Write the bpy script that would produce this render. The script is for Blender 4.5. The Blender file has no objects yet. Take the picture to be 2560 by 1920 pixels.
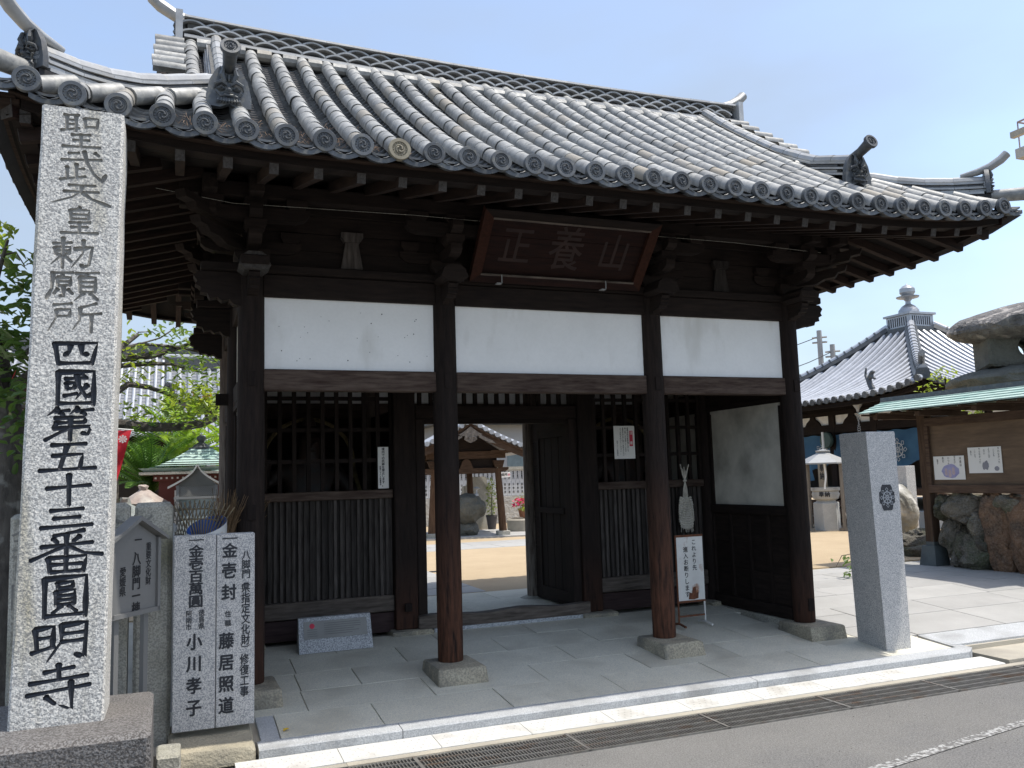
import bpy, bmesh, math, random
from math import sin, cos, pi, radians, sqrt, atan2
from mathutils import Vector, Matrix
import mathutils
random.seed(7)
SC = bpy.context.scene
COL = SC.collection

# ---------------------------------------------------------------- camera, light, exposure
F, PITCH, ROLL, YAW = 2135.53, .1078, -.0299, .3751
CAM = Vector((-2.9441, -6.521, 1.4))
fw = Vector((sin(YAW)*cos(PITCH), cos(YAW)*cos(PITCH), sin(PITCH)))
rt = Vector((cos(YAW), -sin(YAW), 0)); up = rt.cross(fw)
r2 = rt*cos(ROLL)+up*sin(ROLL); u2 = -rt*sin(ROLL)+up*cos(ROLL)
cam = bpy.data.objects.new('camera', bpy.data.cameras.new('camera')); COL.objects.link(cam)
cam.data.sensor_width = 36; cam.data.lens = 36*F/2560
cam.data.clip_start = .05; cam.data.clip_end = 3000
m = Matrix((r2, u2, -fw)).transposed().to_4x4(); m.translation = CAM
cam.matrix_world = m
SC.camera = cam
SUN_EL = radians(69.5); sd = Vector((.89*cos(SUN_EL), -.456*cos(SUN_EL), sin(SUN_EL)))
w = bpy.data.worlds.new('World'); SC.world = w; w.use_nodes = True
nt = w.node_tree; bg = nt.nodes['Background']
sky = nt.nodes.new('ShaderNodeTexSky'); sky.sky_type = 'NISHITA'; sky.sun_disc = False
sky.sun_elevation = SUN_EL; sky.sun_rotation = atan2(sd.x, sd.y)
sky.air_density = 1.0; sky.dust_density = 2.2; sky.ozone_density = 1.4
hz = nt.nodes.new('ShaderNodeMix'); hz.data_type = 'RGBA'; hz.inputs[7].default_value = (1.62, 1.88, 2.2, 1)
wt = nt.nodes.new('ShaderNodeTexCoord'); wm = nt.nodes.new('ShaderNodeMapping'); wm.inputs['Scale'].default_value = (1, 1, 2.6); wn = nt.nodes.new('ShaderNodeTexNoise'); wn.inputs['Scale'].default_value = 1.7; wn.inputs['Detail'].default_value = 5; wn.inputs['Roughness'].default_value = .5
wr = nt.nodes.new('ShaderNodeMapRange'); wr.inputs[1].default_value = .35; wr.inputs[2].default_value = .7; wr.inputs[3].default_value = .10; wr.inputs[4].default_value = .72
nt.links.new(wt.outputs['Generated'], wm.inputs[0]); nt.links.new(wm.outputs[0], wn.inputs['Vector']); nt.links.new(wn.outputs[0], wr.inputs[0]); nt.links.new(wr.outputs[0], hz.inputs[0])
nt.links.new(sky.outputs[0], hz.inputs[6]); nt.links.new(hz.outputs[2], bg.inputs[0]); bg.inputs[1].default_value = .125
sl = bpy.data.lights.new('sun', 'SUN'); sl.energy = 2.0; sl.angle = radians(.53); sl.color = (1, .955, .88)
so = bpy.data.objects.new('sun', sl); COL.objects.link(so); so.rotation_euler = sd.to_track_quat('Z', 'Y').to_euler()
SC.view_settings.view_transform = 'Standard'; SC.view_settings.look = 'None'
SC.view_settings.exposure = 1.3; SC.view_settings.gamma = 1; SC.view_settings.use_curve_mapping = False
SC.cycles.max_bounces = 8; SC.cycles.diffuse_bounces = 5

# ---------------------------------------------------------------- materials
MATS = {}
def mat(name, c1, c2=None, scale=5., rough=.8, stretch=(1, 1, 1), bump=.2, bscale=None, rnd=.0, metal=0., speck=None, spscale=150., spamt=.5,
        stain=None, stscale=1.5, stlo=.5, sthi=.7, spec=.5, zgrad=None, ststretch=None, detail=6., alpha=None, trans=0., bdist=.01, rndc=None):
    if name in MATS: return MATS[name]
    mt = bpy.data.materials.new(name); mt.use_nodes = True; MATS[name] = mt
    n = mt.node_tree; N = n.nodes.new; L = n.links.new; b = n.nodes['Principled BSDF']
    tc = N('ShaderNodeTexCoord'); oi = N('ShaderNodeObjectInfo')
    cm = N('ShaderNodeCombineXYZ'); mul = N('ShaderNodeMath'); mul.operation = 'MULTIPLY'; mul.inputs[1].default_value = 71.3
    L(oi.outputs['Random'], mul.inputs[0])
    for i in range(3): L(mul.outputs[0], cm.inputs[i])
    ad = N('ShaderNodeVectorMath'); ad.operation = 'ADD'; L(tc.outputs['Object'], ad.inputs[0]); L(cm.outputs[0], ad.inputs[1])
    mp = N('ShaderNodeMapping'); mp.inputs['Scale'].default_value = stretch; L(ad.outputs[0], mp.inputs['Vector'])
    nz = N('ShaderNodeTexNoise'); nz.inputs['Scale'].default_value = scale; nz.inputs['Detail'].default_value = detail; nz.inputs['Roughness'].default_value = .62
    L(mp.outputs[0], nz.inputs['Vector'])
    def mix(fac, a, bb, bt='MIX'):
        x = N('ShaderNodeMix'); x.data_type = 'RGBA'; x.blend_type = bt
        if isinstance(fac, (int, float)): x.inputs[0].default_value = fac
        else: L(fac, x.inputs[0])
        for i, q in ((6, a), (7, bb)):
            if isinstance(q, tuple): x.inputs[i].default_value = (*q, 1)
            else: L(q, x.inputs[i])
        return x.outputs[2]
    def ramp(src, lo, hi):
        x = N('ShaderNodeMapRange'); x.inputs[1].default_value = lo; x.inputs[2].default_value = hi; L(src, x.inputs[0]); return x.outputs[0]
    c = mix(ramp(nz.outputs[0], .3, .7), c1, c2 or tuple(v*.75 for v in c1))
    if stain:
        ns = N('ShaderNodeTexNoise'); ns.inputs['Scale'].default_value = stscale; ns.inputs['Detail'].default_value = 5; ms = N('ShaderNodeMapping'); ms.inputs['Scale'].default_value = ststretch or (1, 1, 1); L(ad.outputs[0], ms.inputs[0]); L(ms.outputs[0], ns.inputs['Vector'])
        c = mix(ramp(ns.outputs[0], stlo, sthi), c, stain)
    if speck:
        n2 = N('ShaderNodeTexNoise'); n2.inputs['Scale'].default_value = spscale; n2.inputs['Detail'].default_value = 2; L(ad.outputs[0], n2.inputs['Vector'])
        f = ramp(n2.outputs[0], .42, .6); q = N('ShaderNodeMath'); q.operation = 'MULTIPLY'; q.inputs[1].default_value = spamt; L(f, q.inputs[0])
        c = mix(q.outputs[0], c, speck)
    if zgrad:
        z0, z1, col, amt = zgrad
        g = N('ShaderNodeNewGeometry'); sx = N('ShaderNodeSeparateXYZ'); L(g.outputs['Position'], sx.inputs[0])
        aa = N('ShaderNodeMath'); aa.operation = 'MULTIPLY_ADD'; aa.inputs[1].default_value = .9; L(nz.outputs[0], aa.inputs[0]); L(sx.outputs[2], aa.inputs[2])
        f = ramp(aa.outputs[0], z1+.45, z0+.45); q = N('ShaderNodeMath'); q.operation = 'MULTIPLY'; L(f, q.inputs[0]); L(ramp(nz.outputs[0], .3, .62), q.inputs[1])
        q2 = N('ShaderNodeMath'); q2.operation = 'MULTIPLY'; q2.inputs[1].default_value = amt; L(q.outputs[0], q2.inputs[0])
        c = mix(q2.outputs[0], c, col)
    if rnd:
        hs = N('ShaderNodeHueSaturation'); r = ramp(oi.outputs['Random'], 0, 1)
        x = N('ShaderNodeMapRange'); x.inputs[3].default_value = 1-rnd; x.inputs[4].default_value = 1+rnd; L(oi.outputs['Random'], x.inputs[0]); L(x.outputs[0], hs.inputs['Value']); L(c, hs.inputs['Color']); c = hs.outputs[0]
    if rndc:
        fr = N('ShaderNodeMath'); fr.operation = 'MULTIPLY'; fr.inputs[1].default_value = 7.77; L(oi.outputs['Random'], fr.inputs[0])
        f2 = N('ShaderNodeMath'); f2.operation = 'FRACT'; L(fr.outputs[0], f2.inputs[0])
        c = mix(ramp(f2.outputs[0], .8, 1.), c, rndc)
    L(c, b.inputs['Base Color']) if not isinstance(c, tuple) else None
    rr = N('ShaderNodeMapRange'); rr.inputs[3].default_value = max(0, rough-.1); rr.inputs[4].default_value = min(1, rough+.1); L(nz.outputs[0], rr.inputs[0]); L(rr.outputs[0], b.inputs['Roughness'])
    b.inputs['Metallic'].default_value = metal; b.inputs['Specular IOR Level'].default_value = spec
    if trans: b.inputs['Transmission Weight'].default_value = trans
    if bump:
        bp = N('ShaderNodeBump'); bp.inputs['Strength'].default_value = bump; bp.inputs['Distance'].default_value = bdist
        if bscale:
            n3 = N('ShaderNodeTexNoise'); n3.inputs['Scale'].default_value = bscale; n3.inputs['Detail'].default_value = 5; L(mp.outputs[0], n3.inputs['Vector']); L(n3.outputs[0], bp.inputs['Height'])
        else: L(nz.outputs[0], bp.inputs['Height'])
        L(bp.outputs[0], b.inputs['Normal'])
    return mt
WD, WD2 = (.0105, .0075, .0065), (.027, .019, .0155)
def wood(ax, nm='dark_wood', a=WD, b=WD2, **k):
    st = {'x': (.12, 1, 1), 'y': (1, .12, 1), 'z': (1, 1, .12)}[ax]
    kw = dict(scale=38, spec=.18, rough=.85, stretch=st, bump=.5, rnd=.18, bdist=.004); kw.update(k)
    return mat(nm+'_'+ax, a, b, **kw)
WX, WY, WZ = wood('x'), wood('y'), wood('z')
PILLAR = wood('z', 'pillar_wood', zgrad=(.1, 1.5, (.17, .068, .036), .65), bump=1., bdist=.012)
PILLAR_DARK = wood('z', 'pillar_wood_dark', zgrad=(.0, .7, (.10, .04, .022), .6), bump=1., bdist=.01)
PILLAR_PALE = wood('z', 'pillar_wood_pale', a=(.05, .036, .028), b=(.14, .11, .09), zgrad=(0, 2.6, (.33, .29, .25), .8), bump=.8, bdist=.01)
BEAMW = wood('x', 'weathered_beam', a=(.03, .017, .013), b=(.105, .078, .062), bump=.8, bdist=.008)
BEAMG = wood('x', 'grey_beam', a=(.05, .04, .033), b=(.15, .125, .105), bump=.8, bdist=.008)
SLATW = wood('z', 'slat_wood', a=(.022, .018, .016), b=(.085, .074, .066), rnd=.45)
REDW = wood('x', 'red_brown_wood', a=(.009, .0045, .004), b=(.024, .010, .0075), bump=.4)
REDZ = wood('z', 'red_brown_frame', a=(.028, .011, .007), b=(.06, .022, .013), bump=.4)
LETRED = mat('worn_lettering', (.036, .015, .010), (.018, .008, .006), scale=9, rough=.8, bump=0, stain=(.019, .008, .006), stscale=7, stlo=.42, sthi=.58)
ENDG = mat('rafter_end', (.075, .067, .06), (.025, .021, .018), scale=60, rough=.9, bump=.8)
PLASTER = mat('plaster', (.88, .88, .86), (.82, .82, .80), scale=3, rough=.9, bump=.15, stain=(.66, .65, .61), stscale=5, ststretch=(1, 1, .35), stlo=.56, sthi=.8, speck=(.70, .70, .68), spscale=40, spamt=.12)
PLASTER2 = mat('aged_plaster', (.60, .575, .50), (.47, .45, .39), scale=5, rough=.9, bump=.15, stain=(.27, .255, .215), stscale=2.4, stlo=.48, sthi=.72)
TILE = mat('roof_tile', (.34, .338, .32), (.18, .182, .175), scale=17, rough=.55, bump=.3, rnd=.20, stain=(.42, .41, .37), stscale=14, stlo=.56, sthi=.72, metal=.15, spec=.6, rndc=(.27, .24, .19))
TILED = mat('dark_tile', (.085, .093, .10), (.055, .06, .066), scale=12, rough=.5, bump=.3, rnd=.35, metal=.1, spec=.5, stain=(.12, .118, .105), stscale=25, stlo=.5, sthi=.7)
TILEH = mat('hall_tile', (.44, .455, .48), (.30, .315, .34), scale=6, rough=.36, bump=.1, metal=.25, spec=.7, rnd=.1)
RIDGE = mat('ridge_tile', (.42, .425, .42), (.28, .285, .285), scale=9, rough=.4, bump=.2, rnd=.15, metal=.15, stain=(.36, .35, .32), stscale=8)
MORTAR = mat('mortar', (.13, .128, .12), (.08, .08, .076), scale=20, rough=.95)
SOOT = mat('roof_backing', (.03, .03, .033), rough=.95, bump=0)
STELE = mat('stele_granite', (.80, .77, .70), (.64, .62, .565), scale=6, rough=.85, bump=1., bscale=70, bdist=.006, speck=(.16, .16, .165), spscale=120, spamt=.7, stain=(.42, .37, .24), stscale=7, ststretch=(1, 1, .14), stlo=.54, sthi=.74)
STONEG = mat('old_granite', (.47, .45, .38), (.35, .335, .285), scale=7, rough=.9, bump=1., bscale=60, bdist=.006, speck=(.12, .12, .11), spscale=90, spamt=.5, stain=(.22, .21, .14), stscale=2)
BASE = mat('weathered_block', (.10, .09, .083), (.055, .05, .046), scale=5, rough=.9, bump=1., bscale=60, bdist=.01, speck=(.34, .33, .32), spscale=110, spamt=.4)
GRAN = mat('polished_granite', (.64, .62, .59), (.53, .515, .49), scale=12, rough=.5, bump=.1, bscale=120, speck=(.15, .165, .185), spscale=150, spamt=.75)
GRANB = mat('bush_hammered_granite', (.60, .61, .62), (.45, .46, .47), scale=60, rough=.8, bump=1., bscale=120, bdist=.004, speck=(.16, .17, .18), spscale=100, spamt=.75)
FLOOR = mat('paving_granite', (.72, .68, .55), (.60, .57, .455), scale=2.5, rough=.8, bump=.35, bscale=140, speck=(.34, .345, .33), spscale=120, spamt=.5, rnd=.035, stain=(.46, .42, .32), stscale=1.9, stlo=.5, sthi=.75)
FLOORL = mat('light_paving', (.37, .36, .34), (.30, .295, .275), scale=2.5, rough=.85, bump=.5, bscale=90, speck=(.34, .335, .32), spscale=80, spamt=.5, rnd=.06)
CURB = mat('curb_granite', (.50, .51, .51), (.42, .43, .43), scale=5, rough=.8, bump=.5, bscale=120, speck=(.2, .21, .22), spscale=120, spamt=.5, stain=(.3, .3, .29), stscale=3)
PADST = mat('yellow_plinth_stone', (.46, .41, .30), (.33, .29, .21), scale=10, rough=.95, bump=1., bscale=45, bdist=.012, speck=(.13, .12, .10), spscale=80, spamt=.5, stain=(.17, .165, .14), stscale=4)
GUT = mat('gutter_paver', (.58, .57, .53), (.50, .49, .46), scale=8, rough=.9, bump=.3, bscale=60, stain=(.42, .40, .36), stscale=4, stlo=.52)
CONC = mat('concrete', (.45, .41, .33), (.36, .33, .27), scale=3, rough=.95, bump=.5, bscale=80, stain=(.27, .25, .21), stscale=1.2)
ASPH = mat('asphalt', (.155, .15, .138), (.11, .106, .098), scale=.8, rough=.95, bump=1., bscale=110, bdist=.008, speck=(.30, .295, .285), spscale=95, spamt=.33, stain=(.10, .098, .097), stscale=.9)
PAINT = mat('worn_road_paint', (.5, .5, .48), (.25, .25, .24), scale=45, rough=.9, bump=.8, bscale=110, stain=(.13, .125, .118), stscale=38, stlo=.40, sthi=.56)
SAND = mat('sand', (.44, .34, .215), (.38, .29, .18), scale=1.2, rough=1, bump=.5, bscale=90, speck=(.28, .21, .13), spscale=60, spamt=.25)
STEEL = mat('galvanised_steel', (.27, .26, .235), (.15, .14, .125), scale=14, rough=.55, bump=.2, metal=.5, stain=(.18, .12, .08), stscale=5, stlo=.55)
DARKM = mat('dark_drain', (.02, .019, .018), rough=.9, bump=0)
SIGNM = mat('grey_sign_metal', (.20, .20, .195), (.17, .17, .165), scale=4, rough=.5, bump=.03, metal=.2)
METAL = mat('anodised_metal', (.34, .345, .34), (.30, .305, .30), scale=4, rough=.5, bump=.05, metal=.3)
BLACK = mat('black_paint', (.012, .014, .02), (.02, .023, .03), scale=30, rough=.5, bump=.3)
INK = mat('ink', (.02, .02, .022), rough=.8, bump=0)
WHITE = mat('white_enamel', (.75, .74, .70), (.62, .61, .57), scale=6, rough=.6, bump=.1, stain=(.30, .13, .06), stscale=5, stlo=.62, sthi=.7)
PAPER = mat('paper', (.78, .77, .73), (.72, .71, .68), scale=4, rough=.9, bump=0)
REDP = mat('red_print', (.62, .05, .09), rough=.8, bump=0)
RUST = mat('rust', (.20, .07, .03), (.08, .035, .02), scale=25, rough=.9, bump=.6)
STRAW = mat('straw', (.66, .62, .53), (.42, .39, .33), scale=60, rough=.95, bump=.6)
COPPER = mat('green_copper', (.40, .52, .47), (.31, .42, .37), scale=6, rough=.65, bump=.1, stain=(.22, .36, .32), stscale=3)
PLY = mat('plywood_board', (.16, .105, .062), (.085, .055, .034), scale=14, rough=.75, stretch=(1, .15, 1), bump=.2)
ROCK = mat('garden_rock', (.20, .18, .145), (.075, .068, .055), scale=7, rough=.95, bump=1., bscale=26, bdist=.06, stain=(.10, .11, .065), stscale=3, rnd=.3, speck=(.30, .28, .24), spscale=45, spamt=.3, spec=.2)
ROCKB = mat('brown_rock', (.26, .155, .095), (.11, .07, .048), scale=7, rough=.95, bump=1., bscale=26, bdist=.06, stain=(.09, .07, .055), stscale=3.5, speck=(.36, .27, .2), spscale=45, spamt=.3, spec=.2)
ROCKL = mat('lantern_rock', (.19, .18, .17), (.08, .074, .07), scale=6, rough=.95, bump=1., bscale=22, bdist=.05, stain=(.36, .33, .30), stscale=4.5, stlo=.55, sthi=.65)
ROCKG = mat('greenish_rock', (.16, .155, .13), (.085, .085, .07), scale=4, rough=.95, bump=1., bscale=25, bdist=.04, stain=(.10, .10, .085), stscale=2)
BARK = mat('bark', (.10, .088, .072), (.035, .030, .025), scale=18, rough=.95, stretch=(1, 1, .4), bump=1., bdist=.02, stain=(.20, .19, .165), stscale=9, stlo=.56)
def leafm(nm, a, b, **k):
    mt = mat(nm, a, b, scale=3, rough=.45, bump=0, spec=.5, **k)
    bs = mt.node_tree.nodes['Principled BSDF']; bs.inputs['Subsurface Weight'].default_value = 0
    n = mt.node_tree; tr = n.nodes.new('ShaderNodeBsdfTranslucent'); mx = n.nodes.new('ShaderNodeMixShader'); mx.inputs[0].default_value = .35
    tr.inputs[0].default_value = (a[0]*2.4+.03, a[1]*2.2+.03, a[2]*.8, 1)
    out = n.nodes['Material Output']; n.links.new(bs.outputs[0], mx.inputs[1]); n.links.new(tr.outputs[0], mx.inputs[2]); n.links.new(mx.outputs[0], out.inputs[0])
    return mt
LEAF = leafm('leaf_green', (.10, .165, .04), (.055, .10, .03))
LEAFD = leafm('leaf_dark', (.05, .105, .03), (.09, .155, .045))
LEAFY = leafm('leaf_yellow_green', (.20, .27, .055), (.11, .18, .04))
LEAFO = leafm('leaf_orange', (.30, .14, .06), (.2, .12, .04))
CYC = leafm('cycad_green', (.17, .28, .04), (.24, .36, .05))
CYC2 = leafm('cycad_bluegreen', (.09, .19, .05), (.14, .26, .05))
PINKF = mat('pink_petal', (.75, .05, .20), (.6, .03, .12), scale=20, rough=.7, bump=0)
BLUEC = mat('indigo_cloth', (.045, .12, .20), (.03, .085, .15), scale=2, rough=.9, bump=.3, bscale=8)
CLOTHW = mat('white_print', (.60, .60, .57), rough=.9, bump=0)
REDC = mat('red_cloth', (.70, .03, .045), (.6, .02, .035), scale=3, rough=.8, bump=.1)
PALEW = mat('pale_slab', (.50, .52, .54), (.42, .44, .46), scale=3, rough=.6, bump=.05, rnd=.05)
BUILDG = mat('grey_building', (.33, .345, .355), (.29, .30, .31), scale=1, rough=.8, bump=.05)
BRN = wood('z', 'brown_post', a=(.06, .032, .018), b=(.12, .072, .045), bump=.5)
BRNX = wood('x', 'brown_beam', a=(.045, .026, .016), b=(.095, .06, .04), bump=.5)
TERRA = mat('terracotta', (.42, .19, .11), rough=.9, bump=.1)
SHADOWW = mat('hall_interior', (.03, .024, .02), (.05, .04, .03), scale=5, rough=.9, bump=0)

# ---------------------------------------------------------------- mesh helpers
class MB:
    def __init__(s): s.v = []; s.f = []; s.m = []; s.k = 0
    def add(s, vs, fs, T=None):
        o = len(s.v)
        s.v += [tuple(T @ Vector(p)) if T else tuple(p) for p in vs]
        s.f += [tuple(i+o for i in q) for q in fs]; s.m += [s.k]*len(fs); return s
    def box(s, x0, x1, y0, y1, z0, z1, T=None, tx=0, ty=0):
        v = [(x0, y0, z0), (x1, y0, z0), (x1, y1, z0), (x0, y1, z0), (x0+tx, y0+ty, z1), (x1-tx, y0+ty, z1), (x1-tx, y1-ty, z1), (x0+tx, y1-ty, z1)]
        return s.add(v, [(3, 2, 1, 0), (4, 5, 6, 7), (0, 1, 5, 4), (1, 2, 6, 5), (2, 3, 7, 6), (3, 0, 4, 7)], T)
    def cbox(s, x0, x1, y0, y1, z0, z1, c=.01, T=None, j=0.):
        R = random.uniform; v = []
        for (z, cc) in ((z0, c), (z0+c, 0), (z1-c, 0), (z1, c)):
            for (x, y, sx, sy) in ((x0, y0, 1, 1), (x1, y0, -1, 1), (x1, y1, -1, -1), (x0, y1, 1, -1)):
                v += [(x+sx*(c+cc)+R(-j, j), y+sy*cc+R(-j, j), z+R(-j, j)), (x+sx*cc+R(-j, j), y+sy*(c+cc)+R(-j, j), z+R(-j, j))]
        # order ring: per corner two verts; build consistent rings
        rings = []
        for k in range(4):
            b = k*8; rings.append([b+1, b+0, b+2, b+3, b+5, b+4, b+6, b+7])
        f = []
        for k in range(3):
            for i in range(8):
                a, bb = rings[k][i], rings[k][(i+1) % 8]; d, e = rings[k+1][i], rings[k+1][(i+1) % 8]; f.append((a, bb, e, d))
        f.append(tuple(rings[3])); f.append(tuple(reversed(rings[0])))
        return s.add(v, f, T)
    def prism(s, poly, ax, a0, a1, T=None):
        n = len(poly); v = []
        for a in (a0, a1):
            for (p, q) in poly: v.append({'x': (a, p, q), 'y': (p, a, q), 'z': (p, q, a)}[ax])
        f = [tuple(range(n)), tuple(range(2*n-1, n-1, -1))]+[(i, i+n, (i+1) % n+n, (i+1) % n) for i in range(n)]
        return s.add(v, f, T)
    def tube(s, pts, rad, n=8, cap=True, T=None, flat=1.):
        pts = [Vector(p) for p in pts]; 
        if isinstance(rad, (int, float)): rad = [rad]*len(pts)
        v = []; pu = None
        for i, p in enumerate(pts):
            d = (pts[min(i+1, len(pts)-1)]-pts[max(i-1, 0)]).normalized()
            if pu is None: pu = Vector((0, 0, 1)) if abs(d.z) < .9 else Vector((1, 0, 0))
            a = d.cross(pu).normalized(); b = a.cross(d).normalized(); pu = b
            for k in range(n): t = 2*pi*k/n; v.append(p+(a*cos(t)+b*sin(t)*flat)*rad[i])
        f = [(i*n+k, i*n+(k+1) % n, (i+1)*n+(k+1) % n, (i+1)*n+k) for i in range(len(pts)-1) for k in range(n)]
        if cap: f += [tuple(range(n-1, -1, -1)), tuple(range((len(pts)-1)*n, len(pts)*n))]
        return s.add(v, f, T)
    def lathe(s, prof, n=16, c=(0, 0, 0), T=None):
        v = [(c[0]+r*cos(2*pi*k/n), c[1]+r*sin(2*pi*k/n), c[2]+z) for (r, z) in prof for k in range(n)]
        f = [(i*n+k, i*n+(k+1) % n, (i+1)*n+(k+1) % n, (i+1)*n+k) for i in range(len(prof)-1) for k in range(n)]
        f += [tuple(range(n-1, -1, -1)), tuple(range((len(prof)-1)*n, len(prof)*n))]
        return s.add(v, f, T)
    def grid(s, fn, nu, nv, T=None):
        v = [fn(i/nu, j/nv) for i in range(nu+1) for j in range(nv+1)]
        return s.add(v, [(i*(nv+1)+j, (i+1)*(nv+1)+j, (i+1)*(nv+1)+j+1, i*(nv+1)+j+1) for i in range(nu) for j in range(nv)], T)
    def build(s, name, *mats, smooth=35, fix=True):
        me = bpy.data.meshes.new(name); me.from_pydata(s.v, [], s.f)
        for mt in mats: me.materials.append(mt)
        if len(mats) > 1: me.polygons.foreach_set('material_index', s.m)
        if fix:
            bm = bmesh.new(); bm.from_mesh(me); bmesh.ops.recalc_face_normals(bm, faces=bm.faces); bm.to_mesh(me); bm.free()
        if smooth:
            me.polygons.foreach_set('use_smooth', [True]*len(me.polygons)); me.set_sharp_from_angle(angle=radians(smooth))
        me.update(); return me
def ob(name, me, parent=None, loc=None, rot=None, kind=None, label=None, T=None):
    o = bpy.data.objects.new(name, me); COL.objects.link(o)
    if parent: o.parent = parent
    if loc is not None: o.location = loc
    if rot is not None: o.rotation_euler = rot
    if T is not None: o.matrix_basis = T
    if kind: o['kind'] = kind
    if label: o['label'] = label
    return o
def thing(o, label, cat, group=None):
    o['label'] = label; o['category'] = cat
    if group: o['group'] = group
    return o
def empty(name, loc, label, cat, group=None, rz=0):
    o = ob(name, None, None, loc, (0, 0, rz)); o.empty_display_size = .2; return thing(o, label, cat, group)
def copy_tree(o, parent=None):
    c = o.copy(); COL.objects.link(c)
    if parent is not None: c.parent = parent
    for ch in [q for q in bpy.data.objects if q.parent == o]: copy_tree(ch, c)
    return c
def structure(name, me, loc=None): return ob(name, me, None, loc, kind='structure')
def BX(name, m_, parent, *b, c=0, **k):
    M = MB(); M.cbox(*b, c=c) if c else M.box(*b)
    return ob(name, M.build(name, m_), parent, **k)
Rz = lambda a: Matrix.Rotation(a, 4, 'Z'); Rx = lambda a: Matrix.Rotation(a, 4, 'X'); Ry = lambda a: Matrix.Rotation(a, 4, 'Y'); Tr = lambda *p: Matrix.Translation(p)
def frame(o, ex, ey):
    ex = Vector(ex).normalized(); ey = Vector(ey).normalized(); ez = ex.cross(ey)
    M = Matrix((ex, ey, ez)).transposed().to_4x4(); M.translation = Vector(o); return M
def rock_mesh(name, m_, rx, ry, rz, seed, amp=.25, sub=3, fr=1.6, flat=True):
    bm = bmesh.new(); bmesh.ops.create_icosphere(bm, subdivisions=sub, radius=1)
    for v in bm.verts:
        p = v.co.copy(); q = p*fr+Vector((seed*3.1, seed*1.7, seed))
        d = mathutils.noise.noise(q)*amp+mathutils.noise.noise(q*2.3)*amp*.5+mathutils.noise.noise(q*5)*amp*.2
        v.co = Vector((p.x*rx, p.y*ry, p.z*rz))*(1+d)
    rg = random.Random(seed*7+1)
    for k in range(9 if flat else 0):
        nrm = Vector((rg.gauss(0, 1), rg.gauss(0, 1), rg.gauss(0, .8))).normalized(); lim = rg.uniform(.62, .86)*sqrt((nrm.x*rx)**2+(nrm.y*ry)**2+(nrm.z*rz)**2)
        for v in bm.verts:
            e = v.co.dot(nrm)-lim
            if e > 0: v.co -= nrm*e*.88
    for v in bm.verts: v.co += v.co.normalized()*mathutils.noise.noise(v.co*9+Vector((seed, 0, 0)))*.035*min(rx, ry, rz)*3
    me = bpy.data.meshes.new(name); bm.to_mesh(me); bm.free(); me.materials.append(m_)
    me.polygons.foreach_set('use_smooth', [True]*len(me.polygons)); me.set_sharp_from_angle(angle=radians(28)); return me

# text: glyph outlines from Blender's own font, one flat mesh per inscription
GL = {}
def glyph(ch, off):
    k = (ch, off)
    if k not in GL:
        cu = bpy.data.curves.new('g', 'FONT'); cu.body = ch; cu.size = 1; cu.resolution_u = 3; cu.offset = off
        o = bpy.data.objects.new('g', cu); COL.objects.link(o); bpy.context.view_layer.update()
        me = bpy.data.meshes.new_from_object(o.evaluated_get(bpy.context.evaluated_depsgraph_get()))
        GL[k] = ([tuple(v.co) for v in me.vertices], [tuple(p.vertices) for p in me.polygons])
        bpy.data.objects.remove(o); bpy.data.meshes.remove(me)
    return GL[k]
def text(M, s, x, y, w, h, T, vert=True, off=.012, gap=1.):
    """column (or row) of glyphs starting at centre x, top y; w,h = size of one glyph, gap = pitch/h; off = added stroke weight in em"""
    st = [(0, 0)] if off < .005 else [(-off, 0), (off, 0), (0, off*.8), (0, -off*.8)]
    for i, ch in enumerate(s):
        if ch in ' ': continue
        v, f = glyph(ch, 0.)
        cx, cy = (x, y-h*gap*i-h*.5) if vert else (x+w*gap*i, y-h*.5)
        for k, (a, b) in enumerate(st): M.add([(cx+(p[0]-.5+a)*w*1.05, cy+(p[1]-.36+b)*h*1.05, k*.00012) for p in v], f, T)

# ================================================================= GROUND
def gz(y): return min(0., -.09+.075*y)
M = MB(); M.box(-600, 600, -600, 900, -.9, -.25); structure('road', M.build('road', ASPH, smooth=0))
def slab_surface(M, x0, x1, y0, y1, dz, ybr=1.2, bot=-.3):
    ys = [y0]+([ybr] if y0 < ybr < y1 else [])+[y1]
    for a, b in zip(ys, ys[1:]):
        v = [(x0, a, bot), (x1, a, bot), (x1, b, bot), (x0, b, bot), (x0, a, gz(a)+dz), (x1, a, gz(a)+dz), (x1, b, gz(b)+dz), (x0, b, gz(b)+dz)]
        M.add(v, [(3, 2, 1, 0), (4, 5, 6, 7), (0, 1, 5, 4), (1, 2, 6, 5), (2, 3, 7, 6), (3, 0, 4, 7)])
M = MB(); slab_surface(M, -14, 3.2, -.86, 3.62, -.02); slab_surface(M, 3.2, 14, -.86, 3.3, -.02); structure('forecourt', M.build('forecourt', CONC, smooth=0))
M = MB(); M.box(-60, 3.2, 3.62, 120, -.3, -.004); M.box(3.2, 80, 3.3, 120, -.3, -.004); structure('sand_ground', M.build('sand_ground', SAND, smooth=0))
M = MB(); M.box(3.42, 30, -1.28, -.84, -.3, -.213); M.box(-2.0, 30, -1.37, -1.29, -.3, -.238); structure('concrete_apron', M.build('concrete_apron', CONC, smooth=0))
M = MB()
for sgn in (1,): M.add([(.2, -2.73, -.245), (.23, -2.80, -.245), (9, -1.31, -.245), (9, -1.24, -.245)], [(0, 1, 2, 3)])
structure('road_marking', M.build('road_marking', PAINT, smooth=0))
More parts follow.
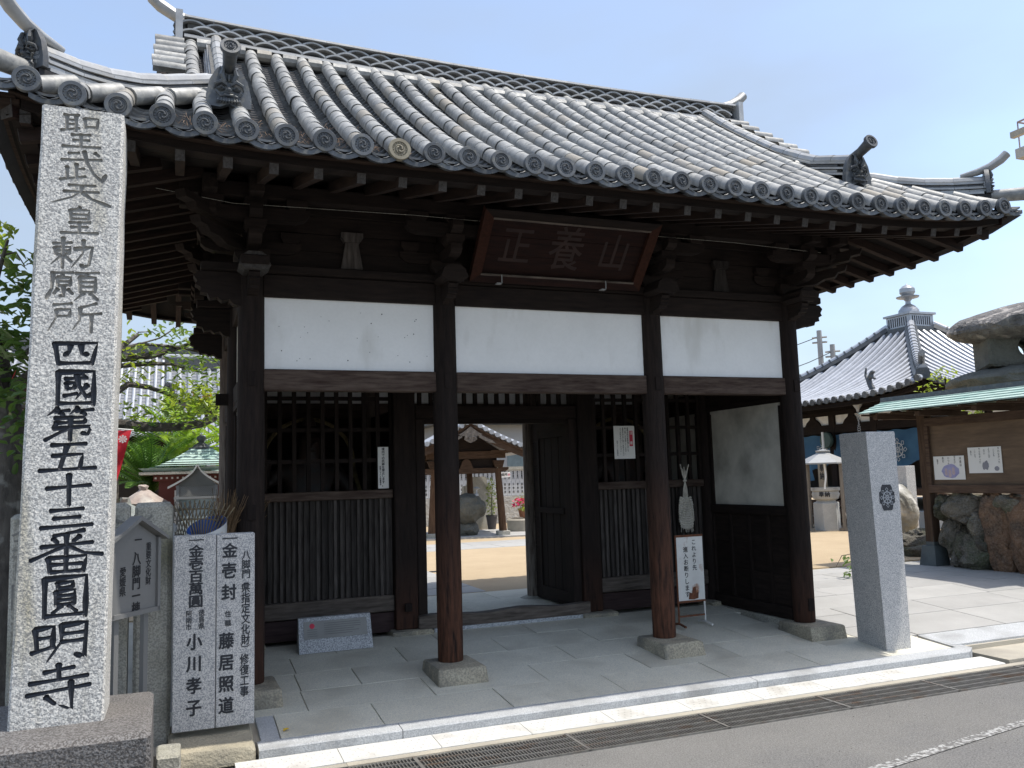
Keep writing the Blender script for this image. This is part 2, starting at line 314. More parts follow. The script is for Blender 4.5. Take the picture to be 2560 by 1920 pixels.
# paving slabs of the forecourt: one object per slab
pav = ob('stone_paving', None, kind='structure'); 
def paver(x0, x1, y0, y1, mt=None, dz=0., g=.0034, name='paving_slab', par=None):
    M = MB(); T = Matrix(); yc = (y0+y1)/2; sl = .075 if yc < 1.2 else 0
    gy = .0012
    if mt is FLOORL: g, gy = .006, .005
    a, b = x0+g, x1-g; c, d = y0+gy, y1-gy; dz += random.uniform(-.0012, .0012)
    za, zb = gz(c)+dz, gz(d)+dz; e = .0018
    v = [(a, c, za-.05), (b, c, za-.05), (b, d, zb-.05), (a, d, zb-.05), (a, c, za-e), (b, c, za-e), (b, d, zb-e), (a, d, zb-e), (a+e, c+e, za), (b-e, c+e, za), (b-e, d-e, zb), (a+e, d-e, zb)]
    M.add(v, [(8, 9, 10, 11), (4, 5, 9, 8), (5, 6, 10, 9), (6, 7, 11, 10), (7, 4, 8, 11), (0, 1, 5, 4), (1, 2, 6, 5), (2, 3, 7, 6), (3, 0, 4, 7)])
    return ob(name, M.build(name, mt or FLOOR, smooth=0, fix=False), par or pav)
rows = [(-.905, -.47, [-2.33, -1.68, -.79, .09, .97, 1.83]), (-.47, -.03, [-2.45, -2.1, -1.21, -.33, .54, 1.4, 2.28]), (-.03, .41, [-2.45, -2.09, -1.65, -.79, .11, .98, 1.83, 2.4]),
        (.41, .86, [-2.45, -2.07, -1.19, -.32, .54, 1.4, 2.3]), (.86, 1.30, [-2.4, -1.68, -.77, .13, .98, 1.83, 2.4])]
for y0, y1, xs in rows:
    for a, b in zip(xs, xs[1:]): paver(a, b, y0, y1)
paver(1.83, 2.55, -.905, -.47); paver(2.55, 3.22, -.905, -.47); paver(-2.45, -2.33, -.905, -.47, CURB)
paver(2.28, 2.72, -.47, -.03); paver(2.72, 3.3, -.47, -.03, FLOORL); paver(2.62, 3.3, -.03, .41, FLOORL); paver(2.55, 3.3, .41, .65, FLOORL); paver(2.55, 2.95, .65, 1.2, FLOORL)
# light paving beyond the gate's right side
for j in range(7):
    y0 = -.35+.5*j if j else -.47
    y1 = -.35+.5*(j+1)
    x = 3.3 if j < 2 else 2.95
    k = 0
    while x < 9:
        wd = random.choice((.9, 1.1, 1.3)); paver(x, min(x+wd, 9.2), y0, y1, FLOORL if j < 7 else FLOOR, par=pav); x += wd
# flush kerb at the right
paver(3.3, 6.2, -.84, -.48, CURB); paver(6.2, 9.2, -.84, -.48, CURB)
# inner floor and courtyard path
for i in range(5):
    for j, (a, b) in enumerate(((1.62, 2.25), (2.25, 2.9), (2.9, 3.6))):
        x = -2.3+.95*i+(.4 if j % 2 else 0); paver(x, min(x+.95, 2.9), a, b)
for i in range(9):
    y = 3.66+.62*i
    for j in range(2): paver(-.85+.75*j, -.1+.75*j, y, y+.61, FLOORL)
for i in range(14): paver(-4+.9*i, -3.1+.9*i, 9.75, 10.6, FLOORL); paver(-4.4+.9*i, -3.5+.9*i, 10.6, 11.45, FLOORL)
# kerb
kerb = ob('kerb', None, kind='structure')
M = MB(); 
for a, b in ((-2.47, -1.60), (-1.595, 1.108), (1.113, 3.26)):
    M = MB(); e = .006; M.prism([(-1.045, -.30), (-1.045, -.176), (-1.038, -.169), (-.91, -.158), (-.91, -.30)], 'x', a, b); ob('kerb_stone', M.build('kerb_stone', CURB), kerb)
M = MB(); M.add([(3.265, -1.045, -.3), (3.42, -.93, -.3), (3.32, -.5, -.3), (3.265, -.5, -.3), (3.265, -1.045, -.172), (3.42, -.93, -.172), (3.32, -.5, -.126), (3.265, -.5, -.126)],
                [(3, 2, 1, 0), (4, 5, 6, 7), (0, 1, 5, 4), (1, 2, 6, 5), (2, 3, 7, 6), (3, 0, 4, 7)]); ob('kerb_stone', M.build('kerb_stone', CURB), kerb)
# gutter pavers
gut = ob('gutter', None, kind='structure')
M = MB(); L_ = .594; M.prism([(-1.285, -.34), (-1.285, -.236), (-1.28, -.231), (-1.053, -.220), (-1.048, -.225), (-1.048, -.34)], 'x', 0, L_)
for i in range(11):
    for j in range(4):
        x = .03+i*.048+(.024 if j % 2 else 0); y = -1.24+j*.045; z = -.2315+(y+1.28)*.0485
        M.add([(x, y, z-.002), (x+.018, y-.018, z-.002), (x+.036, y, z-.002), (x+.018, y+.018, z-.002), (x+.012, y, z+.004), (x+.018, y-.006, z+.004), (x+.024, y, z+.004), (x+.018, y+.006, z+.004)],
              [(4, 5, 6, 7), (0, 1, 5, 4), (1, 2, 6, 5), (2, 3, 7, 6), (3, 0, 4, 7)])
gm = M.build('gutter_paver', GUT, smooth=0)
for i in range(-1, 9): ob('gutter_paver', gm, gut, loc=(-2.01+.598*i, 0, 0))
M = MB(); M.box(-3.0, 16, -1.76, -1.28, -.6, -.262); structure('drain_channel', M.build('drain_channel', DARKM, smooth=0))
# grating: road sheet stays below, so the grate frame and bars sit in a shallow raised tray
gr = thing(ob('drain_grate', None), 'long rusty steel drain grate running along the road edge beside the pale gutter', 'drain grate')
M = MB()
gs = radians(-1.2)
for i in range(5):
    y = -1.36-.088*i-.0; M.box(-2.6, 5.2, y-.006, y+.002, -.262, -.238)
ob('bearing_bar', M.build('bearing_bar', STEEL, smooth=0), gr, kind='stuff')
M = MB(); x = -2.55
while x < 5.1:
    M.box(x, x+.006, -1.715, -1.362, -.250, -.2415); x += .021
ob('cross_bar', M.build('cross_bar', STEEL, smooth=0), gr, kind='stuff')
M = MB(); M.box(0, .02, -1.718, -1.358, -.262, -.237); eb = M.build('end_bar', STEEL, smooth=0)
for i in range(8): ob('end_bar', eb, gr, loc=(-2.62+.995*i, 0, 0))
M = MB(); M.box(-3, 14, -1.358, -1.288, -.3, -.2405); structure('grate_ledge', M.build('grate_ledge', CONC, smooth=0))
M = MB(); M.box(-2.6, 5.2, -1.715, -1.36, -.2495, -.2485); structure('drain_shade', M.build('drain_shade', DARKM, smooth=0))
M = MB(); M.box(.66, .98, 6.15, 6.33, -.004, .0); 
thing(ob('yard_drain', M.build('yard_drain', DARKM, smooth=0)), 'small dark drain cover lying in the sand beyond the gate', 'drain cover')

# ================================================================= GATE
gate = empty('temple_gate', (0, 0, 0), 'dark timber eight pillared temple gate with white plaster band and grey tiled roof', 'gate')
PX = [-2.442, -.954, .954, 2.442]; PY = [0, 1.413, 2.826]; R = .098
def pillar(x, y, mt, z0=0, r=R, zt=2.97):
    M = MB(); M.lathe([(r*.97, 0), (r*1.0, .015), (r*1.02, .5), (r, 1.6), (r*.97, zt-z0)], 22); n = len(M.v)
    for i, p in enumerate(M.v):
        a = atan2(p[1], p[0]); d = 1+.018*mathutils.noise.noise(Vector((cos(a)*2.5+x*9, sin(a)*2.5, p[2]*.4)))
        M.v[i] = (p[0]*d, p[1]*d, p[2])
    return ob('pillar', M.build('pillar', mt), gate, loc=(x, y, z0))
for i, x in enumerate(PX):
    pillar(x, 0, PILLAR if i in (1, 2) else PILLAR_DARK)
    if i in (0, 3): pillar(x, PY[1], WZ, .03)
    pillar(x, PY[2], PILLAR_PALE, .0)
    # plinth stones
    w_ = .36 if i != 3 else .36
    M = MB(); x0, x1 = (x-.19, x+.17); zb = -.16; 
    M.cbox(-.185, .185, -.30, .16, -.15, 0, .012, j=.004); M2 = M
    for k, p in enumerate(M.v):
        if p[2] < -.07: M.v[k] = (p[0]*1.06, p[1]*1.06-.005, p[2])
    ob('plinth_stone', M.build('plinth_stone', PADST), gate, loc=(x+(0 if i < 3 else 0), -.01, 0))
    M = MB(); M.cbox(-.19, .19, -.15, .15, -.04, .035, .012, j=.003)
    ob('plinth_stone', M.build('plinth_stone', PADST), gate, loc=(x+(.03 if x < 0 else .03), PY[1]-.05, 0))
    M = MB(); M.lathe([(.19, -.02), (.185, .02), (.13, .04), (.12, .045)], 16); ob('plinth_stone', M.build('plinth_stone', STONEG), gate, loc=(x, PY[2], -.02))
# square middle pillars
for x in (PX[1], PX[2]):
    BX('pillar', PILLAR_DARK, gate, x-.11, x+.10, PY[1]-.105, PY[1]+.105, .035, 2.97, c=.008)
# penetrating tie beams (front, back, sides), plaster bands
for y in (PY[0], PY[2]):
    for a, b in zip(PX, PX[1:]):
        BX('tie_beam', BEAMW, gate, a+.085, b-.085, y-.052, y+.052, 2.083, 2.243, c=.006)
        BX('head_beam', WX, gate, a+.08, b-.08, y-.06, y+.06, 2.784, 2.955, c=.006)
        BX('plaster_panel', PLASTER, gate, a+.085, b-.085, y-.02, y+.02, 2.243, 2.784)
for x in (PX[0], PX[3]):
    for a, b in zip(PY, PY[1:]):
        BX('tie_beam', WY, gate, x-.05, x+.05, a+.085, b-.085, 2.083, 2.243, c=.006)
        BX('head_beam', WY, gate, x-.06, x+.06, a+.08, b-.08, 2.784, 2.955, c=.006)
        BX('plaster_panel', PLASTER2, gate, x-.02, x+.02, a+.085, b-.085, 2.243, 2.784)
for y in PY:   # plate on top of the head beams
    BX('wall_plate', WX, gate, -2.80, 2.80, y-.10, y+.10, 2.957, 3.022, c=.008)
for x in (PX[0], PX[3]):
    BX('wall_plate', WY, gate, x-.10, x+.10, -.36, 3.18, 2.9555, 3.0205, c=.008)
# carved beam noses
nose = [(0, 0), (.30, 0), (.335, -.035), (.31, -.075), (.325, -.10), (.285, -.12), (.29, -.155), (.24, -.165), (.225, -.2), (.17, -.19), (.14, -.215), (.09, -.20), (.06, -.235), (0, -.25)]
def nosep(x, y, sx, sy, z=2.953, sc=1., dp=.11, mt=None):
    M = MB(); M.prism([(p*sc, q*sc) for p, q in nose], 'y', -dp/2, dp/2)
    return ob('beam_nose', M.build('beam_nose', mt or WX, smooth=0), gate, T=Tr(x, y, z) @ Rz(atan2(sy, sx)))
for y in PY: nosep(PX[0]-.07, y, -1, 0); nosep(PX[3]+.07, y, 1, 0)
for x in PX:
    nosep(x, -.085, 0, -1, z=2.93, sc=.62, dp=.075)
    M = MB(); M.prism([(-.11, -.02), (-.085, .045), (-.045, .075), (.045, .075), (.085, .045), (.11, -.02), (.07, -.05), (-.07, -.05)], 'y', -.34, -.09)
    ob('nose_cap', M.build('nose_cap', ENDG if x < -2 else WX), gate, loc=(x, 0, 2.975))
# wedge mortises on the front pillars
for x, z in ((PX[0], 2.165), (PX[1], 2.165), (PX[2], 2.165), (PX[3], 2.165), (PX[0], 1.2), (PX[3], .16)):
    BX('wedge_block', WZ, gate, x-.028, x+.028, -.108, -.09, z-.055, z+.055)
BX('wedge_block', WZ, gate, PX[0]-.19, PX[0]-.05, PY[1]-.04, PY[1]+.04, 2.10, 2.20)
BX('wedge_block', WZ, gate, PX[1]-.03, PX[1]+.03, PY[1]-.14, PY[1]-.1, .20, .27)

# bracket sets
def block(w, h, d, z): return [(-w/2, z+h), (w/2, z+h), (w/2, z+h*.5), (w*.36, z), (-w*.36, z), (-w/2, z+h*.5)]
def arm(l, h, z): return [(-l/2, z+h), (l/2, z+h), (l/2, z+h*.55), (l/2-.03, z+h*.22), (l/2-.09, z), (-l/2+.09, z), (-l/2+.03, z+h*.22), (-l/2, z+h*.55)]
def bracket(x, y, s=-1, corner=0):
    b = ob('bracket_set', None, gate, loc=(x, y, 0))
    def pc(nm, poly, ax, a0, a1, loc=(0, 0, 0)):
        M = MB(); M.prism(poly, ax, a0, a1); ob(nm, M.build(nm, WX, smooth=0), b, loc=loc)
    pc('bearing_block', block(.25, .105, .25, 3.022), 'y', -.12, .12)
    pc('bracket_arm', arm(.72, .09, 3.112), 'y', -.045, .045)
    pc('bracket_arm', arm(.80, .088, 3.114), 'x', -.044, .044)
    for dx in (-.28, 0, .28): pc('bracket_block', block(.15, .075, .15, 3.203), 'y', -.07, .07, (dx, 0, 0))
    yy = s*.31
    pc('bracket_block', block(.15, .075, .15, 3.203), 'y', -.07, .07, (0, yy, 0))
    pc('bracket_arm', arm(.76, .09, 3.278), 'y', -.045, .045, (0, yy, 0))
    pc('bracket_arm', arm(.9, .09, 3.280), 'x', -.044, .044)
    for dx in (-.29, 0, .29): pc('bracket_block', block(.15, .065, .15, 3.369), 'y', -.07, .07, (dx, yy, 0))
    if corner:
        pc('bracket_block', block(.15, .075, .15, 3.203), 'y', -.07, .07, (corner*.31, 0, 0))
        pc('bracket_arm', arm(.76, .09, 3.2785), 'x', -.045, .045, (corner*.31, 0, 0))
        for dy in (-.29, 0, .29): pc('bracket_block', block(.15, .065, .15, 3.3695), 'y', -.07, .07, (corner*.31, dy, 0))
        M = MB(); M.prism([(.05, 3.19), (.40, 3.23), (.58, 3.26), (.56, 3.21), (.50, 3.20), (.47, 3.16), (.38, 3.15), (.30, 3.11), (.05, 3.10)], 'y', -.045, .045)
        M.prism([(.05, 3.36), (.45, 3.37), (.72, 3.40), (.70, 3.35), (.62, 3.34), (.60, 3.30), (.5, 3.29), (.4, 3.26), (.05, 3.25)], 'y', -.045, .045)
        ob('corner_arm', M.build('corner_arm', BRNX if False else WX, smooth=0), b, T=Rz(atan2(s, corner)))
for i, x in enumerate(PX):
    for y, s in ((0, -1), (PY[2], 1)): bracket(x, y, s, -1 if i == 0 else (1 if i == 3 else 0))
for x in (PX[0], PX[3]): bracket(x, PY[1], -1, -1 if x < 0 else 1)
# purlins
for y in (-.31, 0, PY[2], PY[2]+.31): BX('purlin', WX, gate, -2.95, 2.95, y-.05, y+.05, 3.436, 3.545 if y in (-.31, PY[2]+.31) else 3.62, c=.006)
for x in (-2.752, -2.442, 2.442, 2.752): BX('purlin', WY, gate, x-.05, x+.05, -.5, 3.33, 3.4345, 3.5435 if abs(x) > 2.5 else 3.618, c=.006)
# boards between the brackets and struts
for y in (0, PY[2]):
    for a, b in zip(PX, PX[1:]):
        for k in range(3): BX('infill_board', WX, gate, a+.05, b-.05, y-.02+(k % 2)*.004, y+.02, 3.024+.138*k, 3.158+.138*k)
        xm = (a+b)/2; M = MB(); M.prism([(xm-.085, 3.024), (xm+.085, 3.024), (xm+.05, 3.24), (xm-.05, 3.24)], 'y', -.055, -.022); M.prism([(p+xm, q) for p, q in block(.17, .075, .1, 3.24)], 'y', -.075, -.022)
        ob('strut', M.build('strut', SLATW, smooth=0), gate, loc=(0, y, 0))
for x in (PX[0], PX[3]):
    for k in range(3): BX('infill_board', WY, gate, x-.02+(k % 2)*.003, x+.02, .05, 2.78, 3.024+.138*k, 3.158+.138*k)

M = MB(); rg_ = random.Random(4)
for i in range(26):
    x, z, r_ = rg_.uniform(-2.3, -1.1), rg_.uniform(2.28, 2.74), rg_.uniform(.0022, .0055); M.add([(x+r_*cos(q*pi/3), -.0212, z+r_*sin(q*pi/3)) for q in range(6)], [tuple(range(6))])
ob('plaster_pit', M.build('plaster_pit', SOOT, smooth=0, fix=False), gate, kind='stuff')
# middle wall: slats, rails, lattices, notices
def wallbay(x0, x1, y=PY[1]):
    BX('base_board', wood('x', 'base_board', a=(.03, .018, .018), b=(.06, .04, .038)), gate, x0, x1, y-.03, y+.03, .02, .195)
    BX('bottom_rail', BEAMG, gate, x0, x1, y-.06, y+.05, .205, .352, c=.006)
    n = int(round((x1-x0)/.0525)); d = (x1-x0)/n
    M = MB(); M.cbox(-.014, .014, -.035, .012, .353, 1.234, .002); mb = M.build('batten', SLATW)
    M = MB(); M.box(-d/2+.002, d/2-.002, -.004, .02, .353, 1.234); mp_ = M.build('slat', SLATW)
    for i in range(n):
        xx = x0+d*(i+.5); ob('slat', mp_, gate, loc=(xx, y+random.uniform(-.003, .003), 0))
        if i: ob('batten', mb, gate, loc=(xx-d/2+random.uniform(-.003, .003), y, 0))
    BX('middle_rail', BEAMW, gate, x0, x1, y-.065, y+.05, 1.235, 1.315, c=.006)
    n = int(round((x1-x0)/.127)); d = (x1-x0)/n
    for i in range(n+1): BX('lattice_bar', WZ, gate, x0+d*i-.018, x0+d*i+.018, y-.02, y+.018, 1.316, 2.70)
    for z in (1.59, 1.875, 2.165): BX('lattice_rail', WX, gate, x0, x1, y-.005, y+.012, z-.018, z+.018)
wallbay(-2.34, -1.066); wallbay(1.056, 2.34)
BX('lattice_header', WX, gate, -2.34, -1.066, PY[1]-.05, PY[1]+.05, 2.705, 2.95); BX('lattice_header', WX, gate, 1.056, 2.34, PY[1]-.05, PY[1]+.05, 2.705, 2.95)
# doorway
y = PY[1]
BX('door_jamb', WZ, gate, -.842, -.752, y-.06, y+.07, .10, 1.97, c=.005); BX('door_jamb', WZ, gate, .755, .852, y-.06, y+.07, .10, 1.97, c=.005)
BX('door_header', WX, gate, -.842, .852, y-.07, y+.07, 1.973, 2.10, c=.006); BX('door_header', WX, gate, -.752, .755, y-.03, y+.05, 1.925, 1.972)
for i in range(15): BX('transom_bar', WZ, gate, -.80+i*.113, -.765+i*.113, y-.02, y+.02, 2.101, 2.235)
BX('door_header', WX, gate, -.842, .852, y-.06, y+.06, 2.236, 2.95)
M = MB(); n = 12
pts = [(-.86+1.745*i/n, .145+.012*sin(i*1.1)-.006*i/n) for i in range(n+1)]
M.prism([(-.86, .035), (.885, .025)]+list(reversed(pts)), 'y', y-.15, y-.04); ob('threshold', M.build('threshold', BEAMG), gate)
BX('threshold_kerb', GRANB, gate, -.72, .80, y-.16, y-.03, -.03, .03)
def door(x, s):
    d = ob('door', None, gate, loc=(x, y+.09, 0))
    for k in range(4):
        M = MB(); M.cbox(-.015, .015, .005+.18*k, .18*k+.176, .22, 1.80, .003); ob('door_plank', M.build('door_plank', WZ), d)
    for a, b, c_, e in ((0, .72, .12, .218), (0, .72, 1.802, 1.90)): BX('door_rail', WY, d, -.026, .026, a, b, c_, e)
    for a in (-.003, .68): BX('door_stile', WZ, d, -.028, .028, a, a+.045, .12, 1.90)
    BX('door_batten', WY, d, -.03*s-.01, -.03*s+.01, .05, .68, 1.0, 1.06)
door(.80, 1); door(-.80, -1)
# side walls front bays and Nio rooms
def sidewall(x, s, y0, y1):
    BX('wall_sill', WY, gate, x-.06, x+.06, y0, y1, -.0, .115, c=.006); BX('sill_stone', STONEG, gate, x-.08, x+.08, y0+.02, y1, -.12, -.003)
    BX('wall_rail', WY, gate, x-.055, x+.055, y0, y1, .955, 1.045, c=.005)
    BX('plaster_panel', PLASTER2, gate, x-.02, x+.02, y0+.03, y1-.03, 1.046, 2.075)
    n = 4; d = (y1-y0)/n
    for i in range(n+1): BX('wall_stud', WZ, gate, x-.045, x+.045, y0+d*i-.022*(i > 0), y0+d*i+.022*(i < n), .116, .954)
    for i in range(n):
        for k in range(3): BX('wall_board', WY, gate, x-.02, x+.02-.003*(k % 2), y0+d*i+.024, y0+d*(i+1)-.024, .118+.279*k, .118+.279*k+.276)
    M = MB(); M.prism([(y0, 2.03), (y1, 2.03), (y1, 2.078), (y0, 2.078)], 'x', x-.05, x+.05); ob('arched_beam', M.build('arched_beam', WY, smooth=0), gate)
    for a in (y0, y1-.05): BX('wall_stud', WZ, gate, x-.04, x+.04, a, a+.05, 1.046, 2.0)
for x, s in ((PX[0], -1), (PX[3], 1)): sidewall(x, s, .09, 1.32); sidewall(x, s, 1.51, 2.73)
for a, b in ((PX[0], PX[1]), (PX[2], PX[3])):   # rear walls and inner side walls of the statue rooms
    for k in range(7): BX('wall_board', WX, gate, a+.09, b-.09, PY[2]-.02+.003*(k % 2), PY[2]+.02, .02+.295*k, .02+.295*k+.291)
for a, b in ((PX[0], PX[1]), (PX[2], PX[3])): BX('wall_backing', WX, gate, a+.05, b-.05, PY[2]+.022, PY[2]+.04, 0, 2.083)
for x in (PX[1], PX[2]):
    for k in range(7): BX('wall_board', WY, gate, x-.02, x+.02, 1.52, PY[2]-.09, .02+.295*k, .02+.295*k+.291)
for i in range(9): BX('ceiling_board', WX, gate, -2.40, 2.40, 1.47+.148*i, 1.47+.148*i+.145, 2.955, 2.9555+.018)
for i in range(9): BX('ceiling_board', WX, gate, -2.34, 2.34, .11+.137*i, .11+.137*i+.134, 2.956, 2.974)

# ---------------------------------------------------------------- ROOF
def Lx(x): u = min(abs(x), 4.)/4; return -.026*u*u+.27*u**6
def Lv(y): u = min(abs(y-1.413), 3.1)/3.1; return -.02*u*u+.25*u**6
def zc(x, y):      # height of the round-tile centre line, front slope
    t = (y+1.53)/2.44
    return 3.436+.67*(y+1.53)-.2*t*(1-t)+Lx(x)*max(0, 1-t)**2
def zs(d, y):
    t = d/2.44
    return 3.436+.67*d-.2*t*(1-t)+Lv(y)*max(0, 1-t)**2
XL, XR = -3.93, 3.77
roof = ob('roof', None, gate)
# backing sheets under the tiles
M = MB()
def frontsheet(u, v, s=1, off=-.095):
    y = -1.50+u*2.9; t = min(1, max(0, (y+1.53)/1.27)); xl = XL+.03+t*1.0; xr = XR-.03-t*1.0
    if y > -.2: xl, xr = -2.98, 2.82
    x = xl+v*(xr-xl); return (x, y if s > 0 else 2.826-y, zc(x, y)+off)
M.grid(lambda u, v: frontsheet(u, v), 30, 24); M.grid(lambda u, v: frontsheet(u, v, -1), 20, 16)
M.grid(lambda u, v: frontsheet(u, v, -1, -.035), 20, 16)
for sx, xe in ((1, XL), (-1, XR)):
    def side(u, v, sx=sx, xe=xe, off=-.095):
        d = u*1.25; yl = -1.5+d; yr = 4.33-d; y = yl+v*(yr-yl); return (xe+sx*d, y, zs(d, y)+off)
    M.grid(side, 8, 20)
ob('roof_backing', M.build('roof_backing', SOOT, smooth=60), roof)
# soffit boards
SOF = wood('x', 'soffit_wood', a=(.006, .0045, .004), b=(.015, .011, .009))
def soff_z(y, x): return 3.328+.27*(y+1.38)+Lx(x)*max(0, min(1, (1.1-(y+1.4))/1.1))
M0 = []
for k in range(7):
    M = MB(); y0 = -1.42+.235*k; y1 = y0+.231
    def fn(u, v):
        xl = XL+.1+(y0+1.42)*.98; xr = XR-.1-(y0+1.42)*.98; x = xl+u*(xr-xl); y = y0+v*(y1-y0); return (x, y, soff_z(y, x))
    M.grid(fn, 24, 1); ob('soffit_board', M.build('soffit_board', SOF), roof)
    M = MB(); M.grid(lambda u, v: (fn(u, v)[0], 2.826-fn(u, v)[1], fn(u, v)[2]), 24, 1); ob('soffit_board', M.build('soffit_board', SOF), roof)
def soff_s(d, y): return 3.328+.27*(d-.12)+Lv(y)*max(0, min(1, (1.1-d)/1.1))
for sx, xe in ((1, XL), (-1, XR)):
    for k in range(7):
        M = MB(); d0 = .1+.235*k
        def fs(u, v): 
            d = d0+v*.231; a = -1.50+d0; b = 4.33-d0; y = a+u*(b-a); return (xe+sx*d, y, soff_s(d, y)+.001)
        M.grid(fs, 20, 1); ob('soffit_board', M.build('soffit_board', SOF), roof)
# rafters
def rafter(x0, y0, x1, y1, z0, z1, mt, w=.056, h=.075, end=True):
    a = Vector((x0, y0, z0)); b = Vector((x1, y1, z1)); d = b-a; l = d.length
    ex = d.normalized(); ey = Vector((0, 0, 1)).cross(ex).normalized()
    M = MB(); M.box(.004, l, -w/2, w/2, 0, h)
    M.k = 1; M.box(0, .004, -w/2+.001, w/2-.001, .001, h-.001)
    return ob('rafter', M.build('rafter', mt, ENDG, smooth=0), roof, T=frame(a, ex, ey))
RW = wood('x', 'rafter_wood', a=(.012, .008, .007), b=(.040, .025, .019))
n = 29
for i in range(n):
    x = -3.74+.264*i
    if x > 3.6: break
    dl = max(0, -2.55-x, x-2.39); ye = .25-dl*1.0
    for s in (1, -1):
        Y = lambda y: y if s > 0 else 2.826-y
        zf = lambda y: soff_z(y, x)-.080
        rafter(x, Y(-1.385), x, Y(max(ye, -1.3)), zf(-1.385), zf(max(ye, -1.3)), RW)
for i in range(21):
    y = -1.26+.2675*i
    for sx, xe in ((1, XL), (-1, XR)):
        dl = max(0, -.05-y, y-2.87); d1 = 1.55-dl; zz = lambda d: soff_s(d, y)-.079
        rafter(xe+sx*.15, y, xe+sx*max(d1, .25), y, zz(.15), zz(max(d1, .25)), RW)
for sx, xe in ((1, XL), (-1, XR)):   # hip rafters
    for sy in (1, -1):
        Yc = -1.5 if sy > 0 else 4.326
        rafter(xe+sx*.10, Yc+sy*.12, xe+sx*1.5, Yc+sy*1.55, 3.42, 3.66, REDW if sy > 0 else BRNX, .09, .12)
# eave fascias (two stepped boards following the lift of the corners)
def fascia(off, z0, z1, dep, mt, front):
    M = MB(); n = 28
    v = []
    for i in range(n+1):
        u = i/n
        if front in (1, -1):
            x = XL+.05+off+u*(XR-XL-.1-2*off); y = -1.53+off; y2 = y+dep
            if front < 0: y, y2 = 2.826-y, 2.826-y2
            z = Lx(x); v += [(x, y, z0+z), (x, y2, z0+z), (x, y2, z1+z), (x, y, z1+z)]
        else:
            y = -1.48+off+u*(5.78-2*off); s_, xe = front; x = xe+s_*off; x2 = x+s_*dep; z = Lv(y); v += [(x, y, z0+z), (x2, y, z0+z), (x2, y, z1+z), (x, y, z1+z)]
    f = [(4*i+k, 4*i+(k+1) % 4, 4*i+4+(k+1) % 4, 4*i+4+k) for i in range(n) for k in range(4)]+[(0, 1, 2, 3), tuple(4*n+k for k in (3, 2, 1, 0))]
    M.add(v, f); ob('eave_fascia', M.build('eave_fascia', mt, smooth=30), roof)
FW = wood('x', 'fascia_wood', a=(.014, .009, .007), b=(.055, .036, .026))
for fr in (1, -1, (1, XL), (-1, XR)):
    fascia(.12, 3.31, 3.385, .10, WX, fr); fascia(.065, 3.362, 3.392, .10, FW, fr); fascia(.045, 3.392, 3.412, .10, FW, fr)

# tiles
def rt_mesh(l=.236, r0=.0570, r1=.0535, n=9):
    M = MB(); v = []
    for y, r in ((0, r0-.004), (.0015, r0), (.012, r0), (l, r1)):
        for k in range(n+1): a = pi*k/n-.0; v.append((r*cos(a), y, r*sin(a)*1.0))
        v.append((-r, y, -.02)); v.append((r, y, -.02))
    q = n+3
    f = []
    for i in range(3): f += [(i*q+k, i*q+k+1, (i+1)*q+k+1, (i+1)*q+k) for k in range(n)]+[(i*q+n, i*q+n+1, (i+1)*q+n+1, (i+1)*q+n), (i*q+n+2, i*q, (i+1)*q, (i+1)*q+n+2)]
    M.add(v, f); return M
rtm = rt_mesh().build('round_tile', TILE, fix=False)
def pan(w=.088, l=.13, th=.022, n=6, dip=.042):
    M = MB(); v = []
    for (y, dz) in ((0, -th), (0, 0), (l, 0)):
        for k in range(n+1): x = -w+2*w*k/n; v.append((x, y, dip*((x/w)**2-1)+dz))
    q = n+1; M.add(v, [(i*q+k, i*q+k+1, (i+1)*q+k+1, (i+1)*q+k) for i in range(2) for k in range(n)]); return M
PANM = mat('pan_tile_grey', (.20, .205, .205), (.10, .105, .108), scale=13, rough=.45, bump=.3, rnd=.25, metal=.1, spec=.6)
pm = pan().build('pan_tile', PANM, fix=False, smooth=40)
rd, pd = [], []
def rows_of(x):     # y-extent of a front row
    if -2.60 < x < 2.45: return -1.53, 1.22
    if x <= -2.60: return -1.53, min(.0, (x-XL)-1.60)
    return -1.53, min(.0, (XR-x)-1.60)
def put(lst, x, y0, y1, st, doff, ang=0):
    y = y0
    while y < y1-.04:
        z = zc(x, y); z2 = zc(x, y+.2); sl = atan2(z2-z, .2)
        lst.append((x, y, z+doff, sl)); y += st*cos(sl)
ks = [-.1023+.2261*k for k in range(-16, 17)]
for x in ks:
    a, b = rows_of(x); put(rd, x, a+.03, b, .205, -.012)
for x in [k+.113 for k in ks]+[ks[0]-.113]:
    a, b = rows_of(x); put(pd, x, a+.05, b, .092, -.036)
for x in (-2.87,): put(rd, x, -.02, 1.22, .205, .0); put(pd, -2.76, -.1, 1.22, .092, -.046)
for x in (2.71,): put(rd, x, -.02, 1.22, .205, .0); put(pd, 2.6, -.1, 1.22, .092, -.046)
def place(lst, me, name, lim, jit, tl=.012):
    lst.sort(key=lambda p: (Vector(p[:3])-CAM).length)
    for (x, y, z, sl) in lst[:lim]:
        ob(name, me, roof, T=Tr(x+random.uniform(-jit, jit)*1.4, y, z+random.uniform(-jit, jit)) @ Rz(random.uniform(-.03, .03)) @ Ry(random.uniform(-.03, .03)) @ Rx(sl-tl))
    M = MB(); vs = [tuple(v.co) for v in me.vertices]; fs = [tuple(p.vertices) for p in me.polygons]
    for (x, y, z, sl) in lst[lim:]: M.add(vs, fs, Tr(x+random.uniform(-jit, jit), y, z) @ Rx(sl-tl))
    for (x, y, z, sl) in lst: 
        if x > -9: M.add(vs, fs, Tr(x, 2.826-y, z) @ Rz(pi) @ Rx(sl))
    ob(name, M.build(name, me.materials[0], fix=False, smooth=40), roof, kind='stuff')
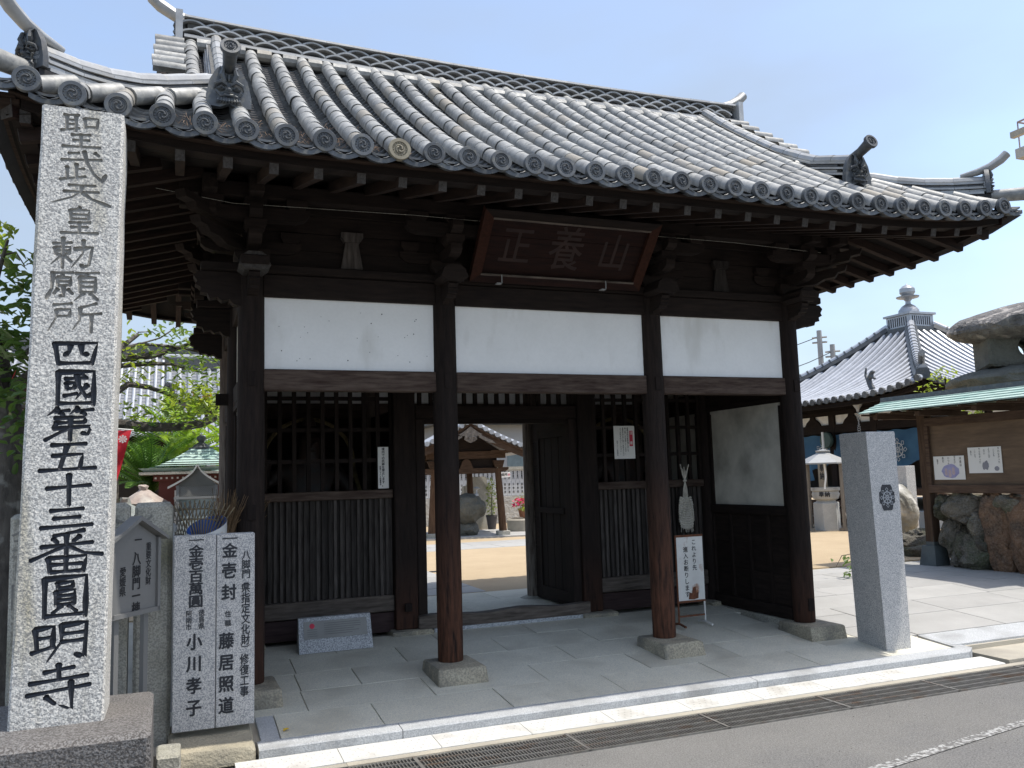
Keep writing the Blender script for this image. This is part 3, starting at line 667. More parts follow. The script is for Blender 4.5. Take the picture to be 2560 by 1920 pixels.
place(rd, rtm, 'round_tile', 298, .0025); place(pd, pm, 'pan_tile', 298, .002, .25)
# hip-side tile rows (joined, hardly seen)
M = MB(); vs = [tuple(v.co) for v in rtm.vertices]; fs = [tuple(p.vertices) for p in rtm.polygons]
for sx, xe in ((1, XL), (-1, XR)):
    for j in range(25):
        y = -1.34+.2295*j; dm = min(.95, y+1.27, 4.1-y); d = .03
        while d < dm:
            z = zs(d, y); sl = atan2(zs(d+.2, y)-z, .2); M.add(vs, fs, Tr(xe+sx*d, y, z) @ Rz(-sx*pi/2) @ Rx(sl)); d += .205*cos(sl)
ob('round_tile', M.build('round_tile', TILE, fix=False), roof, kind='stuff')
# eave end discs with a three-comma crest and a bead ring
def disc(r=.071, beads=True, ring=False, crest=True):
    M = MB(); n = 26
    def circ(rr, y): return [(rr*cos(2*pi*k/n), y, rr*sin(2*pi*k/n)) for k in range(n)]
    v = circ(r*.96, .03)+circ(r, .026)+circ(r, -.0)+circ(r*.96, -.005)+circ(r*.68, -.005)+circ(r*.66, .002)
    M.add(v, [(i*n+k, i*n+(k+1) % n, (i+1)*n+(k+1) % n, (i+1)*n+k) for i in range(5) for k in range(n)]+[tuple(range(5*n, 6*n)), tuple(range(n))])
    M.k = 1
    if beads:
        nb = 15
        for b in range(nb):
            a = 2*pi*b/nb; cx, cz = r*.565*cos(a), r*.565*sin(a); rr = r*.062
            vv = [(cx+rr*cos(q*pi/3), .002, cz+rr*sin(q*pi/3)) for q in range(6)]+[(cx+rr*.5*cos(q*pi/3), -.004, cz+rr*.5*sin(q*pi/3)) for q in range(6)]
            M.add(vv, [(q, (q+1) % 6, 6+(q+1) % 6, 6+q) for q in range(6)]+[tuple(range(6, 12))])
    if ring:
        v = circ(r*.60, .002)+circ(r*.59, -.003)+circ(r*.54, -.003)+circ(r*.53, .002); M.add(v, [(i*n+k, i*n+(k+1) % n, (i+1)*n+(k+1) % n, (i+1)*n+k) for i in range(3) for k in range(n)])
    for c in range(3 if crest else 0):
        p = []; rad = []
        for i in range(9):
            t = i/8; a = 2*pi*c/3+t*3.0; rr = r*(.17+.27*t**.8); p.append((rr*cos(a), -.001, rr*sin(a))); rad.append(r*(.10*(1-t)**.7+.012))
        M.tube(p, rad, 6)
    return M
CREST = mat('crest_relief', (.10, .105, .11), (.07, .075, .08), scale=20, rough=.85, spec=.2)
dmA = disc().build('eave_end_tile', TILED, CREST); dmB = disc(beads=False, ring=True).build('eave_end_tile', TILED, CREST)
TAND = mat('tan_tile', (.27, .24, .17), (.17, .15, .11), scale=14, rough=.7)
dmC = disc(beads=True).build('eave_end_tile', TAND, TAND)
for i, x in enumerate(ks):
    z = zc(x, -1.53)
    o = ob('eave_end_tile', dmC if i == 9 else dmB if i in (2, 10, 11, 12, 17, 20, 25, 27) else dmA, roof, T=Tr(x+random.uniform(-.004, .004), -1.545, z) @ Rx(radians(random.uniform(-4, 3))) @ Ry(random.uniform(0, 6)) )
for sx, xe in ((1, XL), (-1, XR)):
    for j in range(25):
        y = -1.34+.2295*j; ob('eave_end_tile', dmA, roof, T=Tr(xe-sx*.012, y, zs(0, y)) @ Rz(-sx*pi/2) @ Ry(j))
# eave pan ends: two stacked lips with a small arabesque band
M = MB(); 
for (yy, zz, th) in ((-.0, -.052, .030), (.018, -.018, .014)):
    v = []; n = 8; w_ = .098
    for (a, b) in ((yy-.006, -th), (yy-.006, 0), (yy+.10, .03), (yy+.10, -th+.03)):
        for k in range(n+1): x = -w_+2*w_*k/n; v.append((x, a, .030*((x/w_)**2-1)+zz+b+.018))
    q = n+1; M.add(v, [(i*q+k, i*q+k+1, ((i+1) % 4)*q+k+1, ((i+1) % 4)*q+k) for i in range(4) for k in range(n)])
for s in (-1, 1): M.tube([(s*.01, -.008, -.063), (s*.03, -.009, -.060), (s*.045, -.009, -.050), (s*.06, -.008, -.053)], [.002, .005, .004, .002], 5)
epm = M.build('eave_pan_tile', TILED)
for x in [k+.113 for k in ks]+[ks[0]-.113]:
    ob('eave_pan_tile', epm, roof, T=Tr(x, -1.535, zc(x, -1.53)-.006))
# main ridge
def rzz(x): u = x/2.95; return .055*u*u-.02*u
YR = 1.413
def strip(name, y0, y1, z0, z1, mt, L=.24, xa=-2.93, xb=2.93, gap=.002, jit=.0015, par=None):
    n = int((xb-xa)/L)
    for i in range(n+1):
        a = xa+L*i; b = min(xb, a+L)
        if b-a < .03: continue
        M = MB(); za, zb = rzz(a), rzz(b); j = random.uniform(-jit, jit); a += gap
        M.add([(a, y0, z0+za), (b, y0, z0+zb), (b, y1, z0+zb), (a, y1, z0+za), (a, y0+.004, z1+za+j), (b, y0+.004, z1+zb+j), (b, y1-.004, z1+zb+j), (a, y1-.004, z1+za+j)], [(3, 2, 1, 0), (4, 5, 6, 7), (0, 1, 5, 4), (1, 2, 6, 5), (2, 3, 7, 6), (3, 0, 4, 7)])
        ob(name, M.build(name, mt, smooth=0), roof)
M = MB()
for i in range(24):
    a = -2.9+5.8*i/24; b = -2.9+5.8*(i+1)/24; za, zb = rzz(a), rzz(b)
    M.add([(a, YR-.165, 5.05), (b, YR-.165, 5.05), (b, YR+.165, 5.05), (a, YR+.165, 5.05), (a, YR-.165, 5.47+za), (b, YR-.165, 5.47+zb), (b, YR+.165, 5.47+zb), (a, YR+.165, 5.47+za)], [(3, 2, 1, 0), (4, 5, 6, 7), (0, 1, 5, 4), (2, 3, 7, 6)])
ob('ridge_core', M.build('ridge_core', MORTAR, smooth=0), roof)
strip('ridge_flat_tile', YR-.275, YR+.275, 5.262, 5.285, RIDGE); strip('ridge_flat_tile', YR-.25, YR+.25, 5.289, 5.302, TILED, .3)
strip('ridge_flat_tile', YR-.225, YR+.225, 5.303, 5.318, RIDGE, .27); strip('ridge_flat_tile', YR-.225, YR+.225, 5.478, 5.499, RIDGE, .25)
# round filler tiles between the rows under the ridge
M = MB(); M.tube([(-.062, 0, 0), (.062, 0, 0)], .055, 10); fm = M.build('filler_tile', TILE)
for x in [k+.113 for k in ks if -2.7 < k < 2.4]+[-2.76]: ob('filler_tile', fm, roof, loc=(x, 1.14, 5.205+rzz(x)))
# ridge cap
cap = []
M = MB(); M.tube([(0, 0, 0), (.03, 0, 0), (.235, 0, 0)], [.060, .060, .055], 12); cm_ = M.build('ridge_cap_tile', RIDGE)
for i in range(25):
    x = -2.95+.236*i; ob('ridge_cap_tile', cm_, roof, T=Tr(x, YR, 5.515+rzz(x)) @ Ry(-atan2(rzz(x+.1)-rzz(x-.1), .2)))
# seigaiha arches
def arch(w=.118, h=.046, th=.015, d=.06, n=8):
    M = MB(); v = []
    for y in (0, d):
        for k in range(n+1):
            c = -1+2*k/n; z = cos(c*pi/2)**.85*h if abs(c) < 1 else 0.
            v.append((w*c, y, z)); v.append((w*c*.93, y, z-th))
    q = 2*(n+1)
    f = []
    for k in range(n):
        a = 2*k; f += [(a, a+2, a+3, a+1), (a, q+a, q+a+2, a+2), (a+1, a+3, q+a+3, q+a+1)]
    M.add(v, f); return M.build('ridge_arch_tile', RIDGE, smooth=50)
am = arch()
for r_ in range(3):
    for i in range(28):
        x = -2.86+.212*i+(.106 if r_ % 2 else 0)
        if x > 2.86: continue
        for s in (1, -1): ob('ridge_arch_tile', am, roof, T=Tr(x, YR-s*(.232-.014*r_), 5.325+.050*r_+rzz(x)) @ (Matrix() if s > 0 else Rz(pi)))
# ridge end ornaments
def onigawara(w=.34, h=.34, th=.05):
    M = MB(); prof = [(-w*.5, 0), (-w*.5, h*.25), (-w*.42, h*.62), (-w*.27, h*.9), (-.1*w, h), (.1*w, h), (w*.27, h*.9), (w*.42, h*.62), (w*.5, h*.25), (w*.5, 0), (.2*w, -.02*h), (0, .07*h), (-.2*w, -.02*h)]
    M.prism(prof, 'y', 0, th)
    S = lambda x, z, rx, rz, ry=.03, y=0: M.lathe([(.001, -1), (.6, -.8), (.95, -.3), (1, .1), (.75, .65), (.001, 1)], 10, T=Tr(x*w, y, z*h) @ Matrix.Diagonal((rx*w, ry, rz*h, 1)))
    for s in (-1, 1):
        S(s*.17, .42, .10, .06, .035); S(s*.17, .42, .05, .035, .05, -.01)   # eyes
        M.tube([(s*.05*w, -.02, .50*h), (s*.16*w, -.035, .56*h), (s*.30*w, -.02, .50*h), (s*.33*w, -.005, .40*h)], [.012, .018, .014, .006], 6)   # brows
        M.tube([(s*.10*w, -.01, .58*h), (s*.16*w, -.03, .72*h), (s*.12*w, -.02, .88*h), (s*.2*w, 0, .95*h)], [.02, .022, .015, .005], 6)          # horns
        M.tube([(s*.20*w, -.02, .22*h), (s*.27*w, -.03, .30*h), (s*.24*w, -.01, .36*h)], [.008, .012, .005], 5)
        M.tube([(s*.12*w, -.02, .19*h), (s*.125*w, -.035, .26*h)], [.007, .002], 5)
    S(0, .35, .07, .07, .055, -.01); S(0, .30, .14, .05, .045)                # nose, muzzle
    M.tube([(-.24*w, -.01, .20*h), (-.1*w, -.035, .235*h), (.1*w, -.035, .235*h), (.24*w, -.01, .20*h)], .010, 6)
    for i in range(9):
        x = (-.22+.055*i)*w; M.tube([(x, -.02, .17*h), (x*1.1, -.03, .10*h), (x*1.25, -.01, .05*h)], [.009, .010, .003], 5)
    S(0, .68, .05, .10, .03)
    return M
oni = onigawara(); om = oni.build('ogre_face', TILED)
def ridge_end(parent, T, s=1., bird=True, hook=False, name='ridge_end_ornament'):
    b = ob(name, om, parent, T=T @ Matrix.Scale(s, 4))
    if bird:
        M = MB(); M.tube([(0, .25, .27), (0, .08, .30), (0, -.06, .335), (0, -.19, .385)], [.055, .052, .050, .060], 14)
        ob('projecting_tile', M.build('projecting_tile', TILED), b)
        ob('crest_disc', dmA, b, T=Tr(0, -.215, .395) @ Rx(radians(-18)) @ Matrix.Scale(1.08, 4))
    if hook:
        M = MB(); M.tube([(0, .30, .295), (0, .12, .32), (0, -.03, .365), (0, -.15, .435), (0, -.22, .50)], [.035, .052, .060, .064, .062], 12, flat=.85)
        ob('hooked_tile', M.build('hooked_tile', RIDGE), b)
for s, x in ((-1, -2.97), (1, 2.97)):
    ridge_end(roof, Tr(x, YR, 5.20+rzz(x)) @ Rz(s*pi/2), 1.05, False, True)
    BX('ridge_end_board', RIDGE, roof, x-.03, x+.03, YR-.26, YR-.235+.44, 5.22+rzz(x), 5.515+rzz(x))
# layered sub-ridges: descending ridges and corner ridges
def subridge(pts, widths, hs, capr, name, sb=None, Lp=.23, mt=RIDGE):
    """pts: polyline of top centre; layers stacked below the cap"""
    P = [Vector(p) for p in pts]
    seg = [(b-a).length for a, b in zip(P, P[1:])]; tot = sum(seg)
    def at(s):
        s = max(0, min(tot, s))
        for a, b, l in zip(P, P[1:], seg):
            if s <= l or b is P[-1]: return a+(b-a)*(s/l)
            s -= l
    sdv = Vector((0, 0, 1)).cross(P[-1]-P[0]).normalized()
    n = int(tot/Lp)
    for i in range(n+1):
        s0, s1 = Lp*i, min(tot, Lp*(i+1)+.0)
        if s1-s0 < .04: continue
        a, b = at(s0), at(s1); M = MB(); M.tube([a-Vector((0, 0, capr)), b-Vector((0, 0, capr))], [capr, capr*.92], 10); ob('ridge_cap_tile', M.build('ridge_cap_tile', mt), roof)
        z = capr*1.35
        for q, (w_, h_) in enumerate(zip(widths, hs)):
            o_ = .5*Lp*(q % 2); a2, b2 = at(s0+o_+.003), at(s1+o_)
            if (b2-a2).length < .03: continue
            up_ = Vector((0, 0, 1)); M = MB(); v = []
            for p in (a2, b2):
                for (sw, dz) in ((-1, -z-h_), (1, -z-h_), (1, -z), (-1, -z)): v.append(p+sdv*sw*w_/2+up_*dz)
            M.add(v, [(0, 1, 2, 3), (7, 6, 5, 4), (0, 4, 5, 1), (1, 5, 6, 2), (2, 6, 7, 3), (3, 7, 4, 0)]); ob('ridge_flat_tile', M.build('ridge_flat_tile', mt if q != 1 else TILED, smooth=0), roof); z += h_+.006
for x in (-2.66, 2.51):
    subridge([(x, -.93, 4.10), (x, -.45, 4.27), (x, .08, 4.575), (x, .67, 4.99), (x, 1.22, 5.44)], (.17, .14, .20, .16, .22), (.018, .02, .018, .022, .02), .052, 'd')
    M = MB(); M.grid(lambda u, v: (x-.075+.15*u, -.9+2.1*v, zc(x, -.9+2.1*v)+.06), 1, 12); ob('ridge_bed', M.build('ridge_bed', MORTAR), roof)
    ridge_end(roof, Tr(x, -.98, 3.815), .82, True)
cl = [(-2.62, -.17, 4.40), (-2.77, -.32, 4.33), (-2.99, -.54, 4.19), (-3.15, -.7, 4.09), (-3.3, -.85, 4.02), (-3.48, -1.03, 3.96), (-3.64, -1.19, 3.94), (-3.75, -1.3, 3.93)]
crr = [(2.45, .05, 4.40), (2.72, -.22, 4.30), (2.93, -.43, 4.19), (3.05, -.55, 4.13), (3.17, -.67, 4.07), (3.32, -.82, 4.01), (3.48, -.98, 3.97), (3.64, -1.14, 3.94), (3.74, -1.24, 3.93)]
for s, pts in ((-1, cl), (1, crr)):
    subridge(pts, (.14, .12, .17, .15, .19), (.018, .018, .018, .02, .02), .05, 'c')
    M = MB(); PP = [Vector(p) for p in pts]; sv = Vector((s, 1, 0)).normalized()*.095; v = []
    for p in PP: v += [p-sv-Vector((0, 0, .19)), p+sv-Vector((0, 0, .19)), p+sv-Vector((0, 0, .34)), p-sv-Vector((0, 0, .34))]
    M.add(v, [(4*i+k, 4*i+(k+1) % 4, 4*i+4+(k+1) % 4, 4*i+4+k) for i in range(len(PP)-1) for k in range(4)]); ob('ridge_bed', M.build('ridge_bed', SOOT, smooth=0), roof)
    for x in [k+.113 for k in ks]:
        if -2.62 < x < 2.47: continue
        y = min(0, (x-XL)-1.66 if s < 0 else (XR-x)-1.66); q0 = Vector((x, y, zc(x, y)+.005)); d_ = Vector((s*.085, -.085, -.055))
        if (x < 0) != (s < 0) or y < -1.5: continue
        M = MB(); M.tube([q0-d_, q0+d_], .055, 12); ob('filler_tile', M.build('filler_tile', TILE), roof)
    e = Vector(pts[-1]); ridge_end(roof, Tr(e.x-s*.0, e.y, 3.745) @ Rz(s*pi/4), .72, False, True)
    p2 = [(p[0], 2.826-p[1], p[2]) for p in pts]; subridge(p2, (.14, .12, .17, .15, .19), (.018, .018, .018, .02, .02), .05, 'c')
    M = MB(); M.tube([(e.x, e.y, 3.74), (e.x+s*.20, e.y-.21, 3.72)], [.055, .06], 12); ob('corner_tile', M.build('corner_tile', TILE), roof)
    ob('crest_disc', dmA, roof, T=Tr(e.x+s*.215, e.y-.225, 3.72) @ Rz(s*pi/4))
# gable rake tiles and gable faces
for s, xg in ((-1, -2.93), (1, 2.77)):
    for k in range(6):
        y = .18+.185*k+random.uniform(-.01, .01); 
        for yy in (y, 2.826-y):
            M = MB(); z = zc(xg, y)+.01
            ob('rake_tile', rtm, roof, T=Tr(xg+s*(.22+.012*(k % 2)), yy, z+.02) @ Rz(s*pi/2+random.uniform(-.05, .05)) @ Matrix.Diagonal((.84, 1, .84, 1)))
    xw = xg-s*.02; M = MB(); M.prism([(-.15, 4.2), (1.413, 5.25), (2.976, 4.2)], 'x', xw-.02, xw+.02); ob('gable_wall', M.build('gable_wall', WY, smooth=0), roof)
    for q in (1, -1):
        M = MB(); f0 = lambda y: (y if q > 0 else 2.826-y)
        v = []
        for y in (-.2, .3, .8, 1.413):
            z = zc(xg, y)-.09; v += [(xg+s*.13, f0(y), z), (xg+s*.13, f0(y), z-.13), (xg+s*.17, f0(y), z-.13), (xg+s*.17, f0(y), z)]
        M.add(v, [(4*i+k, 4*i+(k+1) % 4, 4*i+4+(k+1) % 4, 4*i+4+k) for i in range(3) for k in range(4)]); ob('barge_board', M.build('barge_board', WY, smooth=0), roof)
# fallen twigs caught in the tile channels
M = MB()
for i in range(150):
    k = random.choice((-11, -10, -10, -9, -9, -8, -8, -7, -6, -12, -13)); x = -.1023+.2261*(k+.5)+random.gauss(0, .03); y = -1.45+abs(random.gauss(0, .28)); z = zc(x, y)-.055
    a = random.uniform(0, 6.3); l = random.uniform(.02, .07); M.tube([(x, y, z), (x+l*.5*cos(a), y+l*.5*sin(a)*.6, z+.012+random.random()*.02), (x+l*cos(a), y+l*sin(a)*.6, z+random.uniform(.005, .03)+l*sin(a)*.35)], .0012, 3, cap=False)
ob('twig_litter', M.build('twig_litter', mat('dry_twig', (.33, .22, .14), (.2, .13, .09), rough=.9, bump=0), smooth=0, fix=False), roof, kind='stuff')
# thin cable under the eaves
M = MB(); M.tube([(-3.1, -.42, 3.42), (-2.6, -.42, 3.36), (-1.3, -.42, 3.385), (0, -.42, 3.38), (1.6, -.42, 3.385), (2.55, -.42, 3.36)], .0016, 4); ob('cable', M.build('cable', STONEG), gate)

# ================================================================= STONE PILLAR (stele) WITH BRUSH-CUT CHARACTERS
STK = {
'聖': '10,5 45,2|17,5 17,45|38,4 38,50|17,18 37,17|17,31 37,29|4,50 46,40|58,10 60,38|58,10 90,8 86,36|60,34 86,33|28,61 72,57|32,76 70,73|50,57 50,92|8,96 95,91',
'武': '20,12 42,8|6,33 88,24|52,2 58,35 72,68 90,90 97,68|74,4 82,13|37,42 37,80|37,58 53,55|18,52 19,84|4,92 56,78',
'天': '28,8 72,4|20,38 78,33|50,8 48,36 34,62 3,92|50,38 66,66 97,94',
'皇': '50,0 42,9|26,12 28,44|26,12 73,9 70,43|28,27 70,26|28,43 70,41|24,57 76,53|28,73 70,70|49,54 49,90|4,95 96,90',
'勅': '6,22 48,16|28,2 28,98|10,34 13,56|11,34 45,30 42,53|13,44 42,42|14,55 42,52|26,58 3,86|30,58 48,76|54,36 94,28 87,84 74,92 68,84|74,6 72,50 48,94',
'願': '8,10 50,6|12,10 10,60 0,92|30,12 26,21|20,24 21,50|20,24 45,22 44,48|21,36 44,35|21,49 44,47|32,50 32,86 25,80|21,60 14,76|40,60 49,74|54,8 99,3|76,7 70,19|62,20 63,68|62,20 92,18 91,67|63,35 90,34|63,50 90,49|63,67 90,65|70,70 53,94|82,70 97,90',
'所': '8,12 42,5|14,28 40,24 38,49|14,28 14,52 0,96|15,48 38,47|88,2 58,18|58,18 57,60 45,90|58,42 98,35|79,40 79,99',
'四': '6,12 14,88|6,14 94,8 83,86|38,18 36,40 26,56|60,16 62,48 75,50|16,84 84,80',
'國': '8,6 8,99|8,8 94,4 94,99|9,94 93,92|24,26 78,22|28,38 29,54|28,38 49,36 46,53|29,53 46,52|22,73 54,66|52,14 58,45 80,82 86,66|78,42 52,80|64,11 72,18',
'第': '26,2 8,22|20,12 48,8|30,14 37,23|64,0 50,18|60,10 94,5|72,12 79,21|20,32 80,28 77,45|24,46 76,44|24,46 18,63|18,63 90,56 84,80 72,76|50,28 50,99|46,62 2,98',
'五': '20,8 82,3|48,8 36,92|22,46 76,40 71,92|0,98 100,90',
'十': '2,44 98,35|50,0 51,99',
'三': '18,12 82,4|24,52 76,46|0,98 100,88',
'番': '74,0 32,12|32,18 38,28|68,14 59,26|16,37 86,30|50,8 50,58|48,36 2,68|52,36 74,54 100,60|26,64 29,99|26,64 78,61 73,99|50,64 50,96|28,80 72,79|29,97 72,96',
'圓': '6,6 7,99|6,8 96,3 95,99|8,94 94,92|34,18 35,31|34,18 68,16 65,29|35,30 64,28|31,38 32,70|31,38 71,35 70,69|33,48 69,47|33,58 69,57|33,69 69,67|44,71 24,88|58,71 76,86',
'明': '8,14 12,68|8,14 40,9 38,63|12,38 38,36|2,74 42,60|54,6 53,50 30,97|54,8 97,3 94,94 78,84|54,30 92,28|53,50 92,48',
'寺': '26,15 74,8|49,0 50,32|4,36 96,28|0,60 100,48|69,38 71,97 52,86|30,66 44,82'}
LAY = [('聖',3.337,3.152,-3.528,-3.326),('武',3.145,2.968,-3.529,-3.300),('天',2.965,2.85,-3.557,-3.275),('皇',2.842,2.695,-3.516,-3.329),('勅',2.680,2.515,-3.554,-3.349),('願',2.507,2.345,-3.566,-3.324),('所',2.345,2.19,-3.552,-3.307),('四',2.150,2.008,-3.533,-3.315),('國',2.0,1.818,-3.516,-3.329),('第',1.808,1.642,-3.559,-3.325),('五',1.632,1.493,-3.574,-3.322),('十',1.475,1.322,-3.544,-3.339),('三',1.310,1.215,-3.561,-3.332),('番',1.2,0.996,-3.608,-3.283),('圓',0.985,0.780,-3.547,-3.345),('明',0.759,0.575,-3.590,-3.340),('寺',0.562,0.338,-3.600,-3.325)]
YS = -1.75
def strokes(M, chars, th, ysurf):
    for c, z0, z1, x0, x1 in chars:
        for st in STK[c].split('|'):
            P = [tuple(float(q) for q in p.split(',')) for p in st.split()]
            Q = []
            for a, b in zip(P, P[1:]):
                for t in (0, .33, .66): Q.append((a[0]+(b[0]-a[0])*t, a[1]+(b[1]-a[1])*t))
            Q.append(P[-1])
            hv = abs(P[-1][0]-P[0][0]) > abs(P[-1][1]-P[0][1]); r0 = th*(.78 if hv else 1.)
            n = len(Q)-1; pts = []; rad = []
            for i, (px, py) in enumerate(Q):
                t = i/n; k = 1.15 if t == 0 else (.9+.22*cos(t*6.28)); 
                if i == n: k = .75 if not hv else 1.0
                if not hv and P[-1][0] < P[0][0]-12: k *= (1-.6*t)
                pts.append((x0+(x1-x0)*px/100, ysurf+random.uniform(-.0006, .0006), z0+(z1-z0)*py/100)); rad.append(r0*k)
            d = (Vector(pts[1])-Vector(pts[0])).normalized(); e = (Vector(pts[-1])-Vector(pts[-2])).normalized()
            pts = [tuple(Vector(pts[0])-d*r0*.6)]+pts+[tuple(Vector(pts[-1])+e*r0*.5)]; rad = [r0*.55]+rad+[rad[-1]*.45]
            M.tube(pts, rad, 8)
stl = empty('stone_pillar', (-3.45, -1.55, .28), 'tall granite pillar carved with large black and plain brush characters, at the left beside the gate', 'stone pillar')
M = MB(); random.seed(3)
v = []; nz_ = 14
zb, zt = .262, 3.372
prof = lambda z: ((-3.676+.066*(z-zb)/(zt-zb), -3.262+.036*(z-zb)/(zt-zb)), (YS, -1.36-.02*(z-zb)/3))
n_ = 14
for i in range(n_+1):
    z = zb+(zt-zb)*i/n_; (a, b), (c, d) = prof(z); c_ = .012; J = lambda: random.uniform(-.0025, .0025)
    tz = lambda x: (.012*sin((x+3.6)*22)-.02*(x+3.61)/.38 if i == n_ else 0)
    for (x, y) in ((a+c_+J(), c), (b-c_+J(), c), (b+J(), c+c_), (b+J(), d-c_), (b-c_, d), (a+c_, d), (a+J(), d-c_), (a+J(), c+c_)): v.append((x, y, z+tz(x)))
f = [(i*8+k, i*8+(k+1) % 8, (i+1)*8+(k+1) % 8, (i+1)*8+k) for i in range(n_) for k in range(8)]+[tuple(range(7, -1, -1)), tuple(range(n_*8, n_*8+8))]
M.add(v, f); sm_ = M.build('shaft', STELE, smooth=25); shaft = ob('shaft', sm_)
def carve(target, cutter_mb, mt):
    cut = ob('cut', cutter_mb.build('cut', mt, smooth=30))
    md = target.modifiers.new('b', 'BOOLEAN'); md.operation = 'DIFFERENCE'; md.solver = 'EXACT'; md.object = cut; md.use_self = True; md.material_mode = 'TRANSFER'
    bpy.context.view_layer.update()
    me = bpy.data.meshes.new_from_object(target.evaluated_get(bpy.context.evaluated_depsgraph_get()))
    me.polygons.foreach_set('use_smooth', [False]*len(me.polygons)); target.modifiers.clear(); ok = len(me.vertices) > len(target.data.vertices)+500
    if ok: target.data = me
    bpy.data.objects.remove(cut); return ok
M = MB(); strokes(M, LAY[:7], .0118, YS+.001); carve(shaft, M, mat('shaded_groove', (.20, .19, .17), (.33, .32, .29), scale=14, rough=.95, bump=.6, bscale=60))  # shade inside the plain upper letters is put into a darker groove colour
M = MB(); strokes(M, LAY[7:], .0150, YS-.001); carve(shaft, M, BLACK)
shaft.parent = stl; shaft.matrix_parent_inverse = Tr(-stl.location.x, -stl.location.y, -stl.location.z)
M = MB(); M.cbox(-4.15, -3.045, -2.06, -1.17, -.25, .272, .02, j=.006); M.k = 0
ob('base_block', M.build('base_block', BASE), stl, T=Tr(-stl.location.x, -stl.location.y, -stl.location.z))
random.seed(11)
# ================================================================= STONES AT THE LEFT
def tablet(nm, x0, x1, y0, y1, z0, z1, mt, lab, cat='stone slab', j=.0, c=.004, rough=0):
    M = MB(); cx, cy = (x0+x1)/2, (y0+y1)/2; M.cbox(x0-cx, x1-cx, y0-cy, y1-cy, 0, z1-z0, c, j=j)
    return thing(ob(nm, M.build(nm, mt), None, (cx, cy, z0)), lab, cat)
def letter(par, items, y, mt, T0=None, name='lettering'):
    M = MB(); T = (Tr(0, y, 0) @ Rx(pi/2)) if T0 is None else T0
    for it in items: text(M, *it[:5], T, **(it[5] if len(it) > 5 else {}))
    return ob(name, M.build(name, mt, smooth=0, fix=False), par)
foot = thing(ob('footing_stone', None, None, (-2.7, -.8, -.25)), 'weathered beige footing stone under the two donor slabs, beside the kerb end', 'footing stone')
M = MB(); M.cbox(-.27, .21, -.245, .26, 0, .165, .015, j=.006)
for k, p in enumerate(M.v):
    if p[2] > .1 and p[1] < -.1: M.v[k] = (p[0], p[1], p[2]-.045-.02*(p[0] > 0))
ob('block', M.build('block', mat('beige_block', (.42, .37, .27), (.30, .27, .20), scale=5, rough=.95, bump=1., bscale=50, bdist=.01, stain=(.17, .16, .13), stscale=3)), foot)
tablet('kerb_block', -3.035, -2.905, -1.2, -.95, -.25, -.09, STONEG, 'small low granite block between the large pillar base and the footing stone', 'stone block', j=.004, c=.01)
d1 = tablet('donor_slab', -2.955, -2.711, -.80, -.70, -.075, 1.095, GRAN, 'grey granite donor slab, left of the pair, with painted characters 一金壱百萬圓 and 小川孝子')
d2 = tablet('donor_slab', -2.706, -2.478, -.80, -.70, -.075, 1.095, GRAN, 'grey granite donor slab, right of the pair, with three columns of black characters beside the gate')
def loc_text(par, cols, y):
    o = par.location; letter(par, [(s, x-o.x, z-o.z, w, h, k) for (s, x, z, w, h, k) in cols], y-o.y, BLACK)
G9 = dict(off=.03, gap=1.)
loc_text(d1, [('一', -2.826, 1.09, .088, .05, dict(off=.035)), ('金壱百萬圓', -2.826, 1.035, .084, .076, dict(off=.035)), ('徳島県', -2.792, .642, .036, .040, dict(off=.02)), ('阿南市', -2.865, .642, .036, .040, dict(off=.02)),
              ('小川孝子', -2.832, .50, .088, .098, dict(off=.035, gap=1.33))], -.8018)
loc_text(d2, [('一', -2.628, 1.09, .09, .05, dict(off=.035)), ('金', -2.628, 1.035, .09, .09, dict(off=.035)), ('壱封', -2.632, .915, .088, .098, dict(off=.035, gap=1.35)), ('住職', -2.637, .622, .038, .04, dict(off=.02, gap=1.4)),
              ('藤居照道', -2.645, .488, .088, .098, dict(off=.035, gap=1.32)), ('八脚門', -2.530, .985, .052, .058, dict(off=.025)), ('︵', -2.530, .812, .052, .045, dict(off=.02)), ('県指定文化財', -2.532, .788, .052, .064, dict(off=.025)),
              ('︶', -2.534, .405, .052, .05, dict(off=.02)), ('修復工事', -2.538, .352, .052, .065, dict(off=.025))], -.8018)
def roughpost(x0, x1, z1, y, lab, txt):
    M = MB(); hw = (x1-x0)/2; M.cbox(-hw, hw, -.07, .09, 0, z1+.25, .022, j=.007)
    o = thing(ob('stone_post', M.build('stone_post', STONEG), None, ((x0+x1)/2, y+.07, -.25)), lab, 'stone post')
    letter(o, [(txt[0], 0, z1+.19, .15, .15, dict(off=.0, gap=1.05)), (txt[1], -.01, .80, .13, .13, dict(off=.0))], -.0715, mat('worn_cut_shade', (.17, .165, .15), (.24, .235, .21), scale=20, rough=.95), name='worn_lettering'); return o  # worn same-tone carving drawn flat, its shade put into a darker stone colour
roughpost(-3.186, -2.968, 1.30, -.70, 'old rough granite post with worn carved characters, behind the metal gabled sign', ('金八百圓', '矢野熊'))
roughpost(-3.42, -3.208, 1.305, -.72, 'old rough granite post half hidden between the tall pillar and its neighbour post', ('金百圓', '村上吉'))
roughpost(-3.80, -3.635, 1.27, -1.05, 'old rough granite post, its edge just showing on the far side of the tall pillar', ('金百圓', '村上吉'))
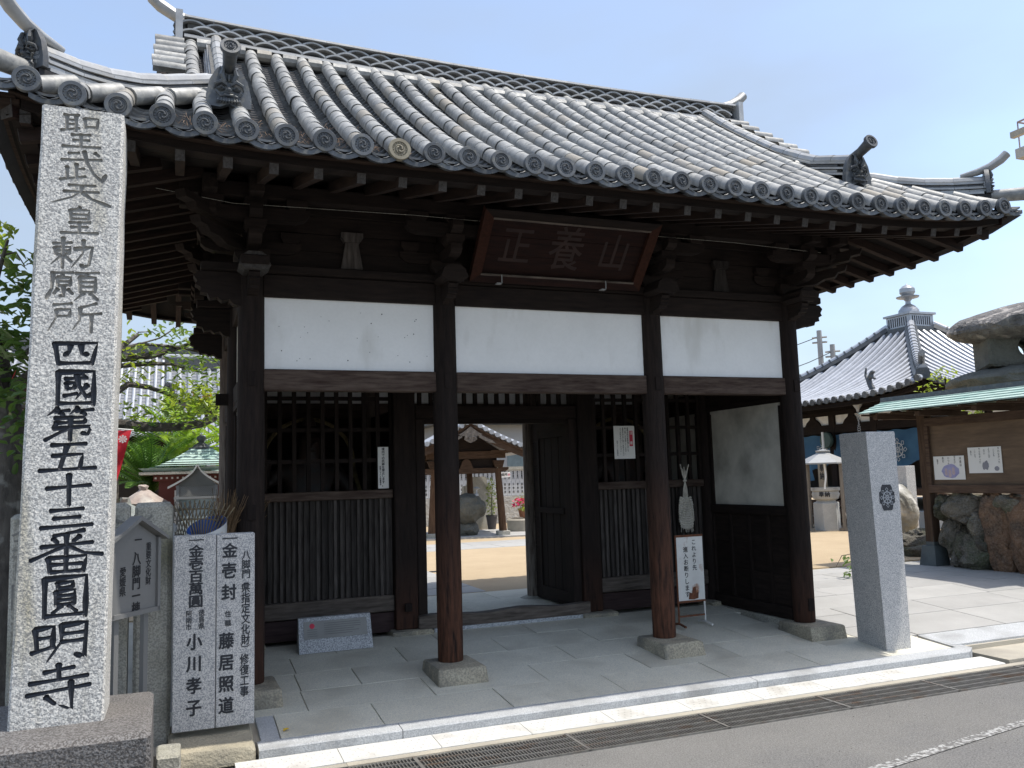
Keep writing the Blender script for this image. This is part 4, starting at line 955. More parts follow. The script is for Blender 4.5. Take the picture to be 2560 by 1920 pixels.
# gabled metal sign
sg = empty('gabled_sign', (-3.167, -1.0, 0), 'grey metal information sign with a small gabled top, standing behind the tall pillar', 'sign', rz=radians(52))
M = MB(); M.prism([(-.20, .69), (.20, .69), (.20, 1.09), (0, 1.20), (-.20, 1.09)], 'y', -.004, .012); ob('panel', M.build('panel', SIGNM, smooth=0), sg)
for s in (-1, 1):
    M = MB(); M.prism([(0, 1.235), (s*.235, 1.105), (s*.235, 1.085), (0, 1.21)], 'y', -.05, .03); ob('sign_roof', M.build('sign_roof', SIGNM, smooth=0), sg)
    BX('sign_frame', SIGNM, sg, s*.19-.012, s*.19+.012, -.02, .02, .67, 1.10); BX('pole', SIGNM, sg, s*.12-.018, s*.12+.018, .013, .04, -.12, .70)
BX('sign_frame', SIGNM, sg, -.20, .20, -.02, .02, .665, .692)
letter(sg, [('重要文化財', .11, 1.075, .045, .050, dict(off=.02)), ('一、', .02, 1.125, .06, .06, dict(off=.03)), ('八脚門一棟', .01, 1.02, .068, .070, dict(off=.03)), ('愛媛県', -.10, .95, .05, .055, dict(off=.02))], -.0065, INK)
# small plaque stone in front of the slatted wall
pq = empty('plaque_stone', (-1.665, .98, -.018), 'low speckled granite stone with inset plaque and red dot, under the left slats', 'plaque stone')
M = MB(); M.prism([(-.055, 0), (.10, 0), (.10, .275), (.045, .275), (-.055, .0)][:4], 'x', -.315, .305); 
for k, p in enumerate(M.v):
    if p[2] > .1: M.v[k] = (p[0]*.985, p[1], p[2])
ob('stone', M.build('stone', GRANB, smooth=0), pq)
nrm = Vector((0, -.275, .10)).normalized(); Tp = frame(Vector((0, -.055, 0))+nrm*.001, (1, 0, 0), (0, .10, .275))
BX('bronze_plaque', mat('bronze_plaque', (.24, .235, .21), (.19, .185, .17), scale=3, rough=.5, metal=.4, bump=0), pq, -.27, .265, .115, .262, .001, .003, T=Tp)
M = MB(); M.lathe([(.022, .0032), (.022, .004)], 16, (-.20, .222, 0)); ob('red_dot', M.build('red_dot', REDP, smooth=0), pq, T=Tp)
M = MB()
for i in range(6): M.box(-.10, random.uniform(.10, .22), .236-.018*i, .240-.018*i, .0032, .0036)
for i in range(4): M.box(-.24, -.16, .19-.018*i, .194-.018*i, .0032, .0036)
ob('fine_print', M.build('fine_print', mat('faded_ink', (.12, .12, .11), bump=0), smooth=0), pq, kind='stuff', T=Tp)
# keep-out stand sign
ks_ = empty('stand_sign', (1.60, .55, -.045), 'rusty white standing sign reading これより先 進入お断りします, beside the third front pillar', 'sign', rz=.02)
BX('face', WHITE, ks_, -.148, .134, -.006, .004, .235, .825)
for a, b, c_, d_ in ((-.158, .148, .825, .845), (-.158, .148, .217, .235)): BX('frame_bar', RUST, ks_, a, b, -.01, .012, c_, d_)
for s, x in ((-1, -.153), (1, .14)):
    M = MB(); M.tube([(x, 0, .845), (x, 0, .03)], .0085, 8); M.tube([(x, -.11, .012), (x, .0, .03), (x, .11, .012)], .011, 8); ob('leg', M.build('leg', RUST if s < 0 else WHITE), ks_)
BX('cross_bar', RUST, ks_, -.15, .14, -.006, .006, .085, .10)
letter(ks_, [('これより先', .045, .80, .05, .052, dict(off=.02, gap=1.15))], -.0075, INK)
letter(ks_, [('進入お断りします。', -.05, .735, .052, .054, dict(off=.02, gap=1.1))], -.0075, INK)
M = MB(); M.add([(.02, -.0078, .24), (-.04, -.0078, .245), (-.03, -.0078, .31), (.0, -.0078, .30), (.01, -.0078, .35), (.045, -.0078, .36), (.05, -.0078, .30), (.075, -.0078, .31), (.07, -.0078, .25)], [tuple(range(9))]); ob('rust_patch', M.build('rust_patch', RUST, smooth=0), ks_)
# notices on the lattices
n1 = thing(ob('paper_notice', None, None, (-1.151, 1.375, 1.325)), 'narrow white paper notice with one column of brush writing on the left lattice', 'notice')
BX('sheet', PAPER, n1, -.05, .05, -.002, 0, 0, .385)
letter(n1, [('境内での托鉢を禁止します。', .0, .378, .0275, .0278, dict(off=.03)), ('四国八十八ヶ所霊場会', -.028, .21, .016, .018, dict(off=.03))], -.0032, INK)
n2 = thing(ob('paper_notice', None, None, (1.406, 1.375, 1.549)), 'wide white paper notice with a red heading block on the right lattice', 'notice')
BX('sheet', PAPER, n2, -.122, .122, -.002, 0, 0, .342)
BX('red_heading', REDP, n2, .06, .10, -.0032, -.0022, .13, .29)
letter(n2, [('注', .08, .285, .034, .034, dict(off=.02)), ('意', .08, .18, .034, .034, dict(off=.02))], -.0045, PAPER, name='heading_lettering')
letter(n2, [('霊場寺院の駐車場において', .040, .325, .019, .0215, {}), ('車上荒しが多発しています。', .012, .325, .019, .0215, {}), ('貴重品を車の中に置いて参拝なさらない', -.016, .325, .017, .0165, {}), ('ようお気を付けてください。', -.044, .325, .019, .0215, {}), ('四国八十八ヶ所霊場会', -.085, .19, .014, .016, {})], -.0032, INK)
# straw sandals
ss = thing(ob('straw_sandals', None, None, (2.06, 1.30, .80)), 'pale straw sandals tied with cords, hanging on the right wall above the standing sign', 'straw sandals')
for k, (dx, rz) in enumerate(((-.02, .1), (.02, -.06))):
    M = MB()
    for i in range(13):
        t = i/12; wd = .060*sin(pi*(.14+.76*t))**.4+.008*random.random(); z = .02+.30*t
        M.tube([(dx-wd, 0-.014*k, z+rz*.1), (dx, -.012-.014*k, z-.012), (dx+wd, 0-.014*k, z+.006)], .0135, 6)
    M.tube([(dx-.055, -.02-.014*k, .10), (dx-.03, -.035-.014*k, .19), (dx, -.03-.014*k, .30), (dx+.04, -.035-.014*k, .2), (dx+.055, -.02-.014*k, .08)], .006, 5)
    for i in range(12): a = random.uniform(-1, 1); M.tube([(dx+a*.05, -.01, .03), (dx+a*.065, -.015, -.01-random.random()*.03)], .0025, 3)
    ob('sandal', M.build('sandal', STRAW), ss)
M = MB()
for i in range(6):
    a = -.03+.012*i; M.tube([(a, -.01, .31), (a*.7, -.015, .42), (0.0, -.015, .50), (a*.8, -.015, .56), (a*1.8, -.02+random.uniform(-.01, .01), .60+random.uniform(0, .08))], .0042, 5)
M.tube([(-.018, -.01, .50), (.018, -.02, .505)], .012, 6); ob('cord', M.build('cord', STRAW), ss)
# name plaque
TP = frame((0, -.125, 2.985), (1, 0, 0), (0, -.435, .47))
hp = empty('name_plaque', (0, -.125, 2.985), 'large red brown wooden name plaque tilted forward under the eaves, above the middle bay', 'plaque')
TQ = Tr(0, .125, -2.985) @ TP
H = .64; W = .765
BX('board', REDW, hp, -W+.06, W-.06, .07, H-.07, -.03, -.01, T=TQ)
for k in range(3): BX('board', REDW, hp, -W+.07, W-.07, .075+.165*k, .075+.165*k+.162, -.01, -.004+.001*(k % 2), T=TQ)
for s in (-1, 1):
    M = MB(); M.prism([(s*(W+.01), 0), (s*(W+.01), H), (s*(W-.075), H-.075), (s*(W-.075), .075)], 'z', -.03, .03); ob('frame_side', M.build('frame_side', REDZ, smooth=0), hp, T=TQ)
for a, b in ((0, .075), (H, H-.075)):
    M = MB(); M.prism([(-W-.01, a), (W+.01, a), (W-.075, b), (-W+.075, b)], 'z', -.03, .03); ob('frame_rail', M.build('frame_rail', WX if a else REDW, smooth=0), hp, T=TQ)
    BX('frame_lip', BEAMG, hp, -W+.07, W-.07, b-.008, b+.008, .025, .034, T=TQ)
M = MB(); text(M, '山', .44, .50, .27, .34, TQ, off=.006); text(M, '養', .0, .53, .30, .40, TQ, off=.006); text(M, '正', -.44, .50, .27, .34, TQ, off=.006)
for i, p in enumerate(M.v): M.v[i] = tuple(Vector(p)+(TQ.to_3x3() @ Vector((0, 0, -.0015))))
ob('worn_lettering', M.build('worn_lettering', LETRED, smooth=0, fix=False), hp)
for x in (-.52, .42):
    M = MB(); M.box(x-.045, x, -.19, -.14, 2.955-2.985, 2.962-2.985); M.box(x-.006, x, -.19+.0, -.184, 2.955-2.985, 3.03-2.985); ob('hook', M.build('hook', METAL, smooth=0), hp, T=Tr(0, .125-.03, -.01))
# grey square pillar with wheel crest
sp = empty('square_pillar', (2.75, -.61, -.15), 'smooth grey granite square pillar with a black wheel crest plate, right of the gate', 'stone pillar')
M = MB(); a = [(2.617, -.79), (2.885, -.79), (2.90, -.43), (2.65, -.43)]; b = [(2.563, -.79), (2.885, -.79), (2.895, -.43), (2.60, -.43)]; c_ = .006
v = [(x-2.75, y+.61, 0) for x, y in a]+[(x-2.75, y+.61, 1.835) for x, y in b]+[(x-2.75+(c_ if x < 2.7 else -c_), y+.61+(c_ if y < -.6 else -c_), 1.842) for x, y in b]
M.add(v, [(3, 2, 1, 0), (0, 1, 5, 4), (1, 2, 6, 5), (2, 3, 7, 6), (3, 0, 4, 7), (4, 5, 9, 8), (5, 6, 10, 9), (6, 7, 11, 10), (7, 4, 8, 11), (8, 9, 10, 11)]); ob('shaft', M.build('shaft', GRAN, smooth=0), sp)
def wheel(M, r, T):
    def ring(ra, rb, n=28): 
        v = [(q*cos(2*pi*k/n), q*sin(2*pi*k/n), 0) for q in (ra-r*.006, rb+r*.006) for k in range(n)]; M.add(v, [(k, (k+1) % n, n+(k+1) % n, n+k) for k in range(n)], T)
    ring(r*.50, r*.56); ring(r*.20, r*.24); ring(r*.13, r*.16); ring(.0001, r*.055)
    for k in range(8):
        a = pi/4*k; A = T @ Rz(a)
        for (x0, x1, y0, y1) in ((r*.60, r*.64, -r*.13, r*.13), (r*.86, r*.90, -r*.13, r*.13), (r*.60, r*.90, -r*.13, -r*.09), (r*.60, r*.90, r*.09, r*.13)):
            R_ = T @ Rz(a) @ Tr(r*.75, 0, 0) @ Rz(pi/4) @ Tr(-r*.75, 0, 0); M.add([(x0, y0, 0), (x1, y0, 0), (x1, y1, 0), (x0, y1, 0)], [(0, 1, 2, 3)], R_)
        for (x0, x1, y0, y1) in ((r*.28, r*.50, -r*.06, -r*.03), (r*.28, r*.50, r*.03, r*.06), (r*.28, r*.31, -r*.06, r*.06), (r*.38, r*.41, -r*.05, r*.05)): M.add([(x0, y0, .0), (x1, y0, .0), (x1, y1, .0), (x0, y1, .0)], [(0, 1, 2, 3)], A)
TF = Tr(-.125-.0, -.1835, 0)
xc, zc_ = 2.744-2.75, 1.125+.15
cr = [(-.085, .045), (-.065, .055), (-.06, .085), (-.045, .11), (.045, .11), (.06, .085), (.065, .055), (.085, .045), (.085, -.045), (.065, -.055), (.06, -.085), (.045, -.11), (-.045, -.11), (-.06, -.085), (-.065, -.055), (-.085, -.045)]
M = MB(); M.prism([(p*.98, q) for p, q in cr], 'y', -.1835, -.178); ob('crest_plate', M.build('crest_plate', BLACK, smooth=0), sp, loc=(xc, 0, zc_))
M = MB(); wheel(M, .092, Matrix.Diagonal((.92, 1, 1, 1))); ob('wheel_crest', M.build('wheel_crest', PALEW, smooth=0, fix=False), sp, T=Tr(xc, -.1845, zc_) @ Rx(pi/2))
# ================================================================= STATUES BEHIND THE LATTICES
def statue(x, lab, s=1):
    o = empty('guardian_statue', (x, 2.15, .03), lab, 'statue')
    M = MB(); DW = mat('statue_wood', (.05, .022, .014), (.03, .03, .028), scale=12, rough=.55, bump=.5)
    BX('base', WX, o, -.32, .32, -.22, .22, 0, .12)
    bm = bmesh.new()
    J = [((0, 0, .95), .15), ((0, 0, 1.15), .17), ((0, .0, 1.40), .21), ((0, -.01, 1.60), .10), ((0, -.03, 1.74), .125), ((0, -.03, 1.86), .10),
         ((.12, 0, .86), .12), ((.16, -.03, .5), .09), ((.18, 0, .14), .06), ((-.12, 0, .86), .12), ((-.17, -.05, .5), .09), ((-.2, 0, .14), .06),
         ((.26, 0, 1.48), .09), ((.42, -.05, 1.25), .065), ((.40, -.22, 1.05), .05), ((-.26, 0, 1.48), .09), ((-.44, -.03, 1.35), .065), ((-.42, -.15, 1.62), .05), ((.18, -.14, .12), .05), ((-.2, -.14, .12), .05)]
    E_ = [(0, 1), (1, 2), (2, 3), (3, 4), (4, 5), (0, 6), (6, 7), (7, 8), (0, 9), (9, 10), (10, 11), (2, 12), (12, 13), (13, 14), (2, 15), (15, 16), (16, 17), (8, 18), (11, 19)]
    me = bpy.data.meshes.new('body'); me.from_pydata([(j[0][0]*s, j[0][1], j[0][2]) for j in J], E_, []); bo = ob('body', me)
    md = bo.modifiers.new('s', 'SKIN'); 
    me.attributes  # skin layer is made by the modifier when missing
    if not me.skin_vertices: bpy.context.view_layer.objects.active = bo; bo.select_set(True); bpy.ops.mesh.customdata_skin_add()
    for i, j in enumerate(J): me.skin_vertices[0].data[i].radius = (j[1], j[1]); me.skin_vertices[0].data[i].use_root = i == 0
    bo.modifiers.new('u', 'SUBSURF').levels = 2; bo.modifiers['u'].render_levels = 2
    bpy.context.view_layer.update(); m2 = bpy.data.meshes.new_from_object(bo.evaluated_get(bpy.context.evaluated_depsgraph_get())); bpy.data.objects.remove(bo)
    m2.materials.clear(); m2.materials.append(DW); m2.polygons.foreach_set('use_smooth', [True]*len(m2.polygons)); ob('body', m2, o)
    M = MB()
    for sgn in (-1, 1): M.lathe([(.001, -.02), (.018, -.01), (.02, .0), (.001, .02)], 8, (sgn*.04, -.15, 1.765))
    M.tube([(0, -.14, 1.77), (0, -.175, 1.73), (0, -.145, 1.72)], .015, 6); M.tube([(-.04, -.145, 1.68), (0, -.155, 1.672), (.04, -.145, 1.68)], .01, 6); M.lathe([(.07, 0), (.06, .05), (.03, .09)], 10, (0, 0, 1.93))
    ob('face_and_topknot', M.build('face_and_topknot', DW), o)
    M = MB(); M.lathe([(.30, .55), (.26, .75), (.19, .95), (.18, 1.02)], 20); ob('skirt', M.build('skirt', DW), o)
    M = MB(); M.tube([(.45*cos(a), .05, 1.55+.45*sin(a)) for a in [pi*(-.1+1.2*i/20) for i in range(21)]], .022, 6); M.tube([(-.45, .05, 1.5), (-.5, -.1, 1.2), (-.38, -.12, .8), (-.45, -.1, .3)], .025, 6); M.tube([(.45, .05, 1.5), (.5, -.1, 1.2), (.38, -.12, .8), (.45, -.1, .3)], .025, 6)
    ob('scarf', M.build('scarf', mat('gilt', (.30, .24, .12), (.10, .08, .04), scale=15, rough=.5, metal=.4)), o)
    return o
statue(-1.72, 'dark wooden guardian statue standing behind the left lattice', 1); statue(1.78, 'dark wooden guardian statue standing behind the right lattice', -1)

# ================================================================= VEGETATION HELPERS
def at(px, py, d):      # point at horizontal distance d from the photographer along a viewing direction
    q = fw+r2*((px-1280)/F)+u2*((960-py)/F); return CAM+q*(d/sqrt(q.x*q.x+q.y*q.y))
def leaf(M, p, l, w, az, tilt, roll=0., fold=.25):
    T = Tr(*p) @ Rz(az) @ Ry(tilt) @ Rx(roll); z = w*fold
    M.add([(0, 0, 0), (l*.3, w*.5, z), (l*.7, w*.42, z), (l, 0, 0), (l*.7, -w*.42, z), (l*.3, -w*.5, z), (l*.5, 0, 0)], [(0, 6, 1), (1, 6, 2), (2, 6, 3), (3, 6, 4), (4, 6, 5), (5, 6, 0)], T)
def blob(M, c, r, n, l, w, rng=random):
    for i in range(n):
        while 1:
            p = Vector((rng.uniform(-1, 1), rng.uniform(-1, 1), rng.uniform(-1, 1)))
            if p.length < 1: break
        q = Vector(c)+Vector((p.x*r[0], p.y*r[1], p.z*r[2])); s = rng.uniform(.6, 1.15)
        leaf(M, q, l*s, w*s, rng.uniform(0, 6.3), rng.uniform(-.5, .9), rng.uniform(-.6, .6))
# big-leaved tree at the far left
tr = empty('broadleaf_tree', tuple(at(8, 1650, 6.9).xy)+(-.2,), 'tree with large glossy dark leaves and thick trunk at the left edge', 'tree')
T_ = tr.location
M = MB(); P = [at(5, 1800, 6.9), at(12, 1500, 6.9), at(20, 1250, 6.95), at(22, 1050, 7.), at(-10, 900, 7.), at(-60, 700, 7.)]; P[0].z = -.25
M.tube([p-T_ for p in P], [.13, .12, .105, .10, .08, .05], 12); ob('trunk', M.build('trunk', BARK), tr)
M = MB(); M.tube([at(22, 1060, 7)-T_, at(40, 960, 6.9)-T_, at(75, 930, 6.8)-T_], [.055, .04, .02], 8); M.tube([at(20, 1090, 7)-T_, at(-30, 900, 6.8)-T_, at(-10, 700, 6.6)-T_, at(20, 600, 6.5)-T_], [.06, .04, .02, .008], 8)
M.tube([at(0, 640, 6.6)-T_, at(40, 630, 6.6)-T_, at(62, 665, 6.6)-T_, at(80, 655, 6.6)-T_], [.01, .006, .005, .003], 6); M.tube([at(45, 900, 7)-T_, at(90, 860, 7)-T_], [.03, .012], 6); ob('limb', M.build('limb', BARK), tr)
def tufts(spots, d0, l, w, n, rad, mt, nm='crown', dj=.35):
    M = MB()
    for (px, py) in spots:
        c = at(px, py, d0+random.uniform(-dj, dj))-T_
        for k in range(n):
            a = random.uniform(0, 6.3); e = random.uniform(-.9, .6); q = c+Vector((random.gauss(0, rad), random.gauss(0, rad), random.gauss(0, rad))); leaf(M, q, l*random.uniform(.7, 1.2), w*random.uniform(.7, 1.2), a, e, random.uniform(-.5, .5))
    return ob(nm, M.build(nm, mt, smooth=0, fix=False), tr)
tufts([(18, 575), (28, 590), (8, 600)], 6.6, .085, .028, 9, .02, LEAFY)
tufts([(5, 660), (20, 640), (35, 690), (15, 705), (40, 700), (5, 760), (30, 740), (60, 745), (45, 760), (70, 745), (10, 850), (35, 835), (55, 820), (20, 880), (60, 870), (70, 840), (5, 930), (30, 950), (65, 915), (55, 880), (75, 880)], 6.7, .13, .05, 9, .06, LEAFD)
tufts([(20, 1000), (45, 985), (60, 1020), (25, 1040), (45, 1060), (55, 1090), (10, 980), (40, 1110), (48, 1150), (0, 820), (-30, 900), (-20, 1000), (-40, 750), (-60, 850)], 6.6, .12, .05, 9, .05, LEAFD)
tufts([(45, 800), (65, 790), (75, 770), (30, 800), (52, 660), (60, 690), (78, 650), (50, 850)], 6.8, .09, .036, 7, .04, LEAF)
for p_ in ((36, 935), (48, 1000)): pass
o = thing(ob('red_ribbon', (lambda M: M.tube([at(40, 925, 6.5), at(36, 935, 6.5), at(30, 948, 6.5)], [.004, .011, .004], 5, flat=.2) and M.build('red_ribbon', REDC))(MB())), 'small red ribbon tied among the dark leaves at the left edge', 'ribbon')
# spreading tree whose branches cross behind the pillar
tr = empty('cherry_tree', tuple(at(265, 1300, 13.0).xy)+(0.,), 'tree spreading light green leafy branches between the tall pillar and the gate', 'tree')
T_ = tr.location
M = MB(); P = [at(262, 1420, 13.0), at(258, 1200, 13.0), at(262, 1050, 13.0), at(266, 950, 13.0), at(262, 850, 13.0)]; P[0].z = 0
M.tube([p-T_ for p in P], [.22, .19, .16, .14, .08], 12); ob('trunk', M.build('trunk', BARK), tr)
BR = [([(262, 900), (300, 872), (318, 855), (345, 838)], .045, .026), ([(264, 905), (310, 872), (350, 860), (450, 868), (520, 885), (575, 900)], .03, .006), ([(262, 940), (300, 898), (380, 888), (430, 876), (470, 860), (550, 832)], .06, .012),
      ([(264, 960), (300, 915), (380, 908), (430, 912), (480, 925), (520, 936)], .04, .008), ([(264, 1000), (320, 962), (370, 966), (410, 982), (440, 995)], .045, .018), ([(262, 1080), (290, 1058), (360, 1066), (430, 1068), (500, 1060), (550, 1040), (600, 1010)], .07, .045),
      ([(350, 860), (400, 845), (470, 800), (500, 790)], .012, .004), ([(470, 860), (500, 840), (520, 810)], .012, .003), ([(345, 830), (380, 828), (400, 845)], .008, .004), ([(520, 885), (560, 925), (580, 930)], .006, .002), ([(500, 1060), (480, 1045), (440, 1050)], .01, .004)]
for pts, r0, r1 in BR:
    M = MB(); n = len(pts); k = .985; M.tube([at(x, y, 13.0+.15*i)-T_+Vector((0, 0, random.uniform(-.01, .01))) for i, (x, y) in enumerate(pts)], [1.15*(r0+(r1-r0)*i/(n-1)) for i in range(n)], 8); ob('limb', M.build('limb', BARK), tr)
tufts([(320, 852), (350, 860), (305, 905), (345, 905), (320, 950), (335, 960), (300, 1035), (330, 1045), (370, 1050), (400, 1055), (360, 895), (380, 905)], 13.3, .12, .052, 16, .11, LEAFY)
tufts([(410, 840), (430, 850), (470, 855), (490, 865), (510, 860), (450, 895), (480, 900), (460, 915), (500, 905), (540, 930), (560, 940), (520, 950), (545, 960), (430, 930), (575, 925), (530, 905), (425, 875)], 13.4, .12, .052, 16, .14, LEAF)
tufts([(440, 990), (460, 1000), (480, 995), (500, 1010), (520, 1005), (540, 1015), (470, 1020), (500, 1030), (450, 1025), (560, 1000), (575, 990), (530, 1030), (430, 1010), (590, 1005), (515, 990), (480, 1035)], 13.2, .125, .055, 26, .14, LEAFY)
tufts([(440, 1050), (460, 1045), (350, 1040), (560, 1050), (500, 985), (420, 1000), (540, 880), (500, 880), (440, 815), (420, 825), (480, 820)], 13.2, .125, .055, 14, .13, LEAF)
tufts([(500, 985), (510, 990)], 13.1, .07, .03, 8, .05, LEAFO)
# cycads
def frond_mesh(L=.75, n=26, ll=.19, mt=CYC, curl=.5):
    M = MB(); pts = []
    for i in range(n+1):
        t = i/n; a = .95-1.15*t*curl*1.3; 
        if i == 0: p = Vector((0, 0, 0))
        else: p = p+Vector((cos(a), 0, sin(a)))*(L/n)
        pts.append(p.copy())
    M.tube(pts, [.009*(1-.8*i/n) for i in range(n+1)], 4, cap=False)
    for i in range(2, n+1):
        t = i/n; l = ll*sin(pi*(.12+.83*t))**.6; d = (pts[i]-pts[i-1]).normalized()
        for s in (-1, 1):
            e = (d*.55+Vector((0, s, .28))).normalized(); a = pts[i]; b = a+e*l; q = d*.019
            M.add([a-q, a+q, b+q*.1+Vector((0, 0, -.15*l)), (a+b)/2-q+Vector((0, 0, .01))], [(0, 1, 2, 3)])
    return M.build('frond', mt, smooth=0, fix=False)
def cycad(loc, lab, n, L, mt, seed, aim=0, trunk=.5):
    random.seed(seed); o = empty('cycad_palm', loc, lab, 'palm', 'cycads behind the fence stones')
    fm_ = [frond_mesh(L, 26, .17, mt, c) for c in (.35, .6, .9)]
    M = MB(); M.lathe([(.13, -loc[2]), (.15, -.5), (.16, -.1), (.10, .02)], 12); ob('trunk', M.build('trunk', mat('shaggy_trunk', (.15, .085, .045), (.06, .035, .02), scale=30, rough=1, bump=1, bdist=.03)), o)
    for i in range(n):
        T = Rz(random.uniform(0, 6.28)) @ Ry(-random.uniform(-.45, .62)) @ Matrix.Scale(random.uniform(.8, 1.1), 4); ob('frond', random.choice(fm_), o, T=T)
cycad((-3.30, 7.3, 1.30), 'large dark green cycad with drooping fronds, nearest the red banner', 40, 1.12, CYC2, 5)
cycad((-2.85, 8.2, 1.80), 'paler yellow green cycad behind, partly above the green copper roof', 40, 1.2, CYC, 6)
cycad((-1.95, 9.4, 1.78), 'cycad crown with pale tips just left of the gate wall', 30, 1.15, CYC, 9)
random.seed(21)
M = MB(); 
for i in range(16): blob(M, (random.uniform(-7, -2.6), random.uniform(9.8, 11), random.uniform(.3, 1.85)), (.7, .5, .45), 130, .09, .04)
for i in range(10): blob(M, (random.uniform(-6.5, -3.3), random.uniform(8.0, 8.8), random.uniform(.3, 1.2)), (.5, .4, .4), 130, .09, .04)
hd = ob('undergrowth', M.build('undergrowth', LEAFD, smooth=0, fix=False), kind='stuff'); hd['label'] = 'dark leafy shrubbery massed behind the cycads'

# ================================================================= THINGS LEFT OF THE GATE
# stone lanterns with moss-grey caps
def stone_lantern(loc, h, w, lab, mt):
    o = empty('stone_lantern', loc, lab, 'stone lantern')
    M = MB(); M.lathe([(.16, 0), (.16, .08), (.09, .12), (.075, h-.42), (.13, h-.36), (.14, h-.31)], 12); ob('shaft', M.build('shaft', STONEG), o)
    for dx, dy in ((-1, -1), (1, -1), (-1, 1), (1, 1)): BX('fire_box_post', STONEG, o, dx*.085-.025, dx*.085+.025, dy*.085-.025, dy*.085+.025, h-.31, h-.13)
    BX('fire_box_plate', STONEG, o, -.12, .12, -.12, .12, h-.16, h-.128)
    M = MB(); n = 12; cap_ = [(w, 0), (w*1.02, .03), (w*.6, .09), (w*.25, .13), (w*.2, .14), (w*.2, .17), (.03, .18)]
    M.lathe(cap_, 6, (0, 0, h-.127))
    for k, p in enumerate(M.v): M.v[k] = (p[0]+random.uniform(-.008, .008), p[1]+random.uniform(-.008, .008), p[2]+random.uniform(-.006, .006))
    ob('cap', M.build('cap', mt, smooth=30), o); o.scale = (1.5, 1.5, 1.5)
stone_lantern((-3.54, 5.2, 0), .80, .20, 'small stone lantern with grey green mottled cap behind the stone posts', mat('mossy_cap', (.30, .32, .30), (.17, .19, .18), scale=9, rough=.95, bump=1, bscale=30, stain=(.22, .13, .09), stscale=5))
stone_lantern((-3.34, 5.47, 0), .90, .19, 'small stone lantern with pale pinkish crusted cap behind the stone posts', mat('crusted_cap', (.42, .36, .31), (.26, .21, .19), scale=9, rough=.95, bump=1, bscale=30, stain=(.55, .52, .46), stscale=6))
# banner
fl = empty('red_banner', (-3.57, 4.76, -.7), 'red cloth banner with a white crest hanging from a white pole beside the tall pillar', 'banner')
M = MB(); M.tube([(-.14, 0, .46), (-.14, 0, 2.1)], .012, 8); M.tube([(-.16, 0, 1.885), (.09, 0, 1.862)], .007, 6); ob('pole', M.build('pole', WHITE), fl)
M = MB(); M.grid(lambda u, v: (-.13+u*(.205-.15*v), .018*sin(v*9+u*4), 1.86-v*.60), 8, 14); ob('cloth', M.build('cloth', REDC), fl)
M = MB()
for k in range(8): M.add([(0, 0, 0), (.028, .008, 0), (.034, 0, 0), (.028, -.008, 0)], [(0, 1, 2, 3)], Tr(.012, -.022, 1.79) @ Rx(pi/2) @ Rz(k*pi/4))
0 and text(M, '南無大師', .012, 1.73, .07, .085, Tr(0, -.024, 0) @ Rx(pi/2), off=.02); ob('white_print', M.build('white_print', PAPER, smooth=0, fix=False), fl)
fl.scale = (1.5, 1.5, 1.5)
# gabled metal cabinet (candle stand)
cb = empty('candle_cabinet', (-2.70, 5.37, -.35), 'pale metal candle cabinet with a curved gable roof and lattice panel, left of the gate', 'cabinet')
for s in (-1, 1):
    M = MB(); n = 8; a = []; 
    for i in range(n+1): t = i/n; a.append((s*.28*t, 1.625-.225*t**.62-.0*t))
    M.prism(a+[(p, q-.022) for p, q in reversed(a)], 'y', -.2, .2); ob('roof_leaf', M.build('roof_leaf', mat('pale_metal_roof', (.55, .55, .53), (.47, .47, .45), scale=5, rough=.45, metal=.2, bump=0)), cb)
M = MB(); M.prism([(-.2, 1.40), (.2, 1.40), (0, 1.58)], 'y', -.165, -.15); ob('gable', M.build('gable', mat('dull_metal', (.22, .22, .20), rough=.6)), cb)
for s in (-1, 1): BX('corner_post', METAL, cb, s*.185-.014, s*.185+.014, -.175, -.145, .28, 1.41); BX('corner_post', METAL, cb, s*.185-.014, s*.185+.014, .145, .175, .28, 1.41)
BX('lattice_panel', METAL, cb, -.17, .17, -.155, -.15, 1.30, 1.40); BX('rail', METAL, cb, -.22, .22, -.18, -.15, 1.27, 1.295)
M = MB()
for i in range(15): 
    for s in (-1, 1): M.box(-.003, .003, -.160, -.156, -.07, .07, Tr(-.155+.022*i, 0, 1.35) @ Ry(s*.8))
ob('diagonal_lattice', M.build('diagonal_lattice', mat('lattice_metal', (.42, .41, .38), rough=.6), smooth=0), cb, kind='stuff')
BX('glass_pane', mat('cabinet_glass', (.32, .40, .40), rough=.08, spec=1., bump=0, stain=(.65, .7, .7), stscale=3), cb, -.17, .17, -.15, -.145, .75, 1.265); BX('shelf', METAL, cb, -.18, .18, -.15, .15, .70, .74); BX('back', METAL, cb, -.18, .18, .15, .16, .3, 1.38)
M = MB()
for i in range(7): M.lathe([(.008, 0), (.012, .012), (.008, .024)], 6, (.285, -.15, 1.36-.022*i))
ob('hanging_chain', M.build('hanging_chain', PAPER), cb)
cb.scale = (1.25, 1.25, 1.25)
